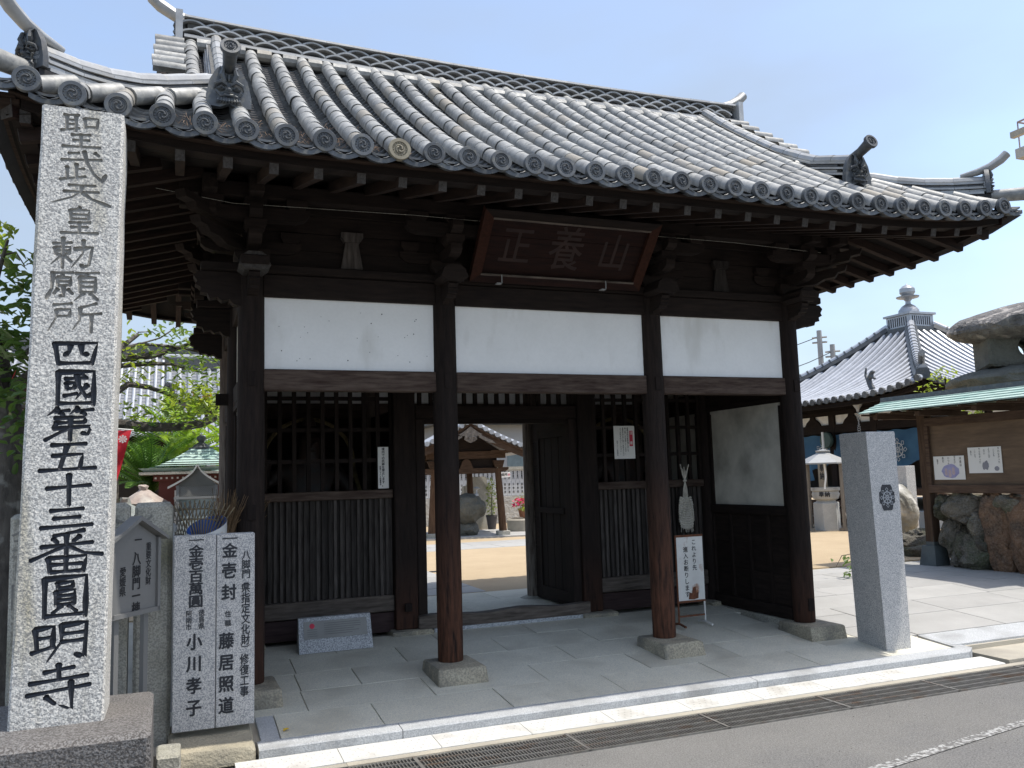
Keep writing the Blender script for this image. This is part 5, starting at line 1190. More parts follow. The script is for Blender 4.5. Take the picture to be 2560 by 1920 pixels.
# small hall with green copper roof
gh = empty('copper_roof_hall', (-2.62, 6.6, 0), 'small red hall with green copper pyramid roof and round finial, left of the gate', 'small hall')
M = MB(); c4 = [(-1, -1), (1, -1), (1, 1), (-1, 1)]; n = 10
for k in range(4):
    a, b = Vector(c4[k]), Vector(c4[(k+1) % 4])
    for i in range(n):
        t0, t1 = i/n, (i+1)/n; z0_ = 1.60+.33*t0**1.35; z1_ = 1.60+.33*t1**1.35; s0, s1 = .80*(1-t0*.82), .80*(1-t1*.82)
        l0 = .05*(1-t0)**3; A, B, C_, D_ = a*s0, b*s0, b*s1, a*s1
        M.add([(A.x, A.y, z0_+l0), (B.x, B.y, z0_+l0), (C_.x, C_.y, z1_-.006), (D_.x, D_.y, z1_-.006)], [(0, 1, 2, 3)])
ob('roof', M.build('roof', COPPER, smooth=0), gh)
M = MB(); M.box(-.79, .79, -.79, .79, 1.565, 1.60); ob('eave_board', M.build('eave_board', STONEG), gh)
M = MB(); M.lathe([(.17, 0), (.17, .02), (.12, .03), (.10, .06), (.05, .09), (.035, .10), (.06, .13), (.068, .155), (.06, .18), (.02, .2), (.004, .22)], 14, (0, 0, 1.925)); ob('finial', M.build('finial', TILED), gh)
RD = mat('red_lacquer', (.16, .035, .025), (.11, .03, .02), rough=.6)
BX('wall', RD, gh, -.55, .55, -.55, .55, 0, 1.5); BX('bracket_band', RD, gh, -.62, .62, -.62, .62, 1.48, 1.56)
M = MB()
for i in range(18): M.box(-.60+.069*i, -.575+.069*i, -.626, -.622, 1.505, 1.53)
ob('white_rafter_tip', M.build('white_rafter_tip', PAPER, smooth=0), gh, kind='stuff')
for s in (-1, 1): BX('window', PAPER, gh, s*.3-.05, s*.3+.05, -.556, -.55, .9, 1.35)
# bin with rakes and brooms
bn = empty('broom_bin', (-2.745, -.12, -.1), 'white plastic bin with blue inside, its tilted rim showing behind the right donor slab', 'bin')
M = MB(); n = 20
rim = lambda a: 1.225+.035*cos(a)+.05*sin(a)
v = [(.125*cos(2*pi*k/n), .125*sin(2*pi*k/n), 0) for k in range(n)]+[(.135*cos(2*pi*k/n), .135*sin(2*pi*k/n), rim(2*pi*k/n)) for k in range(n)]
M.add(v, [(k, (k+1) % n, n+(k+1) % n, n+k) for k in range(n)]+[tuple(range(n))]); ob('body', M.build('body', mat('dirty_plastic', (.62, .62, .60), (.5, .5, .49), scale=3, rough=.6, stain=(.40, .26, .15), stscale=7, stlo=.6, sthi=.66), fix=False), bn)
M = MB(); v = [(.131*cos(2*pi*k/n), .131*sin(2*pi*k/n), rim(2*pi*k/n)) for k in range(n)]+[(.11*cos(2*pi*k/n), .11*sin(2*pi*k/n), rim(2*pi*k/n)-.12) for k in range(n)]
M.add(v, [(k, n+k, n+(k+1) % n, (k+1) % n) for k in range(n)]+[tuple(range(n, 2*n))]); ob('inner_lining', M.build('inner_lining', mat('blue_plastic', (.05, .13, .42), rough=.5, bump=0), fix=False), bn)
CANE = mat('bamboo_cane', (.28, .22, .13), (.17, .13, .08), scale=30, rough=.8, bump=0)
CANEG = mat('grey_bamboo', (.24, .21, .17), (.13, .115, .095), scale=30, rough=.8, bump=0)
def rake(x, y, az, tilt, lab, mt):
    o = empty('bamboo_rake', (x, y, .5), lab, 'rake', rz=az); M = MB(); T = Ry(tilt)
    for i in range(13):
        a = -.42+.07*i; L_ = .50; M.tube([(L_*t*sin(a*t**.5), .035*max(0, t-.8)*-8*.5, .30+L_*t*cos(a)) for t in (0, .4, .75, .92, 1.)], .0045, 4, T=T)
    M.tube([(-.10, 0, .66), (0, 0, .67), (.10, 0, .66)], .004, 4, T=T); M.tube([(-.15, 0, .73), (0, 0, .74), (.15, 0, .73)], .004, 4, T=T); ob('tines', M.build('tines', mt), o, kind='stuff')
    M = MB(); M.tube([(0, 0, -.25), (0, 0, .45)], .012, 6, T=T); ob('handle', M.build('handle', CANE), o)
rake(-2.90, -.02, .2, -.16, 'grey bamboo rake leaning furthest left in the bin of tools', CANEG); rake(-2.83, .03, .5, -.05, 'bamboo rake standing in the middle of the bin of tools', CANEG); rake(-2.80, -.06, -.2, .06, 'pale bamboo rake in front, nearest the brooms', CANE)
def broom(x, y, tilt, lab):
    o = empty('twig_broom', (x, y, .45), lab, 'broom'); M = MB(); T = Ry(tilt)
    for i in range(120):
        a = random.uniform(0, 6.3); r_ = random.random()**.5*.15; M.tube([(.012*cos(a), .012*sin(a), .45), (r_*.5*cos(a), r_*.5*sin(a), .68), (r_*cos(a)+random.uniform(-.02, .02), r_*sin(a), .84+random.uniform(-.1, .09))], .0018, 3, cap=False, T=T)
    ob('twigs', M.build('twigs', mat('broom_twig', (.17, .105, .05), (.09, .055, .03), scale=40, rough=.95, bump=0), smooth=0, fix=False), o, kind='stuff')
    M = MB(); M.tube([(0, 0, -.2), (0, 0, .5)], .012, 6, T=T); ob('handle', M.build('handle', CANE), o)
broom(-2.70, -.02, .14, 'brown twig broom with its bristles up beside the gate pillar'); broom(-2.66, .06, .26, 'brown twig broom leaning right, half behind the gate pillar')
# tap
tp = empty('water_tap', (-2.965, -.15, 0), 'small grey metal tap between the stone post and the donor slab', 'tap')
M = MB(); M.tube([(0, 0, -.1), (0, 0, 1.10)], .014, 8); M.lathe([(.02, 0), (.028, .02), (.028, .04), (.012, .06)], 10, (0, 0, 1.09)); M.tube([(0, 0, 1.07), (.01, -.05, 1.04), (.03, -.07, 1.0)], .011, 8); ob('pipe', M.build('pipe', METAL), tp)
# leaning information board at far left
ib = empty('information_board', (-4.13, 1.0, 0), 'blue and white picture board showing between the tree trunk and the stone post', 'board', rz=.3)
BX('panel', mat('board_print', (.55, .62, .68), (.35, .5, .62), scale=9, rough=.5, bump=0, stain=(.10, .22, .5), stscale=6), ib, -.16, .16, -.008, .008, .40, 1.0)
BX('post', METAL, ib, -.14, -.11, .01, .04, -.02, .98); BX('post', METAL, ib, .11, .14, .01, .04, -.02, .98)
# person seen from behind the tree
pp = empty('person', at(42, 1275, 15.5), 'person in white top and dark jeans walking up steps, glimpsed beside the tree trunk', 'person')
def skin(name, J, E_, mt, par, T=Matrix()):
    me = bpy.data.meshes.new(name); me.from_pydata([tuple(T @ Vector(j[0])) for j in J], E_, []); bo = ob(name, me)
    bo.modifiers.new('s', 'SKIN'); bpy.context.view_layer.objects.active = bo
    if not me.skin_vertices: bpy.ops.mesh.customdata_skin_add()
    for i, j in enumerate(J): me.skin_vertices[0].data[i].radius = (j[1], j[1]); me.skin_vertices[0].data[i].use_root = i == 0
    u = bo.modifiers.new('u', 'SUBSURF'); u.levels = 2
    bpy.context.view_layer.update(); m2 = bpy.data.meshes.new_from_object(bo.evaluated_get(bpy.context.evaluated_depsgraph_get())); bpy.data.objects.remove(bo)
    m2.materials.clear(); m2.materials.append(mt); m2.polygons.foreach_set('use_smooth', [True]*len(m2.polygons)); return ob(name, m2, par)
SKINM = mat('skin', (.42, .25, .18), rough=.6, bump=0); JEAN = mat('dark_jeans', (.012, .02, .045), (.02, .03, .06), rough=.9, bump=0); TOP = mat('white_top', (.62, .58, .60), rough=.9, bump=.1)
skin('body', [((0, 0, .93), .12), ((0, 0, 1.15), .11), ((0, 0, 1.35), .14), ((0, 0, 1.5), .055), ((0, -.01, 1.6), .09), ((.09, 0, .86), .095), ((.1, -.06, .47), .062), ((.1, .02, .08), .04), ((.1, -.12, .03), .035), ((-.09, 0, .86), .095), ((-.1, .1, .48), .062), ((-.1, .25, .13), .04), ((-.1, .14, .06), .03),
              ((.19, 0, 1.38), .05), ((.24, .04, 1.12), .036), ((.24, -.06, .9), .028), ((-.19, 0, 1.38), .05), ((-.24, -.03, 1.12), .036), ((-.23, -.14, .92), .028)],
     [(0, 1), (1, 2), (2, 3), (3, 4), (0, 5), (5, 6), (6, 7), (7, 8), (0, 9), (9, 10), (10, 11), (11, 12), (2, 13), (13, 14), (14, 15), (2, 16), (16, 17), (17, 18)], SKINM, pp)
skin('jeans', [((0, 0, .95), .14), ((.09, 0, .84), .11), ((.1, -.06, .47), .08), ((.1, .02, .1), .062), ((-.09, 0, .84), .11), ((-.1, .1, .48), .08), ((-.1, .24, .16), .062)], [(0, 1), (1, 2), (2, 3), (0, 4), (4, 5), (5, 6)], JEAN, pp)
skin('top', [((0, 0, .98), .15), ((0, 0, 1.2), .135), ((0, 0, 1.38), .15), ((.19, 0, 1.39), .07), ((.23, .03, 1.22), .055), ((-.19, 0, 1.39), .07), ((-.23, -.02, 1.22), .055)], [(0, 1), (1, 2), (2, 3), (3, 4), (2, 5), (5, 6)], TOP, pp)
M = MB(); M.lathe([(.001, -.02), (.09, 0), (.1, .06), (.085, .11), (.04, .145), (.001, .15)], 14, (0, .01, 1.585)); ob('hair', M.build('hair', mat('black_hair', (.015, .012, .01), rough=.6, bump=0)), pp)
st_ = thing(ob('hall_steps', None, None, tuple(at(42, 1275, 15.5))), 'grey stone steps where the glimpsed person walks, far left', 'steps')
M = MB(); zt_ = st_.location.z
for i in range(6): M.box(-2.2, 1.0, -.30*i-.3, 1.0, -zt_ if i == 5 else -.18*(i+1)-.0, -.18*i-.001, None)
ob('stair_block', M.build('stair_block', STONEG, smooth=0), st_)

# ================================================================= THE COURTYARD SEEN THROUGH THE DOORWAY
random.seed(31)
pv = empty('water_pavilion', (3.46, 12.87, 0), 'open timber pavilion with gabled tile roof and carved gable pendant, seen through the gate doorway', 'pavilion', rz=radians(-8))
BX('stone_floor', FLOORL, pv, -1.35, 1.75, -.42, 2.3, -.02, .03)
for x, y_, mt in ((-.82, 0, BRN), (.82, 0, BRN), (-.35, 1.7, BRN), (.42, 1.75, BRN)):
    M = MB(); M.tube([(x*1.04, y_, .12), (x*.93, y_, 1.62)], [.095, .075], 10); ob('post', M.build('post', BRN), pv); BX('post_stone', STONEG, pv, x*1.04-.15, x*1.04+.15, y_-.13, y_+.13, .02, .13, c=.01)
for y_ in (.06, 1.75): BX('transom_board', WX, pv, -.76, .76, y_, y_+.02, 1.62, 1.86)
BX('ceiling', WX, pv, -.75, .75, .09, 1.7, 1.83, 1.85)
for y_ in (0, 1.7): BX('beam', BRNX, pv, -.78, .78, y_-.05, y_+.05, 1.50, 1.62); BX('beam', BRNX, pv, -.95, .95, y_-.06, y_+.06, 1.85, 2.02)
BX('beam', BRNX, pv, -.80, -.70, 0, 1.7, 1.50, 1.62); BX('beam', BRNX, pv, .70, .80, 0, 1.7, 1.50, 1.62)
for s in (-1, 1):
    for y_ in (0, 1.7): M = MB(); M.prism([(p*.75, q*.5) for p, q in nose], 'y', -.05, .05); ob('beam_nose', M.build('beam_nose', BRNX), pv, T=Tr(s*.78, y_, 1.63) @ Rz(0 if s > 0 else pi))
    M = MB(); M.prism([(-.09, 1.63), (.09, 1.63), (.14, 1.80), (-.14, 1.80)], 'y', -.08, .08); ob('bracket', M.build('bracket', BRNX), pv, loc=(s*.78, 0, 0))
M = MB(); M.prism([(-.16, 1.62), (.16, 1.62), (.10, 1.78), (.04, 1.84), (-.04, 1.84), (-.10, 1.78)], 'y', -.05, .05); ob('frog_leg_strut', M.build('frog_leg_strut', BRNX), pv)
M = MB(); M.prism([(-.85, 2.02), (.85, 2.02), (0, 2.55)], 'y', -.03, .03); ob('gable_board', M.build('gable_board', WX), pv)
rk = lambda t: 2.66-.62*t+.10*t*t     # rake profile, t = horizontal distance
for s in (-1, 1):
    for (dz0, dz1, y0, y1, mt, nm) in ((-.19, -.05, -.62, -.55, BRNX, 'barge_board'), (-.05, .0, -.66, -.50, BRNX, 'rake_moulding'), (-.02, .05, -.60, 2.4, TILEH, 'tile_bed')):
        a = [(s*.21*i, rk(.21*i)+dz1) for i in range(8)]; b = [(s*.21*i, rk(.21*i)+dz0) for i in range(8)]
        M = MB(); M.prism(a+b[::-1], 'y', y0, y1); ob(nm, M.build(nm, mt, smooth=0), pv)
    for j in range(14):
        M = MB(); M.tube([(s*(.05+.2*i), -.60+.222*j, rk(.05+.2*i)+.075) for i in range(8)], .052, 8); ob('tile_row', M.build('tile_row', TILEH), pv)
    for i in range(11):
        t = .08+.135*i; M = MB(); M.tube([(s*t, -.74, rk(t)+.06), (s*t, -.5, rk(t)+.07)], .058, 10); ob('rake_tile', M.build('rake_tile', TILEH), pv)
        M = MB(); M.prism([(-.06, -.02), (.06, -.02), (.07, .05), (-.07, .05)], 'y', -.02, .02); 
    for i in range(9): BX('rafter', BRNX, pv, s*.85-.30 if s < 0 else s*.85-.3, s*.85+.30, -.30+.27*i, -.24+.27*i, 1.98, 2.03, T=None)
M = MB(); M.tube([(0, -.7, 2.78), (0, 2.4, 2.78)], .07, 10); M.box(-.1, .1, -.65, 2.4, 2.66, 2.76); ob('ridge', M.build('ridge', TILEH), pv)
M = MB(); M.prism([(-.28, 2.40), (-.22, 2.42), (-.10, 2.50), (0, 2.58), (.10, 2.50), (.22, 2.42), (.28, 2.40), (.20, 2.36), (.13, 2.36), (.15, 2.28), (.08, 2.23), (0, 2.20), (-.08, 2.23), (-.15, 2.28), (-.13, 2.36), (-.20, 2.36)], 'y', -.68, -.63); 
for s in (-1, 1): M.tube([(s*(.07+.045*cos(a)), -.69, 2.29+.045*sin(a)) for a in [i*.6 for i in range(9)]], .012, 5); M.prism([(s*.2, 2.40), (s*.52, 2.24), (s*.60, 2.17), (s*.44, 2.20), (s*.30, 2.27), (s*.2, 2.33)], 'y', -.68, -.64)
ob('gable_pendant', M.build('gable_pendant', mat('silvered_wood', (.20, .175, .15), (.09, .075, .062), scale=20, rough=.9)), pv)
bsn = empty('stone_basin', (3.55, 13.25, 0), 'big rough rounded stone water basin on a craggy rock base inside the pavilion', 'basin')
ob('bowl', rock_mesh('bowl', ROCKG, .50, .42, .36, 4, .12, 4, 1.6, False), bsn, loc=(0, 0, .66)); ob('base_rock', rock_mesh('base_rock', ROCKG, .40, .32, .26, 8, .45, 4, 2.4), bsn, loc=(0, 0, .16))
M = MB(); M.lathe([(.05, 0), (.05, .05), (.02, .06), (.02, .14), (.09, .18), (.03, .22)], 10); ob('dipper_stand', M.build('dipper_stand', PALEW), bsn, loc=(.25, -.1, .96))
stl2 = empty('carved_stone', (4.55, 15.3, 0), 'flat topped grey stone slab with scalloped carving standing behind the basin', 'stone slab')
M = MB(); M.prism([(-.42, 0), (.42, 0), (.40, 1.18), (.28, 1.20), (.24, 1.42), (-.24, 1.42), (-.28, 1.20), (-.40, 1.18)], 'y', -.08, .08); ob('slab', M.build('slab', STONEG, smooth=0), stl2)
# wall of inscribed donor slabs
wl = empty('inscribed_wall', (5, 18.2, 0), 'long wall of pale grey inscribed donor slabs on a rough concrete footing beyond the pavilion', 'wall', rz=radians(-6))
BX('footing', mat('rough_footing', (.45, .44, .41), (.30, .29, .27), scale=3, rough=.95, bump=1, bscale=12, bdist=.05), wl, -7, 8, -.05, .4, 0, .82)
M = MB(); M.box(.004, .131, -.03, .03, .83, 1.60); slm = M.build('donor_tablet', PALEW, smooth=0)
names = ['金拾萬円', '金五萬円', '金参萬円', '金壱萬円']; sur = ['菅野', '高野', '平野', '矢野', '河野', '大野', '久野']; giv = ['正', '茂', '清', '進', '実', '恵', '勝']
TI = Tr(0, -.0345, 0) @ Rx(pi/2)
for i in range(100):
    x = -6.9+.135*i; ob('donor_tablet', slm, wl, loc=(x, random.uniform(-.004, .004), 0))
    M = MB(); text(M, random.choice(names), x+.067, 1.575, .062, .066, TI, off=.02); text(M, random.choice(sur)+random.choice(giv), x+.067, 1.20, .062, .08, TI, off=.02, gap=1.4); ob('tablet_lettering', M.build('tablet_lettering', INK, smooth=0, fix=False), wl)
BX('coping', STONEG, wl, -7, 8, -.09, .3, 1.605, 1.70)
no = thing(ob('office_sign', None, None, (6.10, 17.3, 1.40)), 'small white sign reading 納経所 with a red emblem, on the inscribed wall', 'sign')
BX('board', PAPER, no, -.19, .19, -.01, .01, -.02, .13, T=Ry(-.05))
for i_, c_ in enumerate('納経所'): letter(no, [(c_, -.12+.09*i_, .115, .085, .10, dict(off=.03))], -.013, INK)
M = MB(); 
for k in range(5): M.add([(0, 0, 0), (.03, .012, 0), (.045, 0, 0), (.03, -.012, 0)], [(0, 1, 2, 3)], Tr(.145, -.013, .06) @ Rx(pi/2) @ Rz(k*2*pi/5))
ob('emblem', M.build('emblem', REDP, smooth=0, fix=False), no)
bb = empty('grey_building', (8, 23, 0), 'plain grey building with drain pipe rising behind the inscribed wall', 'building')
BX('wall', BUILDG, bb, -2.2, 9, 0, 5, 0, 3.3); BX('roof_edge', TILED, bb, -2.6, 9.4, -.5, 5.5, 3.3, 3.5)
for x in (-1.3, .1, 1.6): BX('joint', METAL, bb, x-.02, x+.02, -.02, 0, 0, 3.3)
M = MB(); M.tube([(-1.9, -.08, 0), (-1.9, -.08, 3.2)], .05, 8); ob('drain_pipe', M.build('drain_pipe', METAL), bb); BX('window', mat('grey_glass', (.20, .26, .28), rough=.1, spec=1, bump=0), bb, .4, 1.3, -.015, 0, 1.6, 2.6)
b2 = empty('tiled_outbuilding', (-1.0, 21.5, 0), 'low outbuilding with pale tiled roof, seen left of the second front pillar through the doorway', 'building')
BX('wall', PALEW, b2, -1, 3.2, 0, 3, 0, 2.3)
M = MB(); M.add([(-1.5, -.7, 2.2), (3.6, -.7, 2.2), (3.6, 1.5, 3.6), (-1.5, 1.5, 3.6), (-1.5, 3.7, 2.2), (3.6, 3.7, 2.2)], [(0, 1, 2, 3), (3, 2, 5, 4)]); ob('roof', M.build('roof', TILEH, smooth=0), b2)
M = MB(); M.tube([(0, -.75, 2.26), (0, 1.5, 3.68)], .06, 8); tr_ = M.build('tile_row', TILEH)
for i in range(23): ob('tile_row', tr_, b2, loc=(-1.4+.22*i, 0, 0))
# flowers and pots
def pot(loc, r, h, lab, mt, plant, pm_, pr, n, fl_=None, cat='potted plant'):
    o = empty('potted_plant', loc, lab, cat); M = MB(); M.lathe([(r*.7, 0), (r, h*.85), (r*1.08, h*.87), (r*1.08, h), (r*.9, h), (r*.85, h*.9)], 14); ob('pot', M.build('pot', mt), o)
    M = MB(); blob(M, (0, 0, h+pr[2]*.8), pr, n, .07, .035); ob('leaves', M.build('leaves', pm_, smooth=0, fix=False), o)
    M = MB(); M.tube([(0, 0, h*.8), (.02, 0, h+pr[2])], .012, 5); ob('stem', M.build('stem', BARK), o)
    if fl_:
        M = MB()
        for k in range(fl_):
            a = random.uniform(0, 6.3); q = random.random()**.5; leaf(M, (pr[0]*q*cos(a), pr[1]*q*sin(a)-.02, h+pr[2]*random.uniform(.2, 1.1)), .06, .055, random.uniform(0, 6.3), random.uniform(-1, .6), random.uniform(-1, 1))
        ob('flowers', M.build('flowers', PINKF, smooth=0, fix=False), o)
    return o
pot((5.33, 14.0, .36), .12, .22, 'bright pink azalea in a pot above the round planter, seen through the doorway', TERRA, 0, LEAFY, (.26, .2, .22), 130, 130)
pot((5.30, 13.72, .36), .11, .15, 'small green plant in a terracotta pot on the round planter', TERRA, 0, LEAFY, (.16, .12, .08), 70)
pot((4.55, 14.2, .08), .14, .36, 'tall yellow green climbing plant in a dark pot beside the pavilion post', mat('dark_pot', (.10, .085, .08), rough=.7), 0, LEAFY, (.14, .12, .55), 260)
M = MB(); M.lathe([(.36, 0), (.37, .30), (.33, .34), (.30, .34), (.29, .2)], 20); pc_ = thing(ob('round_planter', M.build('round_planter', CONC), None, (5.22, 13.85, 0)), 'low round concrete planter beside the pavilion, holding flower pots', 'planter')
# ================================================================= RIGHT SIDE: HALL, NOTICE BOARD, ROCKS, LANTERN
hall = empty('pyramid_roof_hall', (16.02, 11.28, 0), 'hall with pale grey tiled pyramid roof, bulb finial and indigo curtains, right of the gate', 'hall')
HS = 4.25
def hh(d): return 2.98+.19*d+.090*d*d
def hl(v): u = abs(v)/HS; return .27*u**5
rf = ob('roof', None, hall)
for k in range(4):
    T = Rz(k*pi/2)
    M = MB()
    def fn(u, v): d = u*(HS-.35); w_ = HS-d; y = -w_+2*w_*v; return (-HS+d, y, hh(d)+hl(y)*max(0, 1-d/2.5)**2-.03)
    M.grid(fn, 12, 24); ob('roof_bed', M.build('roof_bed', TILED), rf, T=T)
    M = MB(); M.grid(lambda u, v: (-HS+.05+u*1.7, (-HS+.05+u*.9)*(1-2*v), 2.86+.22*u+hl((-HS)*(1-2*v))*(1-u)**2), 3, 16); ob('soffit', M.build('soffit', WX), rf, T=T)
    M = MB(); n = 20; v = []
    for i in range(n+1):
        y = -HS+.06+(2*HS-.12)*i/n; z = 2.83+hl(y); v += [(-HS+.08, y, z), (-HS+.16, y, z), (-HS+.16, y, z+.10), (-HS+.08, y, z+.10)]
    M.add(v, [(4*i+q, 4*i+(q+1) % 4, 4*i+4+(q+1) % 4, 4*i+4+q) for i in range(n) for q in range(4)]); ob('eave_board', M.build('eave_board', WX), rf, T=T)
    for j in range(33 if k in (0, 1, 3) else 0):
        y = -HS+.13+.25*j
        if abs(y) > HS-.05: continue
        dm = min(HS-.5, HS-abs(y)-.05); n = max(2, int(dm/.35)); pts = [(-HS-.04+dm*i/n, y, hh(dm*i/n)+hl(y)*max(0, 1-dm*i/n/2.5)**2+.03) for i in range(n+1)]
        M = MB(); M.tube(pts, .068, 8); ob('tile_row', M.build('tile_row', TILEH), rf, T=T)
        M = MB(); M.tube([(-HS-.08, y, pts[0][2]-.01), (-HS-.03, y, pts[0][2]-.005)], .08, 10); ob('eave_end_tile', M.build('eave_end_tile', TILED), rf, T=T)
    n = 12; M = MB(); M.tube([(-HS+.2+(HS-.6)*i/n, -HS+.2+(HS-.6)*i/n, hh(.2+(HS-.6)*i/n)+.27*max(0, 1-(.2+(HS-.6)*i/n)/2.5)**2+.19) for i in range(n+1)], .10, 10); ob('hip_ridge', M.build('hip_ridge', TILEH), rf, T=T)
    M = MB(); M.tube([(-HS+.2+(HS-.6)*i/n, -HS+.2+(HS-.6)*i/n, hh(.2+(HS-.6)*i/n)+.27*max(0, 1-(.2+(HS-.6)*i/n)/2.5)**2+.08) for i in range(n+1)], .16, 6); ob('hip_base', M.build('hip_base', TILED), rf, T=T)
    for i in range(24):
        t = .25+(HS-.75)*i/24; p_ = Vector((-HS+t, -HS+t, hh(t)+.27*max(0, 1-t/2.5)**2+.19)); M = MB(); M.tube([p_, p_+Vector((.03, .03, .02))], .112, 10); ob('ridge_band', M.build('ridge_band', TILED), rf, T=T)
    ob('ogre_face', om, rf, T=T @ Tr(-HS+.28, -HS+.28, hh(.25)+.22) @ Rz(-pi/4) @ Matrix.Scale(.9, 4))
    M = MB(); M.tube([(-HS+.5, -HS+.5, 3.62), (-HS+.2, -HS+.2, 3.78)], .07, 10); ob('projecting_tile', M.build('projecting_tile', TILED), rf, T=T)
zt_ = hh(HS-.45)
fin = ob('finial', None, hall, loc=(0, 0, zt_-.05)); fin.scale = (.95, .95, .98)
BX('curb_layer', TILED, fin, -.62, .62, -.62, .62, -.05, .10); BX('curb_layer', TILED, fin, -.55, .55, -.55, .55, .102, .20); BX('dew_basin', TILEH, fin, -.44, .44, -.44, .44, .202, .55); BX('dew_basin_rim', TILEH, fin, -.50, .50, -.50, .50, .552, .61)
for k in range(4):
    for i in range(9): BX('slot', SOOT, fin, -.36+.08*i, -.33+.08*i, -.446, -.43, .26, .50, T=Rz(k*pi/2))
M = MB(); M.lathe([(.30, .61), (.28, .74), (.18, .86), (.08, .92), (.07, 1.0), (.12, 1.06), (.30, 1.10), (.32, 1.13), (.14, 1.15), (.16, 1.17), (.215, 1.25), (.21, 1.36), (.13, 1.44), (.03, 1.48), (.004, 1.52)], 20); ob('jewel', M.build('jewel', mat('finial_metal', (.42, .43, .44), (.30, .31, .32), scale=5, rough=.35, metal=.5)), fin)
# hall body
BX('plinth', FLOORL, hall, -3.6, 3.6, -3.6, 3.6, 0, .35); BX('floor', BRNX, hall, -3.4, 3.4, -3.4, 3.4, .70, .85)
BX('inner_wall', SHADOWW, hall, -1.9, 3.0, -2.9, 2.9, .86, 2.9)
for x, y_ in ((-2.9, -2.9), (-2.9, -1.45), (-2.9, 0.0), (-2.9, 1.45), (-2.9, 2.9), (-.9, -2.9), (1, -2.9), (2.9, -2.9)): BX('post', WZ, hall, x-.1, x+.1, y_-.1, y_+.1, .35, 2.95)
BX('beam', WY, hall, -2.99, -2.81, -2.8, 2.8, 2.28, 2.50); BX('beam', WX, hall, -2.8, 2.8, -2.99, -2.81, 2.28, 2.50)
BX('plaster_panel', PLASTER, hall, -2.93, -2.87, -2.8, 2.8, 2.502, 2.74); BX('plaster_panel', PLASTER, hall, -2.8, 2.8, -2.93, -2.87, 2.502, 2.74)
BX('purlin', WY, hall, -3.02, -2.80, -3.3, 3.3, 2.742, 2.90); BX('purlin', WX, hall, -3.3, 3.3, -3.02, -2.80, 2.7415, 2.8985)
for y_ in (-2.15, -.7, .72, 2.15): M = MB(); M.prism([(-.30, 2.50), (.30, 2.50), (.22, 2.60), (.10, 2.68), (.08, 2.74), (-.08, 2.74), (-.10, 2.68), (-.22, 2.60)], 'x', -2.99, -2.94); ob('frog_leg_strut', M.build('frog_leg_strut', WY, smooth=0), hall, loc=(0, y_, 0))
for i in range(25):
    BX('rafter', WX, hall, -HS+.14, -2.8, -3.6+.3*i-.035, -3.6+.3*i+.035, 2.84, 2.90); BX('rafter', WY, hall, -3.6+.3*i-.035, -3.6+.3*i+.035, -HS+.14, -2.8, 2.842, 2.902)
for i in range(4): BX('step', BRNX, hall, -4.3+.24*i, -4.02+.24*i, -1.4, 2.2, .02+.20*i, .20+.20*i-.03)
for (y0, y1, lab_) in ((-2.8, -.05, ''), (.05, 2.8, '')):
    cur = ob('curtain', None, hall)
    M = MB()
    def cf(u, v): 
        y = y0+(y1-y0)*u; sg_ = sin(pi*u)*.04; hb = 2.24-.0*sg_; lo = 1.28+.42*abs(2*u-1)**2.2*0+.22*(1-sin(pi*u)); z = hb-(hb-lo)*v; return (-2.98+.035*sin(u*26+v*5)*v+.02*sin(u*9-v*7), y, z+.015*sin(u*31))
    M.grid(cf, 40, 10); ob('cloth', M.build('cloth', BLUEC, smooth=80), cur)
    M = MB(); wheel(M, .30, Matrix()); ob('wheel_crest', M.build('wheel_crest', CLOTHW, smooth=0, fix=False), cur, T=Tr(-3.06, -2.22 if y0 < -1 else .32, 1.76) @ Rz(-pi/2) @ Rx(pi/2))
g_ = empty('hanging_gong', (12.9, 11.35, 2.10), 'round dark green bronze gong hanging under the hall eaves', 'gong')
M = MB(); M.lathe([(.20, -.05), (.22, 0), (.20, .05)], 18, T=Ry(pi/2)); ob('body', M.build('body', mat('verdigris', (.06, .10, .085), (.04, .07, .06), rough=.6)), g_)
rp = thing(ob('bell_rope', (lambda M: M.tube([(0, 0, .3), (.01, 0, -.5), (0, .02, -1.2)], [.03, .035, .045], 8) and M.build('bell_rope', PAPER))(MB()), None, (12.6, 11.15, 2.0)), 'pale twisted rope hanging in front of the gong', 'rope')
ch_ = thing(ob('rain_chain', None, None, (12.02, 9.25, 2.88)), 'metal rain chain with a funnel hanging from the hall gutter above the square pillar', 'rain chain')
M = MB(); M.lathe([(.14, 0), (.04, -.14), (.03, -.2)], 10); ob('funnel', M.build('funnel', METAL), ch_)
M = MB()
for i in range(22): M.tube([(.02*cos(a+i), .03*sin(a), -.22-.05*i+.025*cos(a)) for a in [q*1.05 for q in range(7)]], .008, 4)
ob('chain', M.build('chain', METAL), ch_, kind='stuff')
orn = thing(ob('roof_figure', None, None, (12.15, 8.9, 3.12)), 'small dark leaping animal figure on the hall eaves above the rain chain', 'roof ornament')
skin('body', [((0, 0, .10), .07), ((0, .08, .22), .075), ((0, .02, .38), .05), ((0, -.06, .46), .055), ((0, -.14, .45), .03), ((0, .16, .42), .03), ((0, .12, .58), .02), ((0, -.14, .28), .03), ((0, -.08, .0), .04)], [(0, 1), (1, 2), (2, 3), (3, 4), (1, 5), (5, 6), (2, 7), (0, 8)], TILED, orn)
M = MB(); M.lathe([(.14, -.1), (.10, .02), (.05, .08)], 8); ob('base', M.build('base', TILED), orn)
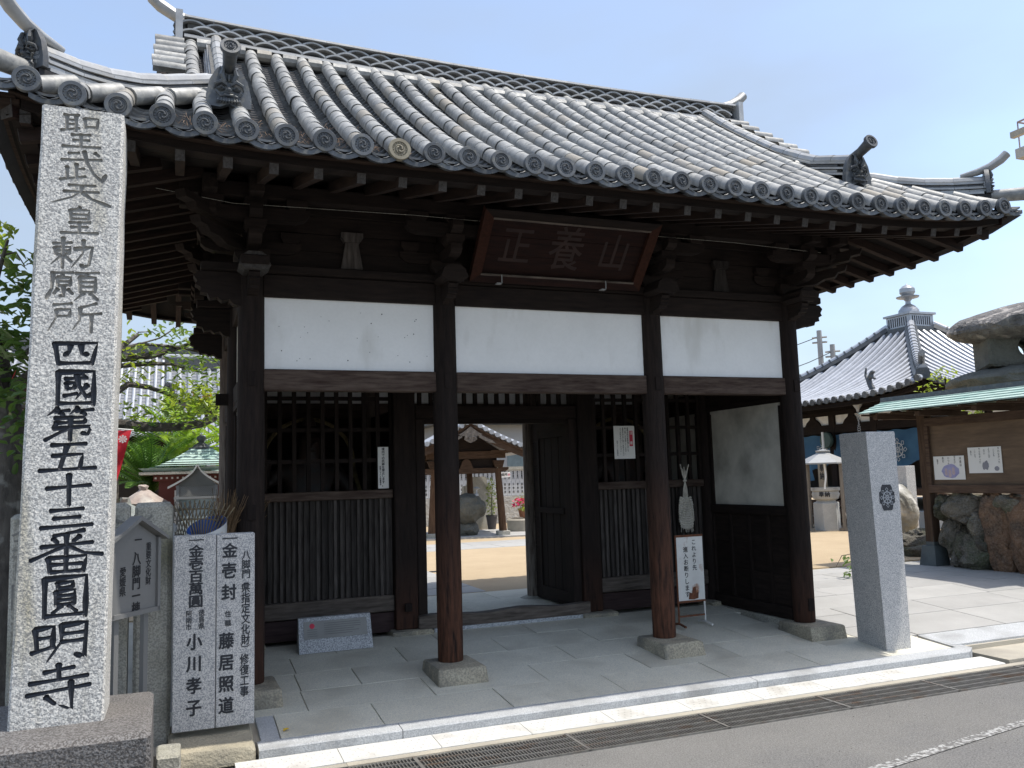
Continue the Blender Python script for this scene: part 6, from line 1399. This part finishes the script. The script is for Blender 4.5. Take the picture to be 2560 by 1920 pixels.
# incense burner with canopy
ib_ = empty('incense_burner', (10.62, 8.93, 0), 'stone incense bowl carved 奉納 under a white six sided canopy, in front of the hall', 'incense burner', rz=radians(-44))
M = MB(); M.lathe([(.60, 1.47), (.60, 1.50), (.14, 1.71), (.12, 1.74)], 6); ob('canopy', M.build('canopy', METAL, smooth=0), ib_); M = MB(); M.lathe([(.15, 1.74), (.16, 1.77), (.02, 1.80)], 6); ob('canopy_cap', M.build('canopy_cap', METAL, smooth=0), ib_)
BRG = wood('z', 'grey_post', a=(.16, .135, .11), b=(.26, .23, .19))
for x in (-.36, .36):
    for y_ in (-.3, .3): BX('post', BRG, ib_, x-.035, x+.035, y_-.035, y_+.035, 0, 1.47); M = MB(); M.tube([(x*1.0, y_, .42), (x*1.5, y_, .05)], .03, 6); ob('brace', M.build('brace', BRG), ib_); BX('sill', BRG, ib_, x*1.25-.2, x*1.25+.2, y_-.04, y_+.04, 0, .06)
M = MB(); M.lathe([(.22, .63), (.20, .66), (.27, .70), (.30, .80), (.28, .86), (.31, .88), (.31, .95), (.27, .95), (.24, .88)], 24); ob('bowl', M.build('bowl', mat('pale_stone', (.50, .49, .45), (.4, .39, .36), rough=.9, speck=(.25, .25, .24))), ib_)
M = MB(); M.lathe([(.29, 0), (.285, .60), (.26, .625)], 6, T=Rz(.3)); ob('pedestal', M.build('pedestal', STONEG if False else MATS['pale_stone'], smooth=0), ib_)
for i, c in enumerate('奉納'):
    M = MB(); text(M, c, 0, .86, .11, .12, Rx(pi/2), off=.03); ob('lettering', M.build('lettering', INK, smooth=0, fix=False), ib_, T=Rz(-.25+.42*i) @ Tr(0, -.306, 0))
st2 = thing(ob('white_streamer', (lambda M: M.grid(lambda u, v: (.05*(u-.5)+.02*sin(v*5), .01*sin(v*8), -.55*v), 2, 8) and M.build('white_streamer', PAPER))(MB()), None, (10.35, 8.6, 1.47)), 'narrow white paper streamer hanging from the incense canopy', 'streamer')
wb = thing(ob('wooden_tablet', None, None, (12.3, 10.9, .9)), 'upright pale wooden tablet with brush writing in front of the dark hall interior', 'tablet')
BX('board', mat('pale_wood', (.32, .26, .18), (.25, .2, .14), scale=15), wb, -.02, .02, -.14, .14, 0, .62); letter(wb, [('奉納', 0, .58, .15, .2, dict(off=.03))], 0, INK, T0=Tr(-.023, 0, 0) @ Rz(-pi/2) @ Rx(pi/2))
bf = thing(ob('blue_board', None, None, (10.9, 9.95, 1.05)), 'tilted blue board with two columns of white writing left of the incense burner', 'board')
BX('board', BLUEC, bf, -.25, .25, -.01, .01, 0, .45, T=Rz(-.75) @ Ry(-.2)); letter(bf, [('南無大師', .07, .42, .09, .10, dict(off=.02)), ('遍照金剛', -.08, .42, .09, .10, dict(off=.02))], 0, PAPER, T0=Rz(-.75) @ Ry(-.2) @ Tr(0, -.013, 0) @ Rx(pi/2))
# second square pillar by the hall
M = MB(); M.cbox(-.13, .13, -.15, .15, 0, 1.38, .004); thing(ob('square_pillar', M.build('square_pillar', GRAN), None, (10.15, 6.2, 0), (0, 0, .1)), 'plain grey square pillar standing farther back, left of the notice board post', 'stone pillar')
# notice board
nb = empty('notice_board', (6.9, 1.6, 0), 'large brown notice board under a long green copper roof, holding two posters', 'notice board')
TB = Tr(-6.9, -1.6, 0)
bd = lambda nm, mt, *b, **k: BX(nm, mt, nb, *b, T=TB, **k)
for y_ in (2.62, -.05): bd('post', wood('z', 'board_post', a=(.05, .03, .02), b=(.11, .07, .045)), 6.84, 6.98, y_-.07, y_+.07, .32, 2.12, c=.006); M = MB(); M.lathe([(.20, 0), (.15, .27), (.10, .27), (.09, .55)], 4, (0, 0, 0)); ob('post_base', M.build('post_base', mat('base_copper', (.09, .11, .11), (.05, .06, .065), scale=5, rough=.6), smooth=0), nb, T=TB @ Tr(6.91, y_, 0) @ Rz(pi/4))
bd('rail', wood('y', 'board_rail', a=(.05, .03, .022), b=(.12, .08, .055)), 6.82, 6.96, .0, 2.55, 1.0, 1.11, c=.006); bd('rail', MATS['board_rail_y'], 6.83, 6.95, .0, 2.55, 1.925, 2.04, c=.006)
bd('back_board', PLY, 6.87, 6.90, .0, 2.55, 1.11, 1.925); bd('side_post', MATS['board_rail_y'], 6.83, 6.94, 2.50, 2.56, 1.11, 1.925)
for y_ in (3.05, 2.3, 1.4, .5): bd('roof_arm', BRNX, 6.45, 7.35, y_-.04, y_+.04, 2.06, 2.12)
for i in range(11): bd('rafter', BRNX, 6.42, 7.4, .45+.28*i, .49+.28*i, 2.125, 2.15)
for s in (-1, 1):
    for i in range(5):
        M = MB(); x0 = 6.9+s*.52*(1-i/5); x1 = 6.9+s*.52*(1-(i+1)/5); z0_ = 2.16+.19*i/5+.012; z1_ = 2.16+.19*(i+1)/5
        M.add([(x0, .40, z0_), (x0, 3.30, z0_), (x1, 3.30, z1_), (x1, .40, z1_), (x0, .40, z0_-.018), (x0, 3.30, z0_-.018), (x1, 3.30, z1_-.03), (x1, .40, z1_-.03)], [(0, 1, 2, 3), (0, 4, 5, 1), (1, 5, 6, 2), (0, 3, 7, 4), (4, 7, 6, 5)]); ob('copper_strip', M.build('copper_strip', COPPER, smooth=0), nb, T=TB)
M = MB(); M.prism([(6.83, 2.335), (6.97, 2.335), (6.96, 2.40), (6.84, 2.40)], 'y', .38, 3.32); ob('ridge_cover', M.build('ridge_cover', TILED, smooth=0), nb, T=TB)
def poster(y0, y1, z0, z1, lab, cols, dr):
    o = thing(ob('poster', None, None, (6.862, (y0+y1)/2, z0)), lab, 'poster'); w_ = abs(y1-y0)/2; T = Rz(-pi/2)
    M = MB(); M.box(-w_, w_, -.002, 0, 0, z1-z0); ob('sheet', M.build('sheet', PAPER, smooth=0), o, T=T)
    M = MB()
    for (s, x, z, h_) in cols: text(M, s, x, z, h_*.8, h_, Tr(0, -.0035, 0) @ Rx(pi/2), off=.01)
    ob('lettering', M.build('lettering', INK, smooth=0, fix=False), o, T=T)
    dr(o, T); return o
LAV = mat('lavender_wash', (.28, .27, .48), (.38, .38, .56), scale=12, rough=.9, bump=0); PNK = mat('pale_figure', (.60, .48, .50), rough=.9, bump=0); GRY = mat('grey_wash', (.30, .30, .34), rough=.9, bump=0)
def ell(M, cx, cz, rx, rz, y=-.004, n=18, wob=0): M.add([(cx+rx*cos(2*pi*k/n)*(1+wob*sin(k*2.3)), y, cz+rz*sin(2*pi*k/n)*(1+wob*cos(k*1.7))) for k in range(n)], [tuple(range(n))])
def drA(o, T):
    M = MB(); ell(M, .02, .115, .14, .095, wob=.06); ob('picture_wash', M.build('picture_wash', LAV, smooth=0), o, T=T)
    M = MB(); 
    for (x, z, r_) in ((-.05, .13, .022), (.01, .11, .024), (.07, .14, .024)): ell(M, x, z, r_, r_*1.1, -.005); ell(M, x, z-.045, r_*1.1, r_*1.4, -.0045)
    ob('figures', M.build('figures', PNK, smooth=0), o, T=T)
def drB(o, T):
    M = MB(); ell(M, .02, .10, .035, .06, wob=.1); ell(M, -.02, .09, .02, .05, -.0045, wob=.1); ell(M, .17, .055, .035, .03, wob=.05); ob('ink_drawing', M.build('ink_drawing', GRY, smooth=0), o, T=T)
poster(2.465, 1.965, 1.18, 1.50, 'left poster on the notice board, white with a lavender picture of small figures', [('不幸は', .19, .30, .042), ('今だけ', .10, .32, .035), ('いつも', .0, .31, .038), ('幸せ', -.09, .31, .04), ('聖子', -.18, .28, .035)], drA)
poster(1.90, 1.40, 1.262, 1.60, 'right poster on the notice board, white with ink writing and small grey drawings', [('やれなかった', .21, .33, .035), ('ことも', .14, .31, .034), ('よろこび', .07, .33, .034), ('ない', .0, .31, .036), ('やらなかった', -.07, .33, .034), ('こころ', -.14, .31, .036), ('あり', -.20, .30, .036)], drB)
# rocks of the retaining bank under the board
rs = [(2.45, .78, .10, .17, ROCK, 1), (2.13, .77, .25, .20, ROCK, 2), (2.33, .45, .15, .27, ROCK, 3), (1.97, .22, .26, .27, ROCK, 4), (2.27, .12, .09, .14, ROCK, 5), (1.62, .47, .20, .50, ROCKB, 6), (1.27, .43, .20, .52, ROCKB, 7), (1.86, .55, .12, .20, ROCK, 8), (1.82, .30, .07, .15, ROCK, 9), (.9, .4, .24, .48, ROCK, 10), (.5, .35, .22, .42, ROCKB, 11), (.1, .4, .25, .45, ROCK, 12), (2.2, .3, .16, .25, ROCK, 13), (1.45, .86, .22, .12, ROCK, 14)]
names_ = ['grey rounded rock at the top left of the bank behind the board post', 'wide olive stained rock under the left end of the notice board', 'dark upright rock just right of the board post', 'broad grey rock at the foot of the bank under the left poster', 'small jagged rock at the foot of the board post', 'tall reddish brown rock under the notice board', 'rugged brown rock with pale ridges, right of the tall reddish one', 'dark rock wedged left of the tall reddish rock', 'small pale rock wedged low beside the tall reddish rock', 'large rock under the right end of the notice board', 'brown rock beyond the right end of the board', 'outermost grey rock of the bank at right', 'dark rock filling the gap at the foot of the bank', 'flat capping rock above the tall reddish rock']
for (y_, z, ry, rz_, mt, sd_), lb in zip(rs, names_): thing(ob('bank_rock', rock_mesh('bank_rock', mt, .24, ry*1.28, rz_*1.2, sd_, .34, 4, 1.8), None, (7.02+random.uniform(-.03, .03), y_, z)), lb, 'rock', 'rocks of the bank under the notice board')
M = MB(); M.grid(lambda u, v: (7.15+4.5*u, -.5+3.1*v, .96+.05*sin(pi*min(1, u*2)/2)-.7*max(0, u-.6)+.04*sin(9*u+7*v)), 12, 10); M.box(7.12, 7.16, -.5, 2.5, -.1, .97); structure('earth_bank', M.build('earth_bank', mat('earth', (.16, .13, .09), (.10, .085, .06), scale=6, rough=1, bump=1, bdist=.03)))
thing(ob('standing_stone', rock_mesh('standing_stone', mat('white_streak_rock', (.26, .245, .20), (.16, .15, .125), scale=3, rough=.9, bump=1, bscale=10, bdist=.04, stain=(.55, .53, .48), stscale=2.2, stlo=.5, sthi=.65), .20, .24, .62, 23, .22, 4), None, (9.95, 6.05, .48), (.0, -.13, .2)), 'tall pale streaked standing stone beside the square pillar, in front of the hall', 'rock')
thing(ob('flat_rock', rock_mesh('flat_rock', ROCK, .55, .40, .20, 31, .35, 4, 2.2), None, (8.8, 4.7, .10)), 'low flat layered rock at the foot of the standing stone, left of the board post', 'rock')
thing(ob('low_rock', rock_mesh('low_rock', ROCK, .45, .30, .13, 37, .3, 3), None, (7.9, 3.7, .02)), 'low dark rock on the ground just left of the board post base', 'rock')
# rustic stone lantern
ln = empty('rustic_lantern', (9.15, 2.75, 0), 'huge rustic stone lantern with mushroom cap and round window, at the right edge', 'stone lantern')
ob('cap_rock', rock_mesh('cap_rock', ROCKL, 1.55, 1.35, .31, 41, .10, 4, 1.1, False), ln, loc=(.48, -.20, 3.58), rot=(0, -.12, 0)); 
ME = ROCKG
bx_ = ob('fire_box', (lambda M: M.cbox(-.56, .56, -.52, .52, 2.83, 3.38, .03, j=.012) and M.build('fire_box', ME))(MB()), None, (0, 0, 0))
def carve_hole(target, T, mt):
    M = MB(); M.lathe([(.165, -1.5), (.165, 1.5)], 24, T=T); cut = ob('cut', M.build('cut', mt, smooth=0)); md = target.modifiers.new('b', 'BOOLEAN'); md.operation = 'DIFFERENCE'; md.solver = 'EXACT'; md.object = cut
    bpy.context.view_layer.update(); me = bpy.data.meshes.new_from_object(target.evaluated_get(bpy.context.evaluated_depsgraph_get())); target.modifiers.clear(); target.data = me; bpy.data.objects.remove(cut); me.polygons.foreach_set('use_smooth', [False]*len(me.polygons))
carve_hole(bx_, Tr(0, 0, 3.10) @ Rx(pi/2), ME)
M = MB(); M.box(-.36, .36, -.33, .33, 2.90, 3.32); cut = ob('cut', M.build('cut', ME)); md = bx_.modifiers.new('b', 'BOOLEAN'); md.operation = 'DIFFERENCE'; md.solver = 'EXACT'; md.object = cut; bpy.context.view_layer.update()
bx_.data = bpy.data.meshes.new_from_object(bx_.evaluated_get(bpy.context.evaluated_depsgraph_get())); bx_.modifiers.clear(); bpy.data.objects.remove(cut)
bx_.parent = ln; bx_.rotation_euler = (0, 0, radians(-38))
ob('platform_rock', rock_mesh('platform_rock', ROCKG, 1.15, 1.1, .27, 47, .12, 4, 1.3, False), ln, loc=(.1, .05, 2.60)); ob('shaft_rock', rock_mesh('shaft_rock', ROCKG, .38, .38, 1.2, 51, .12, 3), ln, loc=(.1, 0, 1.3)); ob('base_rock', rock_mesh('base_rock', ROCKG, .8, .8, .35, 53, .2, 3), ln, loc=(0, 0, .2))
sh = empty('camellia_shrub', (9.6, 4.35, 0), 'yellow green shrub growing between the stone lantern and the hall roof', 'shrub')
M = MB(); M.tube([(0, 0, 0), (.05, 0, 1.2), (-.1, .1, 2.2), (-.15, .1, 2.9)], [.06, .05, .04, .015], 7); M.tube([(.0, .05, 1.6), (.3, -.3, 2.4), (.45, -.5, 3.0)], [.035, .02, .008], 6); ob('stem', M.build('stem', BARK), sh)
M = MB()
for c in ((-.35, .25, 2.75), (-.2, .1, 2.95), (-.15, 0, 2.55), (0, -.1, 2.35), (-.3, .2, 2.45), (.1, -.25, 2.2), (.25, -.35, 2.1)): blob(M, c, (.22, .22, .2), 42, .10, .045)
for c in ((.55, -.55, 3.05), (.45, -.45, 2.9), (.62, -.65, 2.85)): blob(M, c, (.18, .18, .16), 40, .10, .045)
ob('leaves', M.build('leaves', LEAFY, smooth=0, fix=False), sh)
lf = empty('low_shrub', (4.9, 2.2, 0), 'sprig of glossy dark leaves beside the square pillar foot', 'shrub')
M = MB(); 
for i in range(26): leaf(M, (random.uniform(-.10, .25), random.uniform(-.1, .1), random.uniform(.02, .30)), .075, .04, random.uniform(2.2, 4.2), random.uniform(.1, .9), random.uniform(-.6, .6))
ob('leaves', M.build('leaves', LEAF, smooth=0, fix=False), lf); M = MB(); M.tube([(.35, 0, 0), (.25, 0, .3), (.0, 0, .28), (-.1, 0, .15)], [.01, .008, .005, .003], 5); ob('stem', M.build('stem', BARK), lf)
# utility poles, wires
for (x, y_, h, lb, r_) in ((26.9, 27.15, 8.2, 'taller grey utility pole rising behind the hall roof', .17), (27.33, 26.77, 7.45, 'shorter grey utility pole with crossbars beside the taller pole', .17)):
    o = empty('utility_pole', (x, y_, 0), lb, 'utility pole', 'utility poles behind the hall'); M = MB(); M.tube([(0, 0, 0), (0, 0, h)], [r_*.9, r_*.72], 12); ob('pole', M.build('pole', BUILDG), o)
    for z in (h-.35, h-.6): M = MB(); M.tube([(-.25, .25, z), (.25, -.25, z)], .05, 6); ob('crossbar', M.build('crossbar', METAL), o)
for (a, b, lb) in (((26.9, 27.15, 7.9), (23.0, 31.0, 7.2), 'thin wire running left from the taller utility pole'), ((27.33, 26.77, 7.1), (20.5, 27.6, 5.3), 'thicker cable sloping down left from the shorter pole'), ((27.33, 26.77, 6.9), (31, 20, 5.6), 'thin wire running right from the shorter pole')):
    A, B = Vector(a), Vector(b); thing(ob('overhead_wire', (lambda M: M.tube([A+(B-A)*t-Vector((0, 0, 1.2*t*(1-t))) for t in (0, .2, .4, .6, .8, 1)], .022, 5) and M.build('overhead_wire', TILED))(MB())), lb, 'wire')
# apartment with a balcony at the far right
ab = empty('apartment_block', (30, 12, 0), 'tall pale apartment block with one railed balcony showing at the right edge', 'building')
BX('wall', PALEW, ab, -1.5, 6, -5, 1.2, 0, 17); BX('balcony_floor', mat('pale_concrete', (.5, .48, .43), (.42, .4, .36), rough=.9, bump=0), ab, -4.93, -1.5, -1.5, 2.45, 12.22, 12.58)
M = MB()
for a, b in (((-4.8, 2.35, 13.58), (-4.8, -1.4, 13.58)), ((-4.8, 2.35, 13.58), (-1.5, 2.35, 13.58))): M.tube([a, b], .035, 6)
ob('handrail', M.build('handrail', mat('pinkish_rail', (.35, .28, .28), rough=.6)), ab)
for i in range(9): BX('baluster', MATS['pinkish_rail'], ab, -4.83, -4.79, 2.33-.42*i, 2.36-.42*i, 12.58, 13.56)
for i in range(6): BX('baluster', MATS['pinkish_rail'], ab, -4.4+.42*i, -4.37+.42*i, 2.33, 2.36, 12.58, 13.56)
BX('planter_box', CONC, ab, -5.05, -4.85, .2, 2.5, 13.0, 13.22)
# ================================================================= FAR LEFT: MAIN HALL ROOFS
def bigroof(name, loc, W_, D_, z0, z1, st, lab, r_=.07, rz=0, wallh=True, cut=None):
    o = empty(name, loc, lab, 'temple hall', rz=rz); f_ = lambda t: z0+(z1-z0)*(.72*t+.28*t*t)
    M = MB(); M.grid(lambda u, v: (-W_/2+W_*u, D_*v, f_(v)), 2, 10); M.grid(lambda u, v: (-W_/2+W_*u, 2*D_-D_*v, f_(v)), 2, 10); ob('roof_bed', M.build('roof_bed', mat('pale_roof_bed', (.24, .25, .27), (.12, .13, .14), scale=8, rough=.5, stretch=(.1, 4, 1))), o)
    M = MB(); M.tube([(0, D_*t, f_(t)+.03) for t in (0, .25, .5, .75, 1)], r_, 8); tm = M.build('tile_row', TILEH)
    n = int(W_/st)
    for i in range(n): ob('tile_row', tm, o, loc=(-W_/2+st*(i+.5), 0, 0))
    M = MB(); M.tube([(0, 0, 0), (0, .05, 0)], r_*1.2, 10); em = M.build('eave_end_tile', TILEH)
    for i in range(n): ob('eave_end_tile', em, o, loc=(-W_/2+st*(i+.5), -.05, z0+.02))
    nr = int(D_/.17)
    for j in range(1, nr): 
        t = j/nr; M = MB(); M.box(-W_/2, W_/2, D_*t, D_*t+.03, f_(t)+.01, f_(t)+.035); ob('pan_tile_course', M.build('pan_tile_course', TILEH, smooth=0), o)
    M = MB(); M.box(-W_/2, W_/2, D_-.2, D_+.2, z1-.05, z1+.35); M.k = 1; M.tube([(-W_/2-.1, D_, z1+.42), (W_/2+.1, D_, z1+.42)], .11, 10); ob('ridge', M.build('ridge', TILED, TILEH), o)
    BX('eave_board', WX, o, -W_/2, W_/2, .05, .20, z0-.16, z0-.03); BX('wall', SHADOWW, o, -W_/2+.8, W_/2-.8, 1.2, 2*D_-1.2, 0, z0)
    for i in range(int(W_/.5)): BX('rafter', WY, o, -W_/2+.25+.5*i, -W_/2+.33+.5*i, .12, 1.2, z0-.14, z0-.06)
    for s in (-1, 1): 
        M = MB(); M.tube([(s*W_/2*.93, .1+(D_-.1)*t, f_(t)+.16) for t in (0, .3, .6, 1)], .10, 8); ob('descending_ridge', M.build('descending_ridge', TILEH), o)
        ob('ogre_face', om, o, T=Tr(s*W_/2*.93, -.0, z0+.12) @ Matrix.Scale(1.2, 4))
    return o
bigroof('main_hall', (-3.4, 29.5, 0), 6.0, 4.5, 3.4, 7.2, .27, 'large temple hall with steep pale tiled roof behind the tree branches')
bigroof('porch_roof', (-1.1, 25.0, 0), 4.6, 2.2, 4.45, 5.75, .34, 'lower tiled porch roof with round eave tiles in front of the large hall', .085)
bigroof('side_hall', (-9.9, 24.5, 0), 6.5, 2.0, 5.1, 6.2, .28, 'temple building whose ornamented ridge shows between the leaves at the far left')
M = MB()
for i in range(60): blob(M, (random.uniform(-30, 50), random.uniform(48, 60), random.uniform(0, 3.2)), (2.6, 2, 1.6), 60, .6, .4)
tl = ob('treeline', M.build('treeline', LEAFD, smooth=0, fix=False), kind='stuff'); tl['label'] = 'distant row of dark trees beyond the temple yard'
M = MB()
for i in range(220):
    x = random.uniform(-1.2, 5.5); y = random.uniform(-3.6, -1.8); r_ = random.uniform(.002, .007); a = random.uniform(0, 3)
    M.add([(x-r_, y, -.2495), (x, y-r_*.7, -.2495), (x+r_*1.2, y, -.2495), (x, y+r_, -.2495), (x, y, -.2495+r_*.8)], [(0, 1, 4), (1, 2, 4), (2, 3, 4), (3, 0, 4)])
g9 = ob('road_grit', M.build('road_grit', mat('grit', (.22, .21, .19), (.08, .075, .07), scale=30), smooth=0), kind='stuff'); g9['label'] = 'scattered grit on the road'
# yellow fallen leaf
M = MB(); leaf(M, (0, 0, 0), .045, .03, .3, -.2); leaf(M, (.01, .01, .003), .03, .02, 1.4, -.1); thing(ob('fallen_leaf', M.build('fallen_leaf', mat('yellow_leaf', (.65, .42, .02), rough=.6, bump=0), smooth=0), None, (-2.305, -.80, -.146)), 'small yellow fallen leaf on the paving near the kerb corner', 'leaf')
